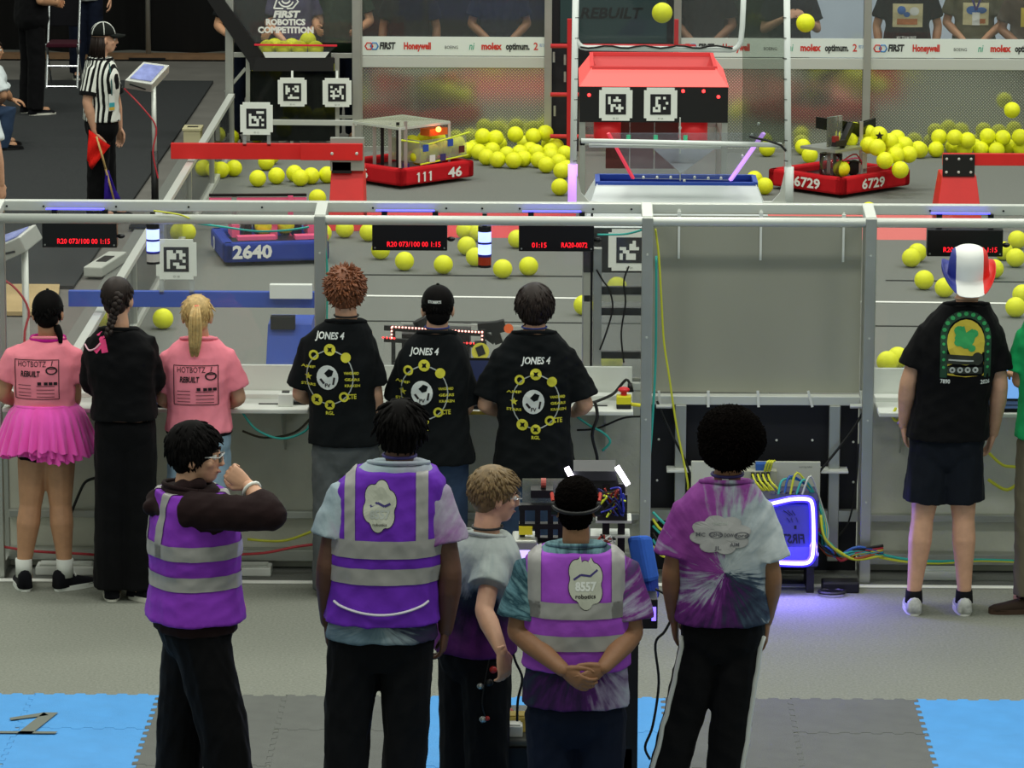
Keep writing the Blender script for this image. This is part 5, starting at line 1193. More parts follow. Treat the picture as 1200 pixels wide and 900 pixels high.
sh = P.shirt(TD10, P.p(675, 822).z, .80, .03, .03, arm=1.22, sl_r=.088)
o = vest(P, C_VEST3, P.p(675, 778).z, mg=.05); zz = lambda py: P.p(675, py, -.18).z
vbands(P, o, [(zz(726), zz(707)), (zz(764), zz(746))], [(-.205, -.15), (.145, .20)], zz(726))
D = Decal(o, P.p(686, 671)); cloud(D, 0, 0, .075, .118, CR, INK_K, .12, 6)
D.text('FRC', -.012, .06, .024, LANY, .05, .02, .2); D.stroke([(-.05, .01), (-.02, .03), (.02, .025), (.05, .05)], .009, LANY, .0078); D.text('8557', .0, -.02, .036, INK_W, .09, .05, 0, .0082); D.text('robotics', 0, -.06, .018, INK_K, .085, .02, 0, .0082); D.done('back_patch')
P.hairmass(M('hair_afro', '#0a0706', .95, var=.3, vscale=60, bump=1.0, bscale=90, spec=.03), [((0, -.01, .045), (.092, .105, .092)), ((0, -.045, -.03), (.072, .065, .065))], .007, .004, lam=(.03, .015))
hp = root('x', (0, 0, 0)); bpy.data.objects.remove(hp)
band_ = [P.hl((math.cos(t) * .098, math.sin(t) * .118 - .01 if math.sin(t) < 0 else math.sin(t) * .05, .012 - .012 * abs(math.sin(t)))) for t in np.linspace(math.pi + .05, 2 * math.pi - .05, 15)]
hb = MB().tube(band_, .0085, 8).build('headphones', BLK, P.root, smooth=True)
for sg in (-1, 1):
    MB().tube([P.hl((sg * .078, .008, .0)), P.hl((sg * .105, .008, .0))], .042, 14).build('ear_cup', BLK, hb, smooth=False)
    MB().tube([P.hl((sg * .097, -.02, .03)), P.hl((sg * .102, .01, .055)), P.hl((sg * .098, .04, .03))], .008, 6).build('red_trim', M('trim_red', '#d03a2c', .5), hb)
P.pants(C_NAVY, P.p(675, 835).z, 1, (.115, .095, .085)); P.shoes(cloth('shoe_black', '#15151a'), WHT, .29)

# ---- 11 afro
P = Person('person with round afro in purple tie-dye shirt and black striped trousers', -5.1, 0, 11, w=1.04, d=1.0)
P.joints(neck=(852, 560, .0), shL=(805, 592), shR=(889, 592), elL=(787, 672, -.03), wrL=(790, 725, .08), elR=(905, 678, -.03), wrR=(898, 728, .06), hiL=(827, 742), hiR=(866, 742), knL=(799, 846, .0), knR=(856, 850, .0), anL=(770, 950, -.02), anR=(842, 955, -.02))
P.head(855, 522, .0, yaw=-8); P.hand('L', (.1, .3, -1), (1, 0, 0), .6); P.hand('R', (-.05, .15, -1), (-1, 0, 0), .5); P.body(S_MID, 1.05, 1.05)
TD11 = tiedye('tiedye_c', (.0, 0, 1.24), [(0, '#74307f'), (.1, '#9aa0ae'), (.17, '#682a78'), (.28, '#431c54'), (.36, '#262c40'), (.44, '#3a4a5c'), (.50, '#a9b3ba'), (.62, '#b4bcc0'), (.76, '#98a4ac'), (.84, '#8a4292'), (1, '#74307f')], 1.0, .35, .2, .18, 7, streak=.36)
sh = P.shirt(TD11, P.p(850, 727).z, .74, .03, .03, arm=1.15, sl_r=.088)
D = Decal(sh, P.p(843, 618)); CG = M('patch_grey', '#a3a3a4', .7); cloud(D, 0, 0, .128, .082, CG, CG, 0, 8)
for u, v, t_, w_ in ((-.085, .0, 'MC', .04), (-.02, .002, 'GENE', .05), (.035, .0, 'DOW', .04), (.09, -.002, 'ford', .05), (.06, -.04, 'AIM', .04), (-.01, -.055, 'JL', .03), (0, .05, 'bechtel', .06)): D.text(t_, u, v, .016, INK_G if v > .01 else M('ink_mid', '#55555e', .8), w_, .01, 0, .0085)
D.disc(-.02, .002, .03, .014, M('ink_mid', '#55555e', .8), .008, .85, 20); D.disc(.09, -.002, .033, .015, M('ink_mid', '#55555e', .8), .008, .85, 20); D.done('back_print')
P.hairmass(M('hair_afro', '#120c0a', .9), [((0, -.02, .055), (.140, .14, .125)), ((-.02, -.04, .0), (.12, .11, .10)), ((.035, -.02, .03), (.12, .12, .11))], .007, .006, lam=(.03, .012))
rgx = P.hairlocks(M('hair_afro_fringe', '#0c0807', .95, spec=.03), 1500, (.012, .024), .0032, zmin=-.1, ymax=.09, lift=1.6, grav=.0, jit=.8, cap=False, puff=.054, name='hair_tufts')
pn = P.pants(C_BLK, P.p(850, 735).z, 1, (.100, .088, .085))
P.ring_around('lanyard_cord', 1.2, LANY, .008, .007); MB().obox(P.p(850, 564, -.085), (.014, 0, 0), (0, .004, 0), (0, 0, .009)).build('lanyard_clip', WHT, P.root)
bv = bvh_of(pn)
for sd, sg in (('R', 1), ('L', -1)):
    hi, kn, an = P.j['hi' + sd], P.j['kn' + sd], P.j['an' + sd]; q = []
    for i in range(17):
        t = i / 16; c = hi.lerp(kn, t * 2) if t < .5 else kn.lerp(an, t * 2 - 1); h = bv.ray_cast(c + V((sg * .5, -.05, 0)), V((-sg, 0, 0)))
        if h[0] is not None: q.append(h[0] + V((sg * .004, 0, 0)))
    if len(q) > 2: MB().tube(q, .012, 6).build('side_stripe', M('stripe_white', '#c9ccc9', .8), pn, smooth=True)
P.shoes(M('shoe_pale', '#c8c8c4', .6), WHT, .28)

# ---- 4 hoodie man in profile
P = Person('laughing man in purple vest over dark brown hoodie raising his fist', -5.1, 68, 4, w=1.02, d=1.12)
P.joints(neck=(222, 566, .0), shL=(232, 588, .17), shR=(222, 596, -.15), elL=(262, 640, .24), wrL=(268, 690, .2), elR=(318, 603, -.26), wrR=(291, 569, -.12), hiL=(226, 738, .08), hiR=(232, 738, -.08), knL=(213, 850, .10), knR=(262, 858, -.06), anL=(206, 958, .12), anR=(276, 962, -.04))
P.head(230, 532, .0, yaw=97, size=1.06); P.hand('R', (-.75, .25, .5), (-.3, .9, .2), 1.5, 1.0); P.hand('L', (.1, .1, -1), (0, -1, 0), .6); P.body(S_LIGHT, 1.1, 1.1)
hd = P.shirt(C_HOOD, P.p(228, 735).z, mg=.035, flare=.02, long=True, arm=1.28, name='hoodie', wr=.007, lf=.42)
hb = MB()
for px, py, dy, r in ((187, 585, .03, .062), (196, 598, -.05, .058), (199, 577, .08, .055), (214, 572, -.07, .045), (232, 568, -.06, .038), (214, 566, .10, .045), (180, 594, -.01, .05), (192, 608, .0, .05), (240, 566, .04, .034)): hb.ell(P.p(px, py, dy), (r, r, r * .8))
me = remesh(hb, .009, 4, 'hood'); wrinkle(me, .004, 3); link('hood', me, C_HOOD, hd, smooth=True)
o = vest(P, C_VEST, P.p(228, 722).z, mg=.055, flare=.06, arm=.20); zz = lambda py: P.p(225, py, -.15).z
vbands(P, o, [(zz(655), zz(638)), (zz(691), zz(674))], [(.055, .105), (-.105, -.055)], zz(655))
P.hairlocks(H_BLK, 620, (.035, .052), .008, zmin=-.015, ymax=.05, lift=.10, grav=.5, jit=.11, puff=.018, fringe=(0, .3, 0))
P.pants(C_BLK, P.p(228, 745).z, 1, (.125, .11, .10), mg=.03, wr=.008)
GF = M('glasses_frame', '#cfd3d4', .3, .4)
gl = MB().tube([P.hl((-.058, .075, .0)), P.hl((-.055, .104, -.002)), P.hl((-.01, .112, .004)), P.hl((.01, .112, .004)), P.hl((.055, .104, -.002)), P.hl((.058, .075, 0)), P.hl((.078, .0, .0))], .003, 6).build('glasses', GF, P.root)
for sg in (-1, 1): MB().panel(P.hl((sg * .012, .111, .014)), P.hl((sg * .056, .103, .014)), P.hl((sg * .052, .104, -.024)), P.hl((sg * .016, .111, -.02)), .002).build('lens', glass('lens_clear_g', alpha=.06), gl)
w_ = P.j['wrR']; ax = (P.j['elR'] - w_).normalized(); u_ = ax.orthogonal().normalized(); v_ = ax.cross(u_); c = w_ + ax * .03
MB().tube([c + (u_ * math.cos(t) + v_ * math.sin(t)) * .038 for t in np.linspace(0, 2 * math.pi, 15)], .008, 6, cap=False).build('wristband', WHT, P.root, smooth=True)
P.shoes(cloth('shoe_black', '#15151a'), WHT, .29)

# ---- 9 sandy haired boy, looking right
P = Person('sandy haired boy in safety glasses and grey tie-dye shirt looking right', -4.75, 42, 9, w=.94, d=1.0)
P.joints(neck=(570, 622, .0), shL=(548, 634, .06), shR=(580, 648, -.10), elL=(560, 700, .18), wrL=(590, 735, .24), elR=(567, 716, -.30), wrR=(588, 764, -.46), hiL=(543, 768, .05), hiR=(570, 768, -.06), knL=(541, 862, .06), knR=(570, 862, -.05), anL=(540, 950, .04), anR=(570, 950, -.06))
P.head(580, 580, .02, yaw=74, pitch=-6, size=1.0); P.hand('R', (.15, .15, -1), (-.6, .6, 0), .7); P.hand('L', (.5, .6, -.4), (0, 0, -1), .5); P.body(S_LIGHT, 1.0)
TD9 = tiedye('tiedye_d', (.08, 0, 1.42), [(0, '#b6bdba'), (.3, '#a3adaa'), (.42, '#8d9a9c'), (.5, '#26323e'), (.6, '#241a34'), (.75, '#5a2468'), (1, '#4a1f5a')], .1, 1.1, .22, -.2, 7, streak=.36)
sh = P.shirt(TD9, P.p(556, 762).z, .62, .028, .03, arm=1.12, sl_r=.084); P.hairlocks(H_SANDY, 640, (.03, .045), .0075, zmin=.0, ymax=.05, lift=.16, grav=.35, jit=.13, puff=.014, fringe=(0, .5, 0))
P.pants(cloth('black_cargo', '#141517', var=.25), P.p(556, 770).z, 1, (.112, .10, .098), mg=.025); P.ring_around('lanyard_cord', 1.17, BC, .008, .006)
gl = MB().tube([P.hl((-.056, .09, .0)), P.hl((-.05, .108, -.002)), P.hl((.05, .108, -.002)), P.hl((.058, .085, 0)), P.hl((.08, .0, .0))], .003, 6).build('safety_glasses', glass('glass_frame_c', alpha=.35, body='#e6eef0'), P.root)
for sg in (-1, 1): MB().panel(P.hl((sg * .006, .112, .018)), P.hl((sg * .056, .1, .016)), P.hl((sg * .054, .1, -.03)), P.hl((sg * .01, .112, -.024)), .002).build('lens', glass('lens_clear_s', alpha=.18, body='#e6eef0'), gl)
kr = MB(); a = P.p(576, 775, -.16)
kc = root('key_ring', a, 'bunch of red and silver trinkets hanging from the boy\'s pocket', 'key ring')
for px, py, mt, r in ((578, 785, 'r', .018), (563, 804, 's', .016), (573, 800, 'k', .02), (566, 843, 's', .017), (571, 842, 'r', .012)):
    MB().ell(at(px, py, -4.92), (r, .012, r * .9), n=10).build('trinket', {'r': M('trk_red', '#b8302c', .4), 's': ALU, 'k': BLK}[mt], kc, smooth=True)
MB().tube(curve([at(574, 770, -4.92), at(568, 800, -4.93), at(565, 825, -4.93), at(569, 842, -4.92)], 4), .003, 5).build('chain', BLKM, kc)
P.shoes(cloth('shoe_black', '#15151a'), WHT, .27)
# ------------------------------------------------------------------ robots on the field
LEDW = M('led_whitepink', '#ffd8d0', .4, emit=3.0, ecol='#ff9c90'); LEDRED = M('led_robot_red', '#ff3030', .4, emit=3.5)
SMOKE = glass('robot_clear', alpha=.22, body='#c9cdb8'); FROST = glass('robot_frost', alpha=.5, body='#d2d6b8')
def num_on(parent, mat, txt, a, b, z, u, h, wd, bold=.03):
    """number on a bumper face running a->b (viewer's left to right)"""
    a, b = V(a), V(b); d = (b - a).normalized(); n = V((d.y, -d.x, 0)); c = a.lerp(b, u); c.z = z; t = MB()
    
    if txt == '111':
        for k in (-.36, 0, .36):
            q = c + d * wd * k + n * .014; U = V((0, 0, 1)); P4 = lambda x, z: q + d * x + U * z
            t.add([P4(-.004, -h / 2), P4(.016, -h / 2), P4(.016, h / 2), P4(-.004, h / 2)], [(0, 1, 2, 3)]); t.add([P4(-.022, h * .28), P4(-.004, h * .28), P4(-.004, h / 2)], [(0, 1, 2)])
        o = t.build('number', mat, parent); o['kind'] = 'stuff'; return o
    text_on(t, txt, c + n * .012, d, (0, 0, 1), h, bold, wd); return t.build('number', mat, parent)
def bumper(r, A, u, v, L1, L2, z0, z1, mat, th=.09):
    """rounded padded frame; A front corner, u along the front face, v along the left face"""
    A = V((A.x, A.y, 0)); P0, P1, P2, P3 = A, A + u * L1, A + u * L1 + v * L2, A + v * L2; zc = (z0 + z1) / 2
    out = []
    for a, b in ((P0, P1), (P1, P2), (P2, P3), (P3, P0)):
        d = (b - a).normalized(); n = V((-d.y, d.x, 0)); n = n if n.dot((P0 + P2) / 2 - a) > 0 else -n
        o = MB().obox((a + b) / 2 + n * th / 2 + V((0, 0, zc)), d * ((b - a).length / 2), n * th / 2, V((0, 0, (z1 - z0) / 2))).build('bumper', mat, r, bevel=.022); out.append(o)
    MB().obox((P0 + P2) / 2 + V((0, 0, .09)), u * (L1 / 2 - th), v * (L2 / 2 - th), V((0, 0, .03))).build('chassis', BLKM, r)
    for (a, b) in ((P0, P1), (P3, P2)):
        for t in (.2, .8):
            c = a.lerp(b, t) + ((P0 + P2) / 2 - a.lerp(b, t)) * .3; MB().tube([c + V((0, 0, .05)) - u * .02, c + V((0, 0, .05)) + u * .02], .05, 14).build('wheel', BLK, r)
    return P0, P1, P2, P3, out
def frame(r, c0, u, v, L1, L2, z0, z1, mat, w=.025, nm='frame_bar'):
    pts = [c0, c0 + u * L1, c0 + u * L1 + v * L2, c0 + v * L2]
    for p in pts: MB().bar(p + V((0, 0, z0)), p + V((0, 0, z1)), w).build(nm, mat, r)
    for i in range(4):
        a, b = pts[i], pts[(i + 1) % 4]; MB().bar(a + V((0, 0, z1)), b + V((0, 0, z1)), w).build(nm, mat, r)
REDB = cloth('bumper_red', '#c01c24', var=.1); BLUB = cloth('bumper_blue', '#2b3f96', var=.1); NUMW = M('number_white', '#ecece6', .6)
def uv(A, B):
    u = V((B.x - A.x, B.y - A.y, 0)); L_ = u.length; u.normalize(); return u, V((-u.y, u.x, 0)), L_
# robot with bumper 111 46
A, B = gnd(470, 223), gnd(556, 211); u, v, L1 = uv(A, B); L2 = .85
r = root('robot', (A + u * L1 / 2 + v * L2 / 2), 'robot with red bumper numbered 111 46 carrying balls in a clear hopper', 'robot')
P0, P1, P2, P3, bs = bumper(r, A, u, v, L1, L2, .03, .18, REDB)
num_on(bs[0], NUMW, '111', P0, P1, .095, .30, .085, .20); num_on(bs[0], NUMW, '46', P0, P1, .095, .72, .085, .17); num_on(bs[3], NUMW, '46', P3, P0, .10, .42, .085, .17)
c0 = A + u * .1 + v * .12
frame(r, c0, u, v, .60, .60, .15, .52, ALUL, .022); MB().panel(c0 + V((0, 0, .53)), c0 + u * .6 + V((0, 0, .53)), c0 + u * .6 + v * .6 + V((0, 0, .53)), c0 + v * .6 + V((0, 0, .53)), .01).build('top_plate', FROST, r)
hp = c0 + u * .2 - v * .05
for k, (a, b) in enumerate(((0, .28), (.28, .56))):
    MB().panel(hp + u * a + V((0, 0, .20)), hp + u * b + V((0, 0, .22)), hp + u * b + V((0, 0, .40)), hp + u * a + V((0, 0, .40)), .006).build('hopper_panel', SMOKE, r)
MB().panel(hp + V((0, 0, .2)), hp + v * .4 + V((0, 0, .2)), hp + v * .4 + V((0, 0, .4)), hp + V((0, 0, .4)), .006).build('hopper_panel', FROST, r)
neon = M('neon_yellow', '#e0f03a', .5)
MB().tube([hp + V((0, 0, .19)), hp + u * .58 + V((0, 0, .22))], .008, 6).build('yellow_cord', neon, r); MB().tube([c0 + V((0, 0, .42)), hp + u * .1 + V((0, 0, .36)), hp + u * .6 + V((0, 0, .42))], .008, 6).build('yellow_cord', neon, r)
MB().obox(hp + u * .26 + v * .1 + V((0, 0, .45)), u * .11, v * .06, V((0, 0, .03))).build('orange_module', M('mod_orange', '#e0661e', .5), r); MB().ell(hp + u * .22 + V((0, 0, .48)), (.025, .025, .025)).build('signal_lamp', M('lamp_hot', '#ffb070', .4, emit=9, ecol='#ff6a2a'), r)
for k in range(5): MB().bar(c0 + u * .07 + v * .1 * k + V((0, 0, .16)), c0 + u * .07 + v * .1 * k + V((0, 0, .58 - .02 * k)), .03).build('lift_rail', BLKM if k % 2 else ALU, r)
for a, z_, mt in ((.06, .33, RIMB), (.14, .23, WHT), (.27, .23, LANY), (.36, .35, RIMB), (.50, .28, M('tag_maroon', '#5a1f1f', .6))): MB().obox(hp + u * a - v * .006 + V((0, 0, z_)), u * .032, v * .003, V((0, 0, .03))).build('sticker', mt, r)
for i, (a, b_, z_) in enumerate(((.06, .09, .245), (.215, .09, .28), (.37, .09, .29), (.525, .10, .29), (.14, .25, .34), (.295, .25, .36), (.45, .25, .35))): ball(hp + u * a + v * b_ + V((0, 0, z_)), 'ball in the hopper of robot 111 46, ' + (ORD(i, 4) + ' of the front row' if i < 4 else ORD(i - 4, 3) + ' of the rear row'), 'balls in the hopper of robot 111 46')
for a in (.1, .3, .5): MB().tube([A + u * (a + .1) + v * .15 + V((0, 0, .13)), A + u * (a + .1) + v * .15 + V((0, 0, .2))], .03, 10).build('motor', M('motor_violet', '#3a2a78', .4), r)
# robot with bumper 6729
A, B = gnd(986, 233.5), gnd(1067, 221); u, v, L1 = uv(A, B); L2 = .86
r = root('robot', (A + u * L1 / 2 + v * L2 / 2), 'robot with red bumper numbered 6729 piled high with balls', 'robot')
P0, P1, P2, P3, bs = bumper(r, A, u, v, L1, L2, .03, .18, REDB)
num_on(bs[0], NUMW, '6729', P0, P1, .10, .44, .085, .30); num_on(bs[3], NUMW, '6729', P3, P0, .10, .55, .085, .30)
c0 = A + u * .06 + v * .15
for (a, b_, z1_) in ((.05, .1, .42), (.38, .02, .62), (.05, .6, .5), (.62, .6, .55), (.3, .25, .6)): MB().bar(c0 + u * a + v * b_ + V((0, 0, .12)), c0 + u * a + v * b_ + V((0, 0, z1_)), .03).build('upright', ALU, r)
MB().obox(c0 + u * .18 + v * .15 + V((0, 0, .40)), u * .22, v * .2, V((0, 0, .012))).build('deck_plate', ALU, r)
MB().tube([c0 + u * .08 + v * .1 + V((0, 0, .16)), c0 + u * .08 + v * .1 + V((0, 0, .36))], .10, 18).build('clear_drum', glass('drum_clear', alpha=.35, body='#3a4148'), r, smooth=True)
MB().tube([c0 + u * .30 + v * .02 + V((0, 0, .22)), c0 + u * .30 + v * .04 + V((0, 0, .22))], .07, 18).build('turret_gear', BLKM, r)
MB().obox(c0 + u * .12 + v * .1 + V((0, 0, .55)), u * .09, v * .01, V((0, 0, .13))).build('clear_hood', SMOKE, r); MB().bar(c0 + u * .12 + v * .02 + V((0, 0, .43)), c0 + u * .28 + v * .05 + V((0, 0, .6)), .05).build('arm', BLKM, r)
MB().bar(c0 + u * .0 + V((0, 0, .46)), c0 + u * .14 + V((0, 0, .46)), .05).build('electronics', M('elec', '#1a1016', .5), r); MB().obox(c0 + u * .02 + V((0, 0, .50)), u * .025, v * .02, V((0, 0, .025))).build('module', LEDRED if 0 else M('mod_red', '#8a1f20', .4), r)
MB().obox(c0 + u * .40 + V((0, 0, .24)), u * .03, v * .01, V((0, 0, .1))).build('side_plate', ALUL, r); MB().obox(c0 + u * .5 + V((0, 0, .18)), u * .12, v * .01, V((0, 0, .03))).build('red_plate', REDP, r)
net = MB(); q = [c0 + u * .1 + v * .3 + V((0, 0, .66)), c0 + u * .38 + v * .02 + V((0, 0, .60)), c0 + u * .66 + v * .1 + V((0, 0, .62)), c0 + u * .7 + v * .5 + V((0, 0, .5))]
for i in range(3): net.panel(q[i], q[i + 1], q[i + 1] - V((0, 0, .12)), q[i] - V((0, 0, .10)), .006)
net.build('net', glass('net_dark', '#8a8d84', alpha=.45, body='#23261f'), r)
for i, (a, c_, n_) in enumerate(((.3, 0, RC), (.34, .02, M('pink_cable', '#d85a86', .4)), (.38, .0, BC))): MB().tube(curve([c0 + u * .12 + V((0, 0, .3)), c0 + u * a + V((0, 0, .34 - .04 * i)), c0 + u * .42 + V((0, 0, .16))], 4), .007, 6).build('cable', n_, r)
for px, py, dy in ((1001, 153, .45), (1017, 156, .4), (1018, 170, .2), (1028, 173, .05), (1043, 166, .3), (1051, 162, .5), (1037, 188, -.02), (1050, 182, .1), (1065, 181, .2), (1076, 175, .45), (1055, 199, -.05), (996, 163, .3), (1060, 170, .4), (1047, 175, .3), (986, 198, .1)): ball(at(px, py, c0.y + dy + .02), 'yellow foam ball piled on robot 6729', 'balls piled on robot 6729')
ball(at(1030, 158, c0.y + .25), 'yellow foam ball with black star print on robot 6729')
st = MB(); cc = at(1030, 158, c0.y + .25); st.add([cc + V((.04 * math.sin(k * math.pi / 5) * (1 if k % 2 == 0 else .45), -.076, .04 * math.cos(k * math.pi / 5) * (1 if k % 2 == 0 else .45))) for k in range(10)], [tuple(range(9, -1, -1))]); st.build('star_sticker', BLK, r)
# robot with blue bumper 2640
A, B = gnd(262, 313), gnd(386, 309.5); u, v, L1 = uv(A, B); L2 = .82
r = root('robot', (A + u * L1 / 2 + v * L2 / 2), 'low robot with blue bumper numbered 2640 and pink trim', 'robot')
P0, P1, P2, P3, bs = bumper(r, A, u, v, L1, L2, .03, .185, BLUB); num_on(bs[0], NUMW, '2640', P0, P1, .11, .27, .10, .31, .04); num_on(bs[3], NUMW, '0', P3, P0, .11, .4, .10, .1, .04)
PNK = M('robot_pink', '#f0608a', .5); c0 = A + u * .08 + v * .12
for k, (a, b_, l_) in enumerate(((.05, .05, .30), (.5, .03, .26))): MB().obox(c0 + u * (a + l_ / 2) + v * b_ + V((0, 0, .2)), u * l_ / 2, v * .05, V((0, 0, .015))).build('pink_bar', PNK, r)
for k in range(7): MB().obox(c0 + u * (.05 + .1 * k) + v * (.25 + .03 * (k % 3)) + V((0, 0, .24)), u * .03, v * .12, V((0, 0, .05 + .02 * (k % 2)))).build('mechanism', BLKM if k % 3 else PNK, r)
for k, (z_, mt) in enumerate(((.40, BLKM), (.43, PNK), (.46, BLKM))): MB().bar(c0 - u * .1 + v * .6 + V((0, 0, z_)), c0 + u * .68 + v * .62 + V((0, 0, z_ - .02)), .03, .02).build('intake_bar', mt, r)
for a in (.1, .55): MB().bar(c0 + u * a + v * .6 + V((0, 0, .12)), c0 + u * a + v * .6 + V((0, 0, .44)), .04).build('intake_leg', PNK if a > .3 else ALU, r)
MB().tube([c0 + u * .0 + v * .1 + V((0, 0, .33)), c0 + u * .35 + v * .1 + V((0, 0, .30)), c0 + u * .75 + v * .1 + V((0, 0, .33))], .009, 6).build('yellow_cord', neon, r)
for i, (a, b_) in enumerate(((.28, .18), (.45, .2))): ball(c0 + u * a + v * b_ + V((0, 0, .27)), ('left', 'right')[i] + ' yellow foam ball inside robot 2640', 'balls inside robot 2640')
# dark robot with red light strips by the near ramp
yq = 3.2; pa = lambda px, py, dy=0: at(px, py, yq + dy)
r = root('robot', V((pa(520, 400).x, yq + .3, 0)), 'black robot with glowing red light strips behind the middle operators', 'robot')
A = V((pa(452, 420).x, yq - .05, 0)); u, v = V((1, 0, 0)), V((0, 1, 0)); bumper(r, A, u, v, pa(596, 420).x - A.x, .82, .03, .18, REDB)
zb = .18
for (a, b, w) in (((450, 384), (566, 391), .03), ((450, 398), (562, 405), .025)): MB().bar(pa(*a), pa(*b), w).build('truss_bar', BLKM, r)
for px in (461, 490, 535, 566): p_ = pa(px, 386); MB().bar(p_, V((p_.x, yq, zb)), .025).build('truss_post', BLKM, r)
for (a, b) in (((460, 383), (565, 389.5)), ((449, 395.5), (462, 396.5)), ((530, 401.5), (560, 402.5)), ((459, 384), (459, 396)), ((565, 389), (565, 398))):
    p_, q_ = pa(*a, -.03), pa(*b, -.03); n = max(2, int((q_ - p_).length / .02))
    m_ = MB()
    for i in range(n + 1): m_.ell(p_.lerp(q_, i / n), (.0065, .006, .0065), n=6)
    m_.build('light_strip', LEDW if a[1] < 395 else LEDRED, r)['kind'] = 'stuff'
for a, b, w in (((560, 384), (585, 382), .06), ((575, 385), (592, 381), .07), ((580, 388), (585, 402), .05), ((562, 388), (580, 400), .04)): MB().bar(pa(*a, .1), pa(*b, .1), w).build('shooter_arm', BLKM, r)
MB().tube([pa(596, 385, .06), pa(596, 385, .1)], .03, 14).build('orange_wheel', M('wheel_orange', '#f06a28', .5), r); MB().bar(pa(470, 379, .3), pa(640, 384, .3), .012).build('thin_rod', ALUL, r)
lg = MB(); lg.tube([pa(563, 412, -.06), pa(563, 412, -.05)], .055, 18); lo = lg.build('logo_disc', M('logo_yellow', '#d8d040', .5), r); MB().obox(pa(563, 411, -.065), (.022, 0, .01), (0, .003, 0), (-.01, 0, .028)).build('logo_mark', BLK, lo)
MB().box(pa(556, 400).x, pa(570, 400).x, yq - .045, yq + .02, zb, pa(563, 400).z).build('logo_plate', BLKM, r); MB().tube([pa(492, 374, .3), pa(497, 384, .3)], .05, 12).build('flywheel', BLKM, r)
MB().box(pa(470, 400).x, pa(550, 400).x, yq + .1, yq + .5, zb, pa(500, 395).z).build('hopper_box', M('hopper_dark', '#1c1416', .5), r)

# ------------------------------------------------------------------ field-side electronics and props
def tablet(px, py, Y, sx, poly, pole, label, lit):
    q = [at(x, y, Y + d) for x, y, d in poly]; base = at(pole[0], 0, Y + .1)
    r = root('tablet_stand', V((at(pole[0], pole[1], Y + .1).x, Y + .1, 0)), label, 'tablet stand')
    n = (q[1] - q[0]).cross(q[3] - q[0]).normalized(); n = n if n.z < 0 else -n
    mb = MB(); mb.add([p for p in q] + [p + n * .10 for p in q], [(0, 1, 2, 3), (7, 6, 5, 4), (0, 4, 5, 1), (1, 5, 6, 2), (2, 6, 7, 3), (3, 7, 4, 0)]); mb.build('case', M('case_alu', '#c3c5bf', .4, .4), r, bevel=.008)
    k = [q[0].lerp(q[2], .12), q[1].lerp(q[3], .12), q[2].lerp(q[0], .12), q[3].lerp(q[1], .12)]; MB().panel(*[p - n * .004 for p in k], .006).build('screen', lit, r)
    for a, b, nm in ((0, 3, 'slot'), (0, 1, 'slot')):
        m0, m1 = q[a].lerp(q[b], .2) + n * .035, q[a].lerp(q[b], .8) + n * .07; MB().bar(m0 + (q[a] - q[2]).normalized() * .004, m1 + (q[a] - q[2]).normalized() * .004, .01, .012).build('vent_slot', BLK, r)
    t = at(pole[0], pole[1], Y + .1); MB().tube([(t.x, t.y, t.z), (t.x, t.y, .5)], .02, 10).build('pole', ALUL, r, smooth=True); MB().tube([(t.x, t.y, .62), (t.x, t.y, 0.02)], .03, 10).build('sleeve', BLK, r, smooth=True)
    MB().box(t.x - .2, t.x + .2, t.y - .2, t.y + .2, 0, .02).build('base', BLKM, r)
    MB().tube(curve([q[0] + n * .1, V((t.x - .07, t.y - .05, t.z - .2)), V((t.x + .02, t.y - .03, t.z - .35)), V((t.x - .01, t.y - .03, t.z - .55)), V((t.x + .03, t.y - .03, .4))], 4), .007, 6).build('red_cable', RC, r)
SCR = M('screen_ui', '#7d86b4', .2, var=.35, vscale=14, emit=.35, ecol='#6a72b0')
tablet(0, 0, 11.9, 1, [(146, 94, 0), (178, 99, 0), (199, 76, .18), (168, 72, .18)], (180, 100), 'tablet in a metal case on a pole beside the referee', SCR)
tablet(0, 0, 1.0, 1, [(-28, 300, 0), (22, 278, 0), (42, 262, .14), (-8, 280, .14)], (29, 292), 'tablet in a metal case on a pole behind the left station', SCR)
# cream ballot-like box by the left corner
p_ = gnd(226, 168); r = root('cream_box', p_, 'cream box with dark slot beside the far left guard rail', 'box'); MB().box(p_.x - .08, p_.x + .08, p_.y - .1, p_.y + .15, 0, .13).build('box_body', M('cream', '#c9c19a', .7), r, bevel=.006); MB().box(p_.x - .09, p_.x + .09, p_.y - .11, p_.y + .16, .13, .155).build('lid', M('cream', '#c9c19a', .7), r, bevel=.004); MB().box(p_.x - .05, p_.x + .05, p_.y - .02, p_.y + .05, .155, .158).build('slot', BLK, r)
p_ = gnd(122, 318); r = root('control_box', p_, 'pale flat control box with dark square on the carpet by the guard rail', 'box'); a_ = Matrix.Rotation(-.15, 3, 'Z')
MB().obox(p_ + V((0, .1, .04)), a_ @ V((.075, 0, 0)), a_ @ V((0, .38, 0)), V((0, 0, .04))).build('box_body', M('box_pale', '#b9bcb4', .6), r, bevel=.01); MB().obox(p_ + V((0, .1, .083)), a_ @ V((.04, 0, 0)), a_ @ V((0, .13, 0)), V((0, 0, .003))).build('dark_square', BLK, r)
a_, b_ = gnd(-40, 368), gnd(70, 336); flat('floor_board', [(a_.x, a_.y), (gnd(66, 368).x, a_.y), (b_.x, b_.y), (a_.x, b_.y)], -.01, .02, M('plywood', '#b39a6c', .75, var=.1, vscale=5), 'tan plywood board on the floor at the left edge', 'board', None)
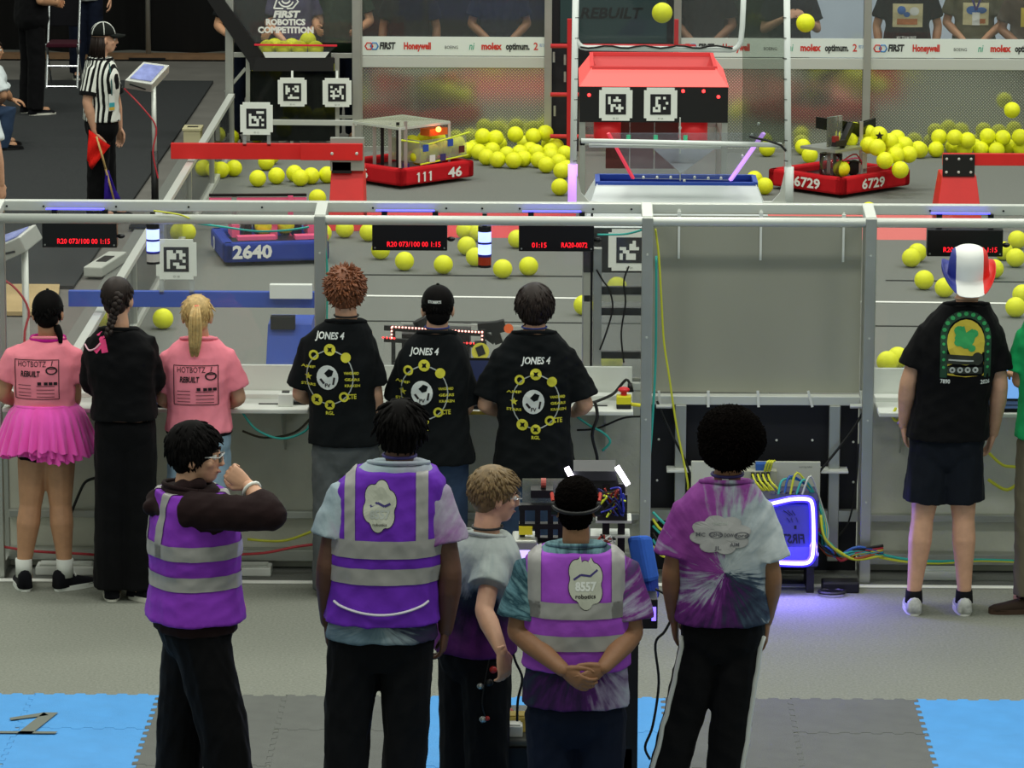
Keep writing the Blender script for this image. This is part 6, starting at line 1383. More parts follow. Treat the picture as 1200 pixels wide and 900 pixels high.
# laptops, stop button, little box on the shelves
def laptop(pxc, py, Y, lit, label, w=.33, rot=0, z=.972):
    c = V((at(pxc, py, Y).x, Y, z)); r = root('laptop', c, label, 'laptop'); MB().box(c.x - w / 2, c.x + w / 2, Y - .12, Y + .1, z, z + .02).build('base', BLKM, r, bevel=.004); MB().box(c.x - w / 2 + .02, c.x + w / 2 - .02, Y - .03, Y + .08, z + .02, z + .023).build('keyboard', BLK, r)
    t = [V((c.x - w / 2, Y + .1, z + .02)), V((c.x + w / 2, Y + .1, z + .02)), V((c.x + w / 2, Y + .15, z + .23)), V((c.x - w / 2, Y + .15, z + .23))]
    MB().panel(*t, .012).build('lid', BLKM, r); k = [q - V((0, .0075, 0)) for q in (t[0].lerp(t[2], .06), t[1].lerp(t[3], .06), t[2].lerp(t[0], .06), t[3].lerp(t[1], .06))]; MB().panel(*k, .002).build('screen', lit, r)
laptop(192, 440, -.31, M('screen_lilac', '#a8b4ff', .3, emit=.8, ecol='#9aa6ff'), 'open laptop with lilac screen before the braided operator', .36)
laptop(545, 450, -.31, M('screen_navy', '#232c50', .3, emit=.25), 'open laptop with dark blue screen before the capped operator', .4)
laptop(1200, 440, -.31, M('screen_blue', '#6fa0e0', .3, emit=.7), 'open laptop with blue screen at the right station', .4)
p_ = V((at(731, 470, -.36).x, -.36, .97)); r = root('stop_button', p_, 'red emergency stop button on yellow and black box', 'button'); MB().box(p_.x - .04, p_.x + .04, p_.y - .04, p_.y + .04, .97, .995).build('black_base', BLK, r, bevel=.006); MB().box(p_.x - .04, p_.x + .04, p_.y - .04, p_.y + .04, .995, 1.04).build('yellow_box', M('stop_yellow', '#e0d820', .5), r, bevel=.006)
MB().tube([(p_.x, p_.y, 1.04), (p_.x, p_.y, 1.06)], .017, 12).build('stem', M('stop_red', '#d8202a', .4), r); MB().ell((p_.x, p_.y, 1.07), (.032, .032, .016)).build('red_cap', M('stop_red', '#d8202a', .4), r, smooth=True); MB().tube([(p_.x + .04, p_.y, .99), (p_.x + .09, p_.y, .985)], .01, 8).build('yellow_plug', M('stop_yellow', '#e0d820', .5), r)
p_ = V((at(335, 470, -.33).x, -.33, .97)); r = root('switch_box', p_, 'small white switch box on the shelf left of the ginger operator', 'box'); MB().box(p_.x - .04, p_.x + .04, p_.y - .05, p_.y + .05, .97, 1.04).build('box_body', WHT, r, bevel=.006); MB().box(p_.x - .02, p_.x + .02, p_.y - .02, p_.y + .02, 1.04, 1.046).build('switch', BLK, r); MB().obox((p_.x + .07, p_.y + .03, .98), (.04, 0, 0), (0, .03, 0), (0, 0, .01)).build('black_adapter', BLK, r, bevel=.005)
p_ = V((at(757, 450, -.2).x, -.2, .97)); r = root('power_adapter', p_, 'black plug and cable standing at the right end of the middle shelf', 'plug'); MB().tube([at(739, 459, -.15), at(738, 449, -.15)], [.018, .012], 10).build('plug', BLK, r, smooth=True); MB().tube(curve([at(738, 449, -.15), at(734, 445, -.15), at(727, 452, -.15), at(718, 462, -.2), at(700, 470, -.3), at(692, 472, -.35)], 4), .008, 6).build('cable', BC, r)
# yellow-striped edge tape of the middle shelf
MB().box(at(548, 484, -.455).x, at(585, 484, -.455).x, -.456, -.451, .948, .966).build('edge_tape', M('tape_gold', '#b8a83a', .6), bpy.data.objects['station_shelf.001'])
# ------------------------------------------------------------------ loose cables along the wall
def cable(name, pts, mat, label, rad=.007):
    o = MB().tube(curve([at(*p) for p in pts], 5), rad, 6).build(name, mat, smooth=True); return tag(o, label, 'cable')
cable('data_cable', [(282, 480, -.4), (300, 503, -.42), (330, 514, -.42), (358, 505, -.4), (364, 490, -.35)], TEAL, 'teal cable sagging under the shelf left of the ginger operator')
cable('data_cable', [(284, 505, -.2), (310, 513, -.2), (345, 507, -.2), (366, 488, -.2)], M('brown_cable', '#4a4030', .5), 'brown cable sagging behind the teal one under the shelf')
cable('data_cable', [(673, 486, -.42), (690, 498, -.43), (708, 508, -.43), (715, 518, -.42), (706, 528, -.4)], TEAL, 'teal cable looping under the shelf by the stop button')
cable('data_cable', [(697, 470, -.46), (700, 488, -.47), (694, 510, -.47), (700, 540, -.4), (692, 560, -.35)], BC, 'black cable hanging over the shelf edge by the stop button', .009)
cable('data_cable', [(676, 504, -.3), (700, 502, -.3), (730, 490, -.3), (752, 488, -.3)], BC, 'thin black cable running under the middle shelf end', .006)
cable('data_cable', [(374, 262, -.24), (378, 300, -.24), (377, 340, -.24), (379, 380, -.24), (378, 430, -.24)], YC, 'yellow cable hanging beside the post above the ginger operator', .006)
cable('data_cable', [(376, 262, -.22), (383, 310, -.2), (383, 360, -.2), (382, 420, -.2)], TEAL, 'teal cable hanging beside the post above the ginger operator', .007)
cable('data_cable', [(768, 268, -.24), (772, 300, -.24), (775, 350, -.24), (778, 400, -.24), (784, 440, -.24), (793, 500, -.22), (805, 560, -.22), (806, 574, -.2)], YC, 'yellow cable running down the left edge of the grey sheet', .006)
cable('data_cable', [(769, 300, -.2), (769, 360, -.2), (768, 430, -.2), (764, 500, -.25), (759, 570, -.3), (757, 650, -.3)], TEAL, 'teal cable running down the post beside the grey sheet', .007)
cable('data_cable', [(770, 470, -.2), (785, 505, -.2), (803, 540, -.2), (815, 575, -.2)], BC, 'black cable crossing the dark back panel on the left', .007)
cable('data_cable', [(1012, 482, -.2), (998, 505, -.2), (975, 535, -.2), (960, 553, -.2)], BC, 'black cable crossing the dark back panel on the right', .007)
cable('data_cable', [(1006, 520, -.2), (1003, 570, -.2), (995, 610, -.2), (983, 628, -.2)], BC, 'thin black cable curling beside the right post', .005)
cable('data_cable', [(180, 247, -.32), (195, 249, -.32), (212, 252, -.33), (222, 256, -.33)], YC, 'short yellow cable on the top rail above the left stack light', .005)
cable('data_cable', [(232, 262, -.2), (262, 266, -.2), (300, 271, -.2), (335, 270, -.2), (362, 266, -.2)], TEAL, 'teal cable drooping beneath the top rail left', .006)
cable('data_cable', [(700, 275, -.1), (712, 275, -.1), (735, 274, -.1), (757, 268, -.2)], TEAL, 'teal cable drooping across the hub panel near the top rail', .006)
cable('data_cable', [(699, 316, -.03), (706, 328, -.03), (714, 340, -.03), (718, 360, -.03), (712, 385, -.03), (703, 410, -.03)], BC, 'thin dark cable behind the bay rungs on the left', .005)
cable('data_cable', [(737, 312, -.03), (731, 330, -.03), (733, 355, -.03), (728, 390, -.03), (731, 425, -.03)], BC, 'thin dark cable behind the bay rungs on the right', .005)
cable('data_cable', [(1158, 530, -.3), (1175, 545, -.3), (1192, 548, -.3), (1197, 560, -.3), (1180, 574, -.3), (1158, 562, -.3)], YC, 'yellow cable loop hanging beside the tricolour hat operator', .009)
cable('data_cable', [(1050, 478, -.4), (1046, 487, -.42), (1051, 493, -.42), (1062, 482, -.4)], YC, 'short yellow cable curl at the right shelf edge', .008)
for k, (c, mt, nm) in enumerate((((0, 0), RC, 'red'), ((0, 5), TEAL, 'teal'), ((0, 8), YC, 'yellow'))):
    cable('floor_cable', [(0 + 2 * k, 640 + k * 2, -.3), (40, 646 + k, -.32), (95, 649 + k, -.3), (110, 650, -.25)] if k == 0 else [(1030, 645 + k * 4, -.35), (1060, 652 + k * 3, -.35), (1100, 656 + k * 2, -.35), (1150, 655 + k, -.35), (1230, 658 + k, -.35)], mt, nm + ' cable running along the foot of the wall ' + ('behind the tutu wearer' if k == 0 else 'behind the tricolour hat operator'), .008)
cable('floor_cable', [(270, 650, -.3), (310, 648, -.3), (345, 641, -.3), (368, 638, -.3)], RC, 'red cable running along the foot of the wall left of the grey jeans', .008)
cable('floor_cable', [(290, 632, -.15), (330, 634, -.15), (360, 625, -.15), (372, 618, -.15)], YC, 'yellow cable running behind the red one left of the grey jeans', .008)
cable('floor_cable', [(80, 610, -.1), (92, 580, -.12), (100, 565, -.12), (112, 560, -.12)], BC, 'black cable hanging behind the tutu wearer', .008)
rg = random.Random(11)
for k in range(9):
    mt = [TEAL, YC, BC, RC, M('blue_cable', '#2f5fae', .45), M('orange_cable', '#b85a2a', .45)][k % 6]; nm = ['teal', 'yellow', 'black', 'red', 'blue', 'orange', 'second teal', 'second yellow', 'second black'][k]
    x0_, y0_ = 955 + rg.uniform(-5, 10), 600 + rg.uniform(0, 40)
    cable('tangle_cable', [(x0_, y0_, -.45), (970 + rg.uniform(-6, 6), 640 + rg.uniform(-10, 10), -.45 + rg.uniform(-.05, .05)), (985 + rg.uniform(-8, 8), 655 + rg.uniform(-6, 6), -.42), (1005, 648 + rg.uniform(-8, 8), -.4), (1035, 645 + rg.uniform(-6, 6), -.38)], mt, nm + ' cable in the tangle right of the glowing box', .008)
for k in range(6):
    mt = [TEAL, YC, TEAL, BC, TEAL, YC][k]; nm = ['upper teal', 'upper yellow', 'middle teal', 'middle black', 'lower teal', 'lower yellow'][k]
    cable('tangle_cable', [(765, 600 + 8 * k, -.3), (775 + rg.uniform(-3, 3), 612 + 8 * k, -.32), (786, 618 + 6 * k, -.3), (800, 625 + 4 * k, -.3), (815, 640, -.3)], mt, nm + ' cable in the bundle left of the afro', .008)
# ------------------------------------------------------------------ glowing control box, white board, network switch
wb = root('white_board', V((at(885, 570, -.2).x, -.2, .3)), 'white board mounted low in the tower bay behind the afro', 'board')
a_, b_ = at(810, 540, -.2), at(960, 625, -.2); MB().box(a_.x, b_.x, -.21, -.19, b_.z, a_.z).build('panel', M('board_white', '#cfd2c6', .6), wb, bevel=.004)
t = MB(); text_on(t, 'scoring table', at(944, 547, -.212), (1, 0, 0), (0, 0, 1), .01, 0); t.build('small_print', M('ink_grey', '#7d817c', .7), wb)
ns = root('network_switch', V((at(890, 575, -.3).x, -.3, .4)), 'network switch with yellow plugs on the white board', 'network switch'); a_, b_ = at(868, 551, -.28), at(910, 588, -.28)
MB().box(a_.x, b_.x, -.30, -.215, b_.z, a_.z).build('housing', M('switch_grey', '#a9ab98', .5), ns, bevel=.004); MB().box(at(886, 540, -.3).x, at(903, 540, -.3).x, -.29, -.215, a_.z, a_.z + .035).build('blue_module', M('blue_cable', '#2f5fae', .45), ns)
for k in range(8):
    px, py = 882 + (k % 4) * 6, 556 + (k // 4) * 10; MB().box(at(px, py, -.3).x - .009, at(px, py, -.3).x + .009, -.312, -.30, at(px, py, -.3).z - .012, at(px, py, -.3).z + .012).build('port', BLK, ns)
    MB().tube(curve([at(px, py, -.31), at(px + 3, py + 8, -.36), at(px + 10 + k, py + 16 + k, -.38), at(px + 24, 588 + k, -.35)], 3), .006, 6).build('yellow_lead', YC, ns)
for k in range(3): MB().tube(curve([at(896 + 3 * k, 552, -.31), at(899 + 3 * k, 542, -.33), at(902 + 3 * k, 540, -.3)], 3), .006, 6).build('yellow_lead', YC, ns)
VG = M('glow_tube', '#6a5cff', .4, emit=2.4, ecol='#2a1cff'); VGW = M('glow_core', '#dcd8ff', .4, emit=5, ecol='#a49aff')
gb = root('control_cabinet', V((at(920, 625, -.55).x, -.45, 0)), 'control cabinet framed by a glowing violet light tube', 'control cabinet')
x0_, x1_ = at(868, 620, -.6).x, at(960, 620, -.6).x; z0_, z1_ = at(920, 666, -.6).z, at(920, 586, -.6).z
MB().box(x0_, x1_, -.57, -.25, z0_, z1_).build('cabinet_body', M('cabinet', '#3a3a66', .35), gb, bevel=.01)
MB().box(x0_ + .03, x1_ - .03, -.59, -.57, z0_ + .03, z1_ - .03).build('front_pane', M('pane_violet', '#4a48a0', .25, emit=.25, ecol='#3a36b8'), gb)
t = MB(); text_on(t, 'FIRST', at(930, 632, -.595), (-1, 0, 0), (0, 0, 1), .05, .03, .13, .15); 
for k in range(7): t.bar(at(918 + 4 * (k % 4) + k, 598 + 9 * (k // 3), -.592), at(926 + 3 * (k % 4), 604 + 8 * (k // 3), -.592), .012, .002)
t.build('print', M('cab_ink', '#16163c', .6), gb)['kind'] = 'stuff'
loop = [(866, 594), (885, 592), (905, 590), (925, 585.5), (940, 584.5), (949, 586), (952, 592), (953, 605), (953.5, 625), (953, 645), (951, 655), (945, 660), (930, 660.5), (905, 659.5), (868, 659.5)]
MB().tube(curve([at(x, y, -.615) for x, y in loop], 3), .009, 8).build('light_tube', VGW, gb, smooth=True)
MB().tube(curve([at(x, y, -.597) for x, y in loop], 3), .02, 8).build('light_tube_halo', VG, gb, smooth=True)  # violet halo around the light, built as a wider glowing tube behind the core
for k in range(6): MB().tube([at(905 + 6 * k, 578 + (k % 2) * 2, -.45), at(908 + 6 * k, 584, -.42)], .018, 8).build('connector', M('conn_navy', '#1a1c4a', .4), gb)
for k, mt in enumerate((TEAL, M('blue_cable', '#2f5fae', .45), YC, TEAL, ALUL)): MB().tube(curve([at(912 + 7 * k, 580, -.45), at(918 + 8 * k, 562 - 4 * (k % 3), -.42), at(942 + 5 * k, 566 + 6 * k, -.4), at(962 + 2 * k, 600 + 5 * k, -.42), at(968, 640, -.45)], 5), .0065, 6).build('lead', mt, gb)
for x in (x0_ + .04, x1_ - .04): MB().box(x - .02, x + .02, -.55, -.28, 0, z0_).build('foot', BLK, gb)
lt_ = bpy.data.lights.new('light_tube_light', 'AREA'); lt_.shape = 'RECTANGLE'; lt_.size = .36; lt_.size_y = .32; lt_.energy = 16; lt_.color = (.22, .16, 1); lo_ = bpy.data.objects.new('light_tube_light', lt_); COL.objects.link(lo_); lo_.location = ((x0_ + x1_) / 2 + .05, -.64, (z0_ + z1_) / 2); lo_.rotation_euler = (math.radians(-55), 0, 0)
pb = root('power_strip', V((at(985, 662, -.5).x, -.5, 0)), 'black power brick among the tangled cables', 'power brick'); c = at(985, 664, -.5); MB().box(c.x - .1, c.x + .1, -.56, -.44, 0, .06).build('brick', BLK, pb, bevel=.01); MB().tube([(c.x + .07 * math.cos(t_) - .05, -.6 + .05 * math.sin(t_), .02) for t_ in np.linspace(0, 6.2, 16)], .009, 6).build('coil', BC, pb)

# ------------------------------------------------------------------ robot cart in the foreground
yc = -4.35; cp_ = lambda px, py, dy=0: at(px, py, yc + dy)
xa, xb = cp_(592, 760).x, cp_(740, 760).x; zd = cp_(660, 742, -.3).z
ct = root('robot_cart', V(((xa + xb) / 2, yc, 0)), 'black wheeled cart carrying tools on its lower shelf', 'cart')
MB().box(xa - .03, xb + .03, yc - .32, yc + .32, zd - .05, zd).build('deck', BLKM, ct, bevel=.008)
for x in (xa, xb):
    for y in (yc - .28, yc + .28): MB().box(x - .025, x + .025, y - .025, y + .025, .1, zd - .05).build('leg', BLKM, ct)
MB().box(xb - .10, xb + .02, yc - .32, yc - .29, .12, zd - .02).build('side_panel', M('cart_panel', '#17181b', .5), ct)
zs_ = cp_(610, 868, -.3).z; zs_ = max(.16, zs_); MB().box(xa, xb, yc - .3, yc + .3, zs_ - .03, zs_).build('lower_shelf', M('cart_grey', '#4e524e', .5), ct, bevel=.006); MB().box(xa, xb, yc - .32, yc - .29, zs_ - .14, zs_ - .03).build('drawer_front', BLKM, ct)
for x in (xa + .04, xb - .04):
    for y in (yc - .24, yc + .24): MB().tube([(x - .02, y, .05), (x + .02, y, .05)], .05, 14).build('castor', BLK, ct)
for k, (px, py, w_, h_, mt, lab) in enumerate(((600, 838, .05, .05, WHT, 'small white box'), (607, 848, .06, .07, M('note_yellow', '#d9c060', .7), 'yellow note pad'), (594, 842, .03, .06, M('tool_red', '#a8302c', .5), 'red tool case'))):
    c = V((cp_(px, py).x, yc - .2 + .08 * k, zs_)); rr_ = root('tool_item', c, lab + ' on the lower shelf of the robot cart', 'tool'); MB().box(c.x - w_, c.x + w_, c.y - .05, c.y + .05, zs_, zs_ + h_).build('body', mt, rr_, bevel=.005); MB().box(c.x - w_ * .8, c.x + w_ * .8, c.y - .04, c.y + .04, zs_ + h_, zs_ + h_ + .006).build('top', mt, rr_)
# robot standing on the cart
rb = root('robot', V(((xa + xb) / 2, yc, zd)), 'tall black robot with wires and white light tubes standing on the cart', 'robot')
A = V((xa + .02, yc - .28, 0)); u, v = V((1, 0, 0)), V((0, 1, 0))
MB().box(xa + .02, xb - .02, yc - .26, yc + .28, zd, zd + .05).build('chassis', BLKM, rb)
zz = lambda py, dy=0: cp_(670, py, dy).z
for px in (612, 630, 645, 657): MB().box(cp_(px, 620).x - .012, cp_(px, 620).x + .012, yc - .02, yc + .02, zd + .05, zz(592)).build('mast', BLKM, rb)
for py in (594, 616, 632): MB().box(cp_(608, py).x, cp_(664, py).x, yc - .025, yc + .025, zz(py) - .012, zz(py) + .012).build('cross_bar', BLKM, rb)
for px in (710, 728): MB().box(cp_(px, 620).x - .016, cp_(px, 620).x + .016, yc - .02, yc + .02, zd + .05, zz(566)).build('mast', BLKM, rb)
MB().box(cp_(672, 555).x, cp_(722, 555).x, yc - .02, yc + .22, zz(562), zz(551)).build('top_hood', M('hood_dark', '#24272a', .5), rb); MB().panel(cp_(672, 556, .0), cp_(722, 556, .0), cp_(730, 582, -.02), cp_(680, 582, -.02), .008).build('hood_face', BLKM, rb)
WG = M('white_glow', '#ffffff', .4, emit=7, ecol='#f2e8ff')
MB().bar(cp_(664, 548, -.03), cp_(671, 561, -.03), .022).build('light_tube', WG, rb); MB().bar(cp_(723, 547, -.03), cp_(736, 568, -.03), .022).build('light_tube', WG, rb)
MB().panel(cp_(612, 561, .1), cp_(664, 561, .1), cp_(664, 594, .1), cp_(612, 594, .1), .006).build('clear_guard', SMOKE, rb); MB().box(cp_(622, 580).x, cp_(648, 580).x, yc, yc + .1, zz(584), zz(575)).build('mechanism', BLKM, rb)
MB().box(cp_(600, 640).x, cp_(630, 640).x, yc - .1, yc + .1, zd + .05, zz(628)).build('gearbox', ALU, rb, bevel=.01); MB().obox(cp_(616, 621, -.02), (.03, 0, 0), (0, .02, 0), (0, 0, .018)).build('yellow_part', M('part_yellow', '#e0cf28', .5), rb)
MB().box(cp_(700, 585).x, cp_(735, 585).x, yc - .05, yc + .12, zz(607), zz(577)).build('electronics_box', M('elec_box', '#22201f', .6), rb); MB().box(cp_(698, 608).x, cp_(740, 608).x, yc - .05, yc + .1, zz(610), zz(607)).build('electronics_tray', ALUL, rb); MB().box(cp_(692, 626).x, cp_(738, 626).x, yc - .05, yc + .1, zz(627), zz(625)).build('electronics_tray', ALUL, rb)
for k in range(14):
    mt = [M('neon_yellow', '#e0f03a', .5), M('blue_wire', '#2c36b8', .5), BC, M('wire_red', '#a03428', .5), BC, M('blue_dark', '#1c2468', .5)][k % 6]
    pts = [cp_(700 + rg.uniform(0, 34), 572 + rg.uniform(0, 34), -.07 + rg.uniform(-.02, .02)) for _ in range(4)]; MB().tube(curve(pts, 4), .0042, 6).build('wire', mt, rb)
for k in range(10):
    mt = [M('wire_red', '#c03428', .5), WHT, BC][k % 3]; pts = [cp_(700 + rg.uniform(0, 22), 626 + rg.uniform(0, 12), -.07) for _ in range(3)]; MB().tube(curve(pts, 4), .005, 6).build('wire', mt, rb)
for px, py, mt in ((702, 572, M('wheel_green', '#a9b878', .6)), (711, 572, M('wheel_green', '#a9b878', .6)), (637, 566, M('red_cone', '#a84a40', .5))): MB().tube([cp_(px - 3, py, .05), cp_(px + 3, py, .05)], .022, 12).build('roller', mt, rb)
MB().panel(cp_(741, 628, -.05), cp_(757, 628, .0), cp_(766, 680, .0), cp_(752, 684, -.08), .10).build('blue_bumper', cloth('bumper_blue_lt', '#3a68c8', var=.12), rb, bevel=.02); MB().panel(cp_(748, 660, -.05), cp_(764, 660, .0), cp_(767, 702, .0), cp_(756, 704, -.08), .09).build('blue_bumper', cloth('bumper_blue', '#2b3f96'), rb, bevel=.02)
lp = root('laptop', V((cp_(618, 660).x, yc - .2, zd + .05)), 'open laptop with bright lilac screen standing on the robot cart', 'laptop'); zl = zd + .05
MB().box(cp_(600, 660).x, cp_(660, 660).x, yc - .34, yc - .12, zl, zl + .018).build('base', BLKM, lp); MB().panel(cp_(603, 662, -.12), cp_(652, 662, -.12), cp_(652, 636, -.07), cp_(603, 636, -.07), .012).build('lid', BLKM, lp); MB().panel(cp_(605, 660, -.13), cp_(650, 660, -.13), cp_(650, 638, -.085), cp_(605, 638, -.085), .003).build('screen', M('screen_lilac2', '#c0b0ff', .3, emit=1.2, ecol='#b8a4ff'), lp)
MB().box(cp_(592, 670).x, cp_(612, 670).x, yc - .3, yc - .1, zd, zl).build('stand', BLKM, lp)
mo = root('small_monitor', V((cp_(757, 735).x, yc - .1, zd - .1)), 'small black device with violet light on the right of the cart', 'monitor'); MB().box(cp_(744, 720).x, cp_(769, 720).x, yc - .28, yc - .12, zz(738, -.3), zz(703, -.3)).build('housing', BLK, mo, bevel=.006); MB().box(cp_(762, 720).x, cp_(767, 720).x, yc - .285, yc - .28, zz(728, -.3), zz(712, -.3)).build('violet_lamp', M('violet_lamp', '#8a78ff', .4, emit=3, ecol='#6a54ff'), mo)
MB().box(xb, cp_(744, 720).x, yc - .22, yc - .16, zz(735, -.3), zz(728, -.3)).build('bracket', BLKM, mo)
o = MB().tube(curve([at(768, 690, -4.6), at(783, 700, -4.6), at(788, 720, -4.6), at(779, 740, -4.6), at(768, 755, -4.6), at(772, 800, -4.6), at(765, 850, -4.6), at(756, 875, -4.6), at(762, 890, -4.6)], 5), .006, 6).build('charging_cable', BC, smooth=True); tag(o, 'black charging cable hanging from the cart towards the mats', 'cable')
o = MB().tube(curve([at(600, 760, -4.7), at(604, 775, -4.7), at(612, 795, -4.7), at(607, 820, -4.7), at(606, 845, -4.7)], 5), .006, 6).build('charging_cable', BC, smooth=True); tag(o, 'black cable hanging on the left of the cart', 'cable')
# ------------------------------------------------------------------ people beyond the field
def bystander(label, Y, px, H=1.74, face=180, shirt=None, trousers=None, skinm=None, hair=None, arms='down', seed=50, w=1.0, head_yaw=None, long=False, dx=0, detail=.013, foot_py=None):
    P = Person(label, Y, face, seed, voxel=detail, w=w); x = at(px, 100, Y).x; f, l = P.fwd, P.lat; c = V((x, Y, 0))
    W = lambda la, fo, z: c + l * la + f * fo + V((0, 0, z * H))
    A = {'down': ((.24, -.02, .63), (.25, .06, .485)), 'hold': ((.25, -.02, .63), (.06, .24, .60)), 'low': ((.25, -.02, .63), (.07, .22, .54)), 'rail': ((.26, .0, .63), (.2, .25, .60)), 'chest': ((.24, .02, .63), (.1, .22, .70))}
    aL, aR = (A[arms] if isinstance(arms, str) else A[arms[0]]), (A[arms] if isinstance(arms, str) else A[arms[1]])
    P.joints(neck=W(0, 0, .862), shL=W(-.17 * w, 0, .815), shR=W(.17 * w, 0, .815), elL=W(-aL[0][0] * w, aL[0][1], aL[0][2]), wrL=W(-aL[1][0], aL[1][1], aL[1][2]), elR=W(aR[0][0] * w, aR[0][1], aR[0][2]), wrR=W(aR[1][0], aR[1][1], aR[1][2]),
             hiL=W(-.085, 0, .52), hiR=W(.085, 0, .52), knL=W(-.095, .01, .285), knR=W(.095, .01, .285), anL=W(-.1, -.02, .05), anR=W(.1, -.02, .05))
    hy = P.a if head_yaw is None else math.radians(head_yaw)
    hc = W(0, 0, .935); P.p_ = P.p; P.p = lambda *a: hc; P.head(0, 0, 0, yaw=head_yaw); P.p = P.p_
    for sd in 'LR':
        d = (P.j['wr' + sd] - P.j['el' + sd]).normalized(); P.hand(sd, d, l * (1 if sd == 'L' else -1), .6)
    P.body(skinm or S_TAN); o = P.shirt(shirt or C_BLKT, .47 * H, .75, .026, .03, long=long, wr=.006, sl_r=.08); P.pants(trousers or C_BLK, .50 * H, 1, (.10, .088, .082)); P.shoes(cloth('shoe_black', '#15151a'), M('sole_cream', '#d9d8cc', .6), .28)
    if hair: P.hairlocks(hair, 260, (.035, .055), .009, zmin=-.06)
    return P, o
# referee
def stripes(name, k=95):
    m = M(name, '#e4e6e0', .85, spec=.2); nt = m.node_tree; N = nt.nodes; L = nt.links; wv = N.new('ShaderNodeTexWave'); wv.bands_direction = 'X'; wv.inputs['Scale'].default_value = k / 11; wv.inputs['Distortion'].default_value = .4
    mp = N['Mapping']; mp.inputs['Rotation'].default_value = (0, 0, .5); L.new(mp.outputs[0], wv.inputs[0]); cr = N.new('ShaderNodeValToRGB'); cr.color_ramp.interpolation = 'CONSTANT'; cr.color_ramp.elements[0].color = s2l('#0d0e10'); cr.color_ramp.elements[1].position = .5; cr.color_ramp.elements[1].color = s2l('#dfe2da'); L.new(wv.outputs['Fac'], cr.inputs[0]); L.new(cr.outputs[0], N['Principled BSDF'].inputs['Base Color']); return m
RY = 12.3
P = Person('referee in black and white striped shirt and black cap holding flags', RY, 62, 14, voxel=.009, w=.95)
P.joints(neck=(117, 65), shL=(128, 79, .12), shR=(108, 80, -.1), elL=(136, 117, .16), wrL=(140, 150, .18), elR=(102, 120, -.16), wrR=(112, 156, -.14), hiL=(121, 150, .05), hiR=(117, 150, -.06), knL=(124, 206, .06), knR=(114, 206, -.05), anL=(127, 256, .06), anR=(112, 257, -.06))
P.head(122, 45, 0, yaw=78, size=1.02); P.hand('R', (.12, .1, -1), (.5, .8, 0), 1.1); P.hand('L', (.05, .1, -1), (-.5, -.8, 0), .5); P.body(S_LIGHT)
STR = stripes('referee_stripes'); o = P.shirt(STR, P.p(118, 141).z, .72, .024, .02, sl_r=.076, wr=.004, collar=False); P.ring_around('collar', 1.12, C_BLK, .02, .014, parent=o); P.pants(C_BLK, P.p(118, 146).z, 1, (.10, .086, .08)); P.cap(cloth('cap_black', '#131614'), True, trim=M('piping_w', '#cfd2cc', .7))
for sd in 'LR':
    sh_, el_ = P.j['sh' + sd], P.j['el' + sd]; q = sh_.lerp(el_, .70); d = (el_ - sh_).normalized(); MB().tube([q, q + d * .03], .077, 14).build('cuff', C_BLK, o)
m_ = MB(); rg2 = random.Random(2)
for k in range(60):
    a = rg2.uniform(math.pi * .95, math.pi * 2.05); p0 = (.07 * math.cos(a) * 1.05, .085 * math.sin(a) - .01, .02); L_ = rg2.uniform(.13, .18)
    m_.tube([P.hl(p0), P.hl((p0[0] * 1.15, p0[1] * 1.12, -.05)), P.hl((p0[0] * 1.1, p0[1] * 1.1 + rg2.gauss(0, .01), -L_))], [.011, .011, .004], 5)
m_.build('long_hair', H_BRN, P.root, smooth=True)
c = P.p(131, 120, -.14); MB().obox(c, (.022, .02, 0), (0, .003, 0), (0, 0, .07)).build('badge', WHT, P.root); MB().obox(c + V((.002, -.004, -.02)), (.02, .018, 0), (0, .002, 0), (0, 0, .018)).build('badge_stripe', M('badge_teal', '#3aa6b4', .6), P.root); MB().obox(c + V((.002, -.004, -.052)), (.02, .018, 0), (0, .002, 0), (0, 0, .012)).build('badge_stripe', M('badge_gold', '#d0b040', .6), P.root); MB().tube([P.p(128, 74, -.13), P.p(131, 100, -.16), c + V((0, 0, .06))], .006, 5).build('lanyard_cord', M('cord_teal', '#2a5a5a', .7), P.root)
P.shoes(cloth('shoe_black', '#15151a'), BLK, .28)
def flagobj(label, col, pole, tri, yy):
    a, b = at(*pole[0], yy), at(*pole[1], yy); r = root('hand_flag', b, label, 'flag', 'referee flags'); MB().tube([a, b], .009, 8).build('stick', M('stick_tan', '#c9a86a', .6), r, smooth=True)
    q = [at(x, y, yy + d) for x, y, d in tri]; n = 6; vs = []
    for i in range(n + 1):
        for j in range(n + 1): p_ = q[0].lerp(q[1], i / n).lerp(q[3].lerp(q[2], i / n), j / n); vs.append(p_ + V((0, .02 * math.sin(i * 1.3 + j), 0)))
    o = MB().add(vs, [(i * (n + 1) + j, (i + 1) * (n + 1) + j, (i + 1) * (n + 1) + j + 1, i * (n + 1) + j + 1) for i in range(n) for j in range(n)]).build('flag_cloth', col, r, smooth=True); s_ = o.modifiers.new('s', 'SOLIDIFY'); s_.thickness = .004
flagobj('red flag held in the referee right hand', cloth('flag_red', '#e0231c'), ((113, 160), (124, 198)), [(104, 152, 0), (129, 171, .03), (107, 199, .03), (102, 188, 0)], RY - .2)
flagobj('furled violet flag pointing at the floor beside the referee', cloth('flag_violet', '#34208a'), ((118, 176), (135, 240)), [(123, 198, 0), (127, 200, .02), (142, 236, .03), (122, 238, 0)], RY - .17)
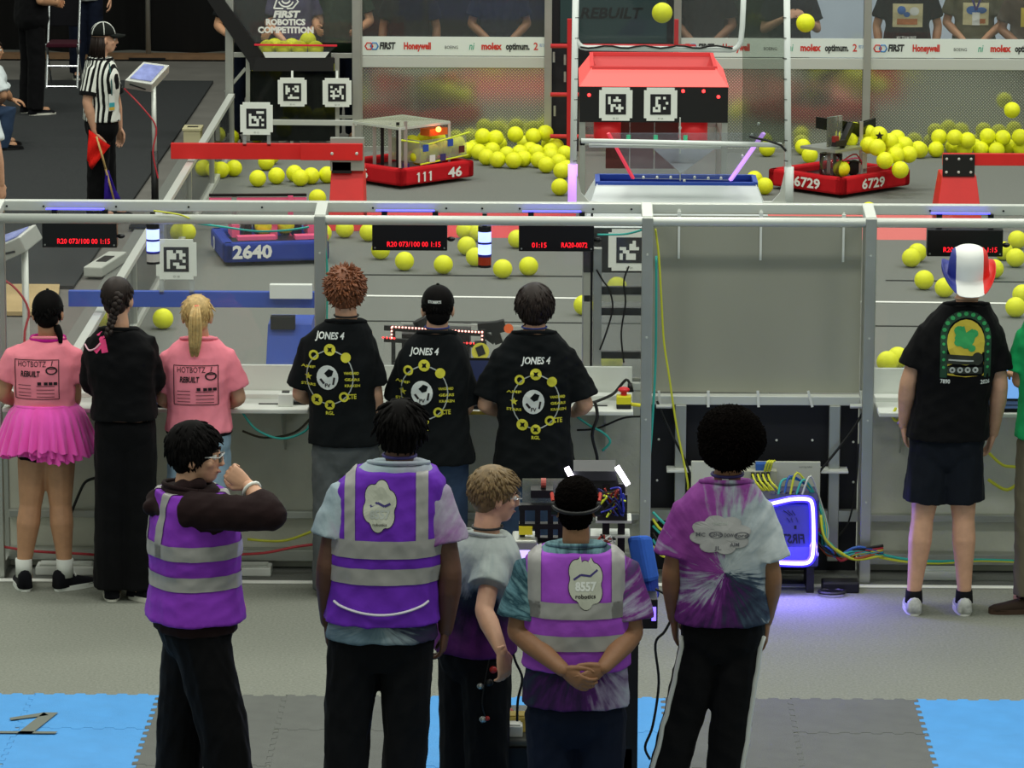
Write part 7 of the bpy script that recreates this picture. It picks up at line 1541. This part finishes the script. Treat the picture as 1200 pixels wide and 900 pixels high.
# left background
Yb = gnd(40, 134).y
P, o = bystander('man in black clothes and pale soled shoes standing before the far drape', Yb, 38, 1.82, 60, C_BLK, C_BLK, S_TAN, H_BLK, 'hold', 51, 1.1)
Yb2 = gnd(100, 92).y
P, o = bystander('person in grey shirt with badge standing beside the black drape', Yb2, 102, 1.76, 172, cloth('light_grey', '#a9adab'), C_NAVY, S_LIGHT, H_BRN, 'down', 52)
D = Decal(o, V((P.pel.x, P.pel.y, 1.08)), (0, 1, 0)); D.poly([(-.06, -.03), (.05, -.03), (.05, .03), (-.06, .03)], WHT, .006); D.done('badge')
Yb3 = gnd(5, 174).y
P = Person('crouching person in white shirt and jeans cut by the left edge', Yb3, 75, 53, voxel=.011)
P.joints(neck=(-12, 75), shL=(-10, 88, .15), shR=(-6, 88, -.15), elL=(8, 110, .2), wrL=(12, 116, .3), elR=(4, 112, -.2), wrR=(-2, 122, .0), hiL=(-22, 138, .08), hiR=(-22, 138, -.08), knL=(10, 132, .14), knR=(10, 132, -.14), anL=(-2, 168, .14), anR=(0, 168, -.14))
P.head(-10, 58, 0, yaw=75); P.hand('R', (.6, .6, -.4), (0, 0, -1), .6); P.hand('L', (1, 0, -.2), (0, 0, -1), .6); P.body(S_TAN); P.shirt(cloth('white_tee', '#cdd6d8'), P.p(-18, 140).z, .85, .028, .02, sl_r=.085); P.pants(C_JEAN, P.p(-20, 142).z, 1, (.10, .09, .08)); P.hairlocks(H_BRN, 200, (.03, .05)); P.shoes(C_BLK, BLK, .28)
# arm of a person at the left edge, nearer
P, o = bystander('person in white shirt cut by the left edge with one arm showing', 8.6, -38, 1.75, 30, cloth('white_tee', '#cdd6d8'), C_NAVY, S_LIGHT, H_BRN, 'down', 54, 1.15)
# folding chair by the drape
cy = gnd(70, 104).y; x0_, x1_ = at(54, 95, cy).x, at(90, 95, cy).x; r = root('folding_chair', V(((x0_ + x1_) / 2, cy + .2, 0)), 'folding chair with chrome legs and maroon seat before the drape', 'chair')
CHR = M('chrome', '#c9ccce', .2, .9)
MB().box(x0_, x1_, cy + .05, cy + .45, .42, .46).build('seat', cloth('maroon', '#3a1420'), r, bevel=.01); MB().box(x0_, x1_, cy + .43, cy + .46, .60, .92).build('backrest', cloth('chair_black', '#141418'), r, bevel=.01)
for x in (x0_, x1_):
    MB().tube([(x, cy + .02, 0), (x, cy + .44, .92)], .012, 8).build('leg', CHR, r); MB().tube([(x, cy + .46, 0), (x, cy + .08, .45)], .012, 8).build('leg', CHR, r)
MB().tube([(x0_, cy + .02, .02), (x1_, cy + .02, .02)], .012, 8).build('foot_bar', CHR, r); MB().tube([(x0_, cy + .12, .22), (x1_, cy + .12, .22)], .012, 8).build('cross_bar', CHR, r)
# behind the outpost and behind the far right wall
OL = cloth('olive', '#5c5a44'); DG = cloth('dark_green', '#243326')
for i, (lab, px, face, sh, ar, sk) in enumerate((('person in dark shirt reaching into the outpost chute from the left', 288, 172, C_BLKT, 'rail', S_TAN), ('person in violet grey shirt leaning over the outpost chute', 345, 180, cloth('violet_grey', '#4a4660'), 'low', S_LIGHT), ('person in dark green shirt at the right of the outpost chute', 402, 186, DG, 'rail', S_TAN))):
    bystander(lab, YF + .72, px, 1.72 + .04 * i, face, sh, C_NAVY, sk, H_BRN, ar, 60 + i)
YB = YF + .5
PR = [('dark shirted person holding a phone behind the far right wall', 925, cloth('navy_tee', '#20242c'), 'chest', S_LIGHT, 0), ('wide person in black shirt with cream team print behind the far right wall', 1062, C_BLKT, 'down', S_TAN, 1), ('person in olive shirt with blue lanyard folding hands behind the far wall', 1140, OL, 'low', S_TAN, 2), ('person in brown shirt with gold print at the far right edge', 1205, cloth('brown_tee', '#4d4438'), 'low', S_MID, 3),
      ('person in dark shirt seen through the clear panel above the red hub', 825, C_BLK, 'low', S_MID, 0), ('person in dark green shirt between hub and far wall post', 880, DG, 'down', S_TAN, 0), ('person in black standing behind the far left clear panel', 480, C_BLK, 'down', S_MID, 0), ('person in dark blue standing behind the far middle clear panel', 585, C_NAVY, 'low', S_MID, 0)]
CRM, ORG_, GLD = M('ink_cream', '#cfc79a', .8), M('ink_orange', '#b8703a', .8), M('ink_blue2', '#3a6ab0', .8)
for i, (lab, px, sh, ar, sk, pr) in enumerate(PR):
    P, o = bystander(lab, YB + .12 * (i % 3), px, 1.74 + .03 * (i % 3), 180 + (i * 37) % 15 - 7, sh, C_BLK, sk, H_BRN if i % 2 else H_BLK, ar, 70 + i, 1.2 if pr == 1 else 1.05)
    D = Decal(o, V((P.pel.x, P.pel.y, 1.22)))
    if pr == 1:
        D.poly([(-.15, .12), (.13, .12), (.13, -.1), (-.15, -.1)], CRM, .005); D.poly([(-.11, -.02), (.08, -.02), (.08, -.075), (-.11, -.075)], ORG_, .008); D.disc(-.07, .06, .04, .04, GLD, .008); D.disc(.05, .05, .045, .04, INK_W, .008); D.disc(-.02, .02, .03, .025, GLD, .0085); D.text('MY TEAM FREE', -.02, -.2, .03, INK_W, .18, .02); D.done('chest_print')
    elif pr == 2:
        D.poly([(-.12, .12), (.12, .12), (.12, -.09), (-.12, -.09)], CRM, .005); D.disc(-.04, .05, .05, .04, GLD, .008); D.disc(.05, .05, .05, .03, GLD, .008); D.poly([(.0, -.03), (.09, -.03), (.09, -.075), (0, -.075)], ORG_, .008); D.stroke([(-.06, .22), (.0, .05)], .02, LANY, .01); D.stroke([(.06, .22), (.0, .05)], .02, LANY, .01); D.poly([(-.035, .03), (.035, .03), (.035, -.09), (-.035, -.09)], WHT, .012); D.done('chest_print')
    elif pr == 3: D.poly([(-.1, .1), (.1, .1), (.1, -.08), (-.1, -.08)], M('ink_gold', '#c9b53a', .8), .005); D.stroke([(-.06, .22), (.0, .08)], .02, LANY, .008); D.done('chest_print')
# ------------------------------------------------------------------ push touching floor balls apart
fb = [o for o in bpy.data.objects if o.name.startswith('foam_ball') and o.type == 'MESH' and abs(o.location.z - .075) < .02]
for it in range(40):
    mv = False
    for i, a in enumerate(fb):
        for b in fb[i + 1:]:
            d = b.location - a.location; d.z = 0; L_ = d.length
            if L_ < .151:
                if L_ < 1e-4: d = V((0, .01, 0)); L_ = .01
                d = V((d.x * .6, d.y, 0)); d.normalize() if d.length else None
                a.location -= d * (.152 - L_) * .5; b.location += d * (.152 - L_) * .5; mv = True
    for a in fb: a.location.y = min(a.location.y, YF - .08) if a.location.y < YF else a.location.y
    if not mv: break
bpy.data.scenes.remove(TMP)
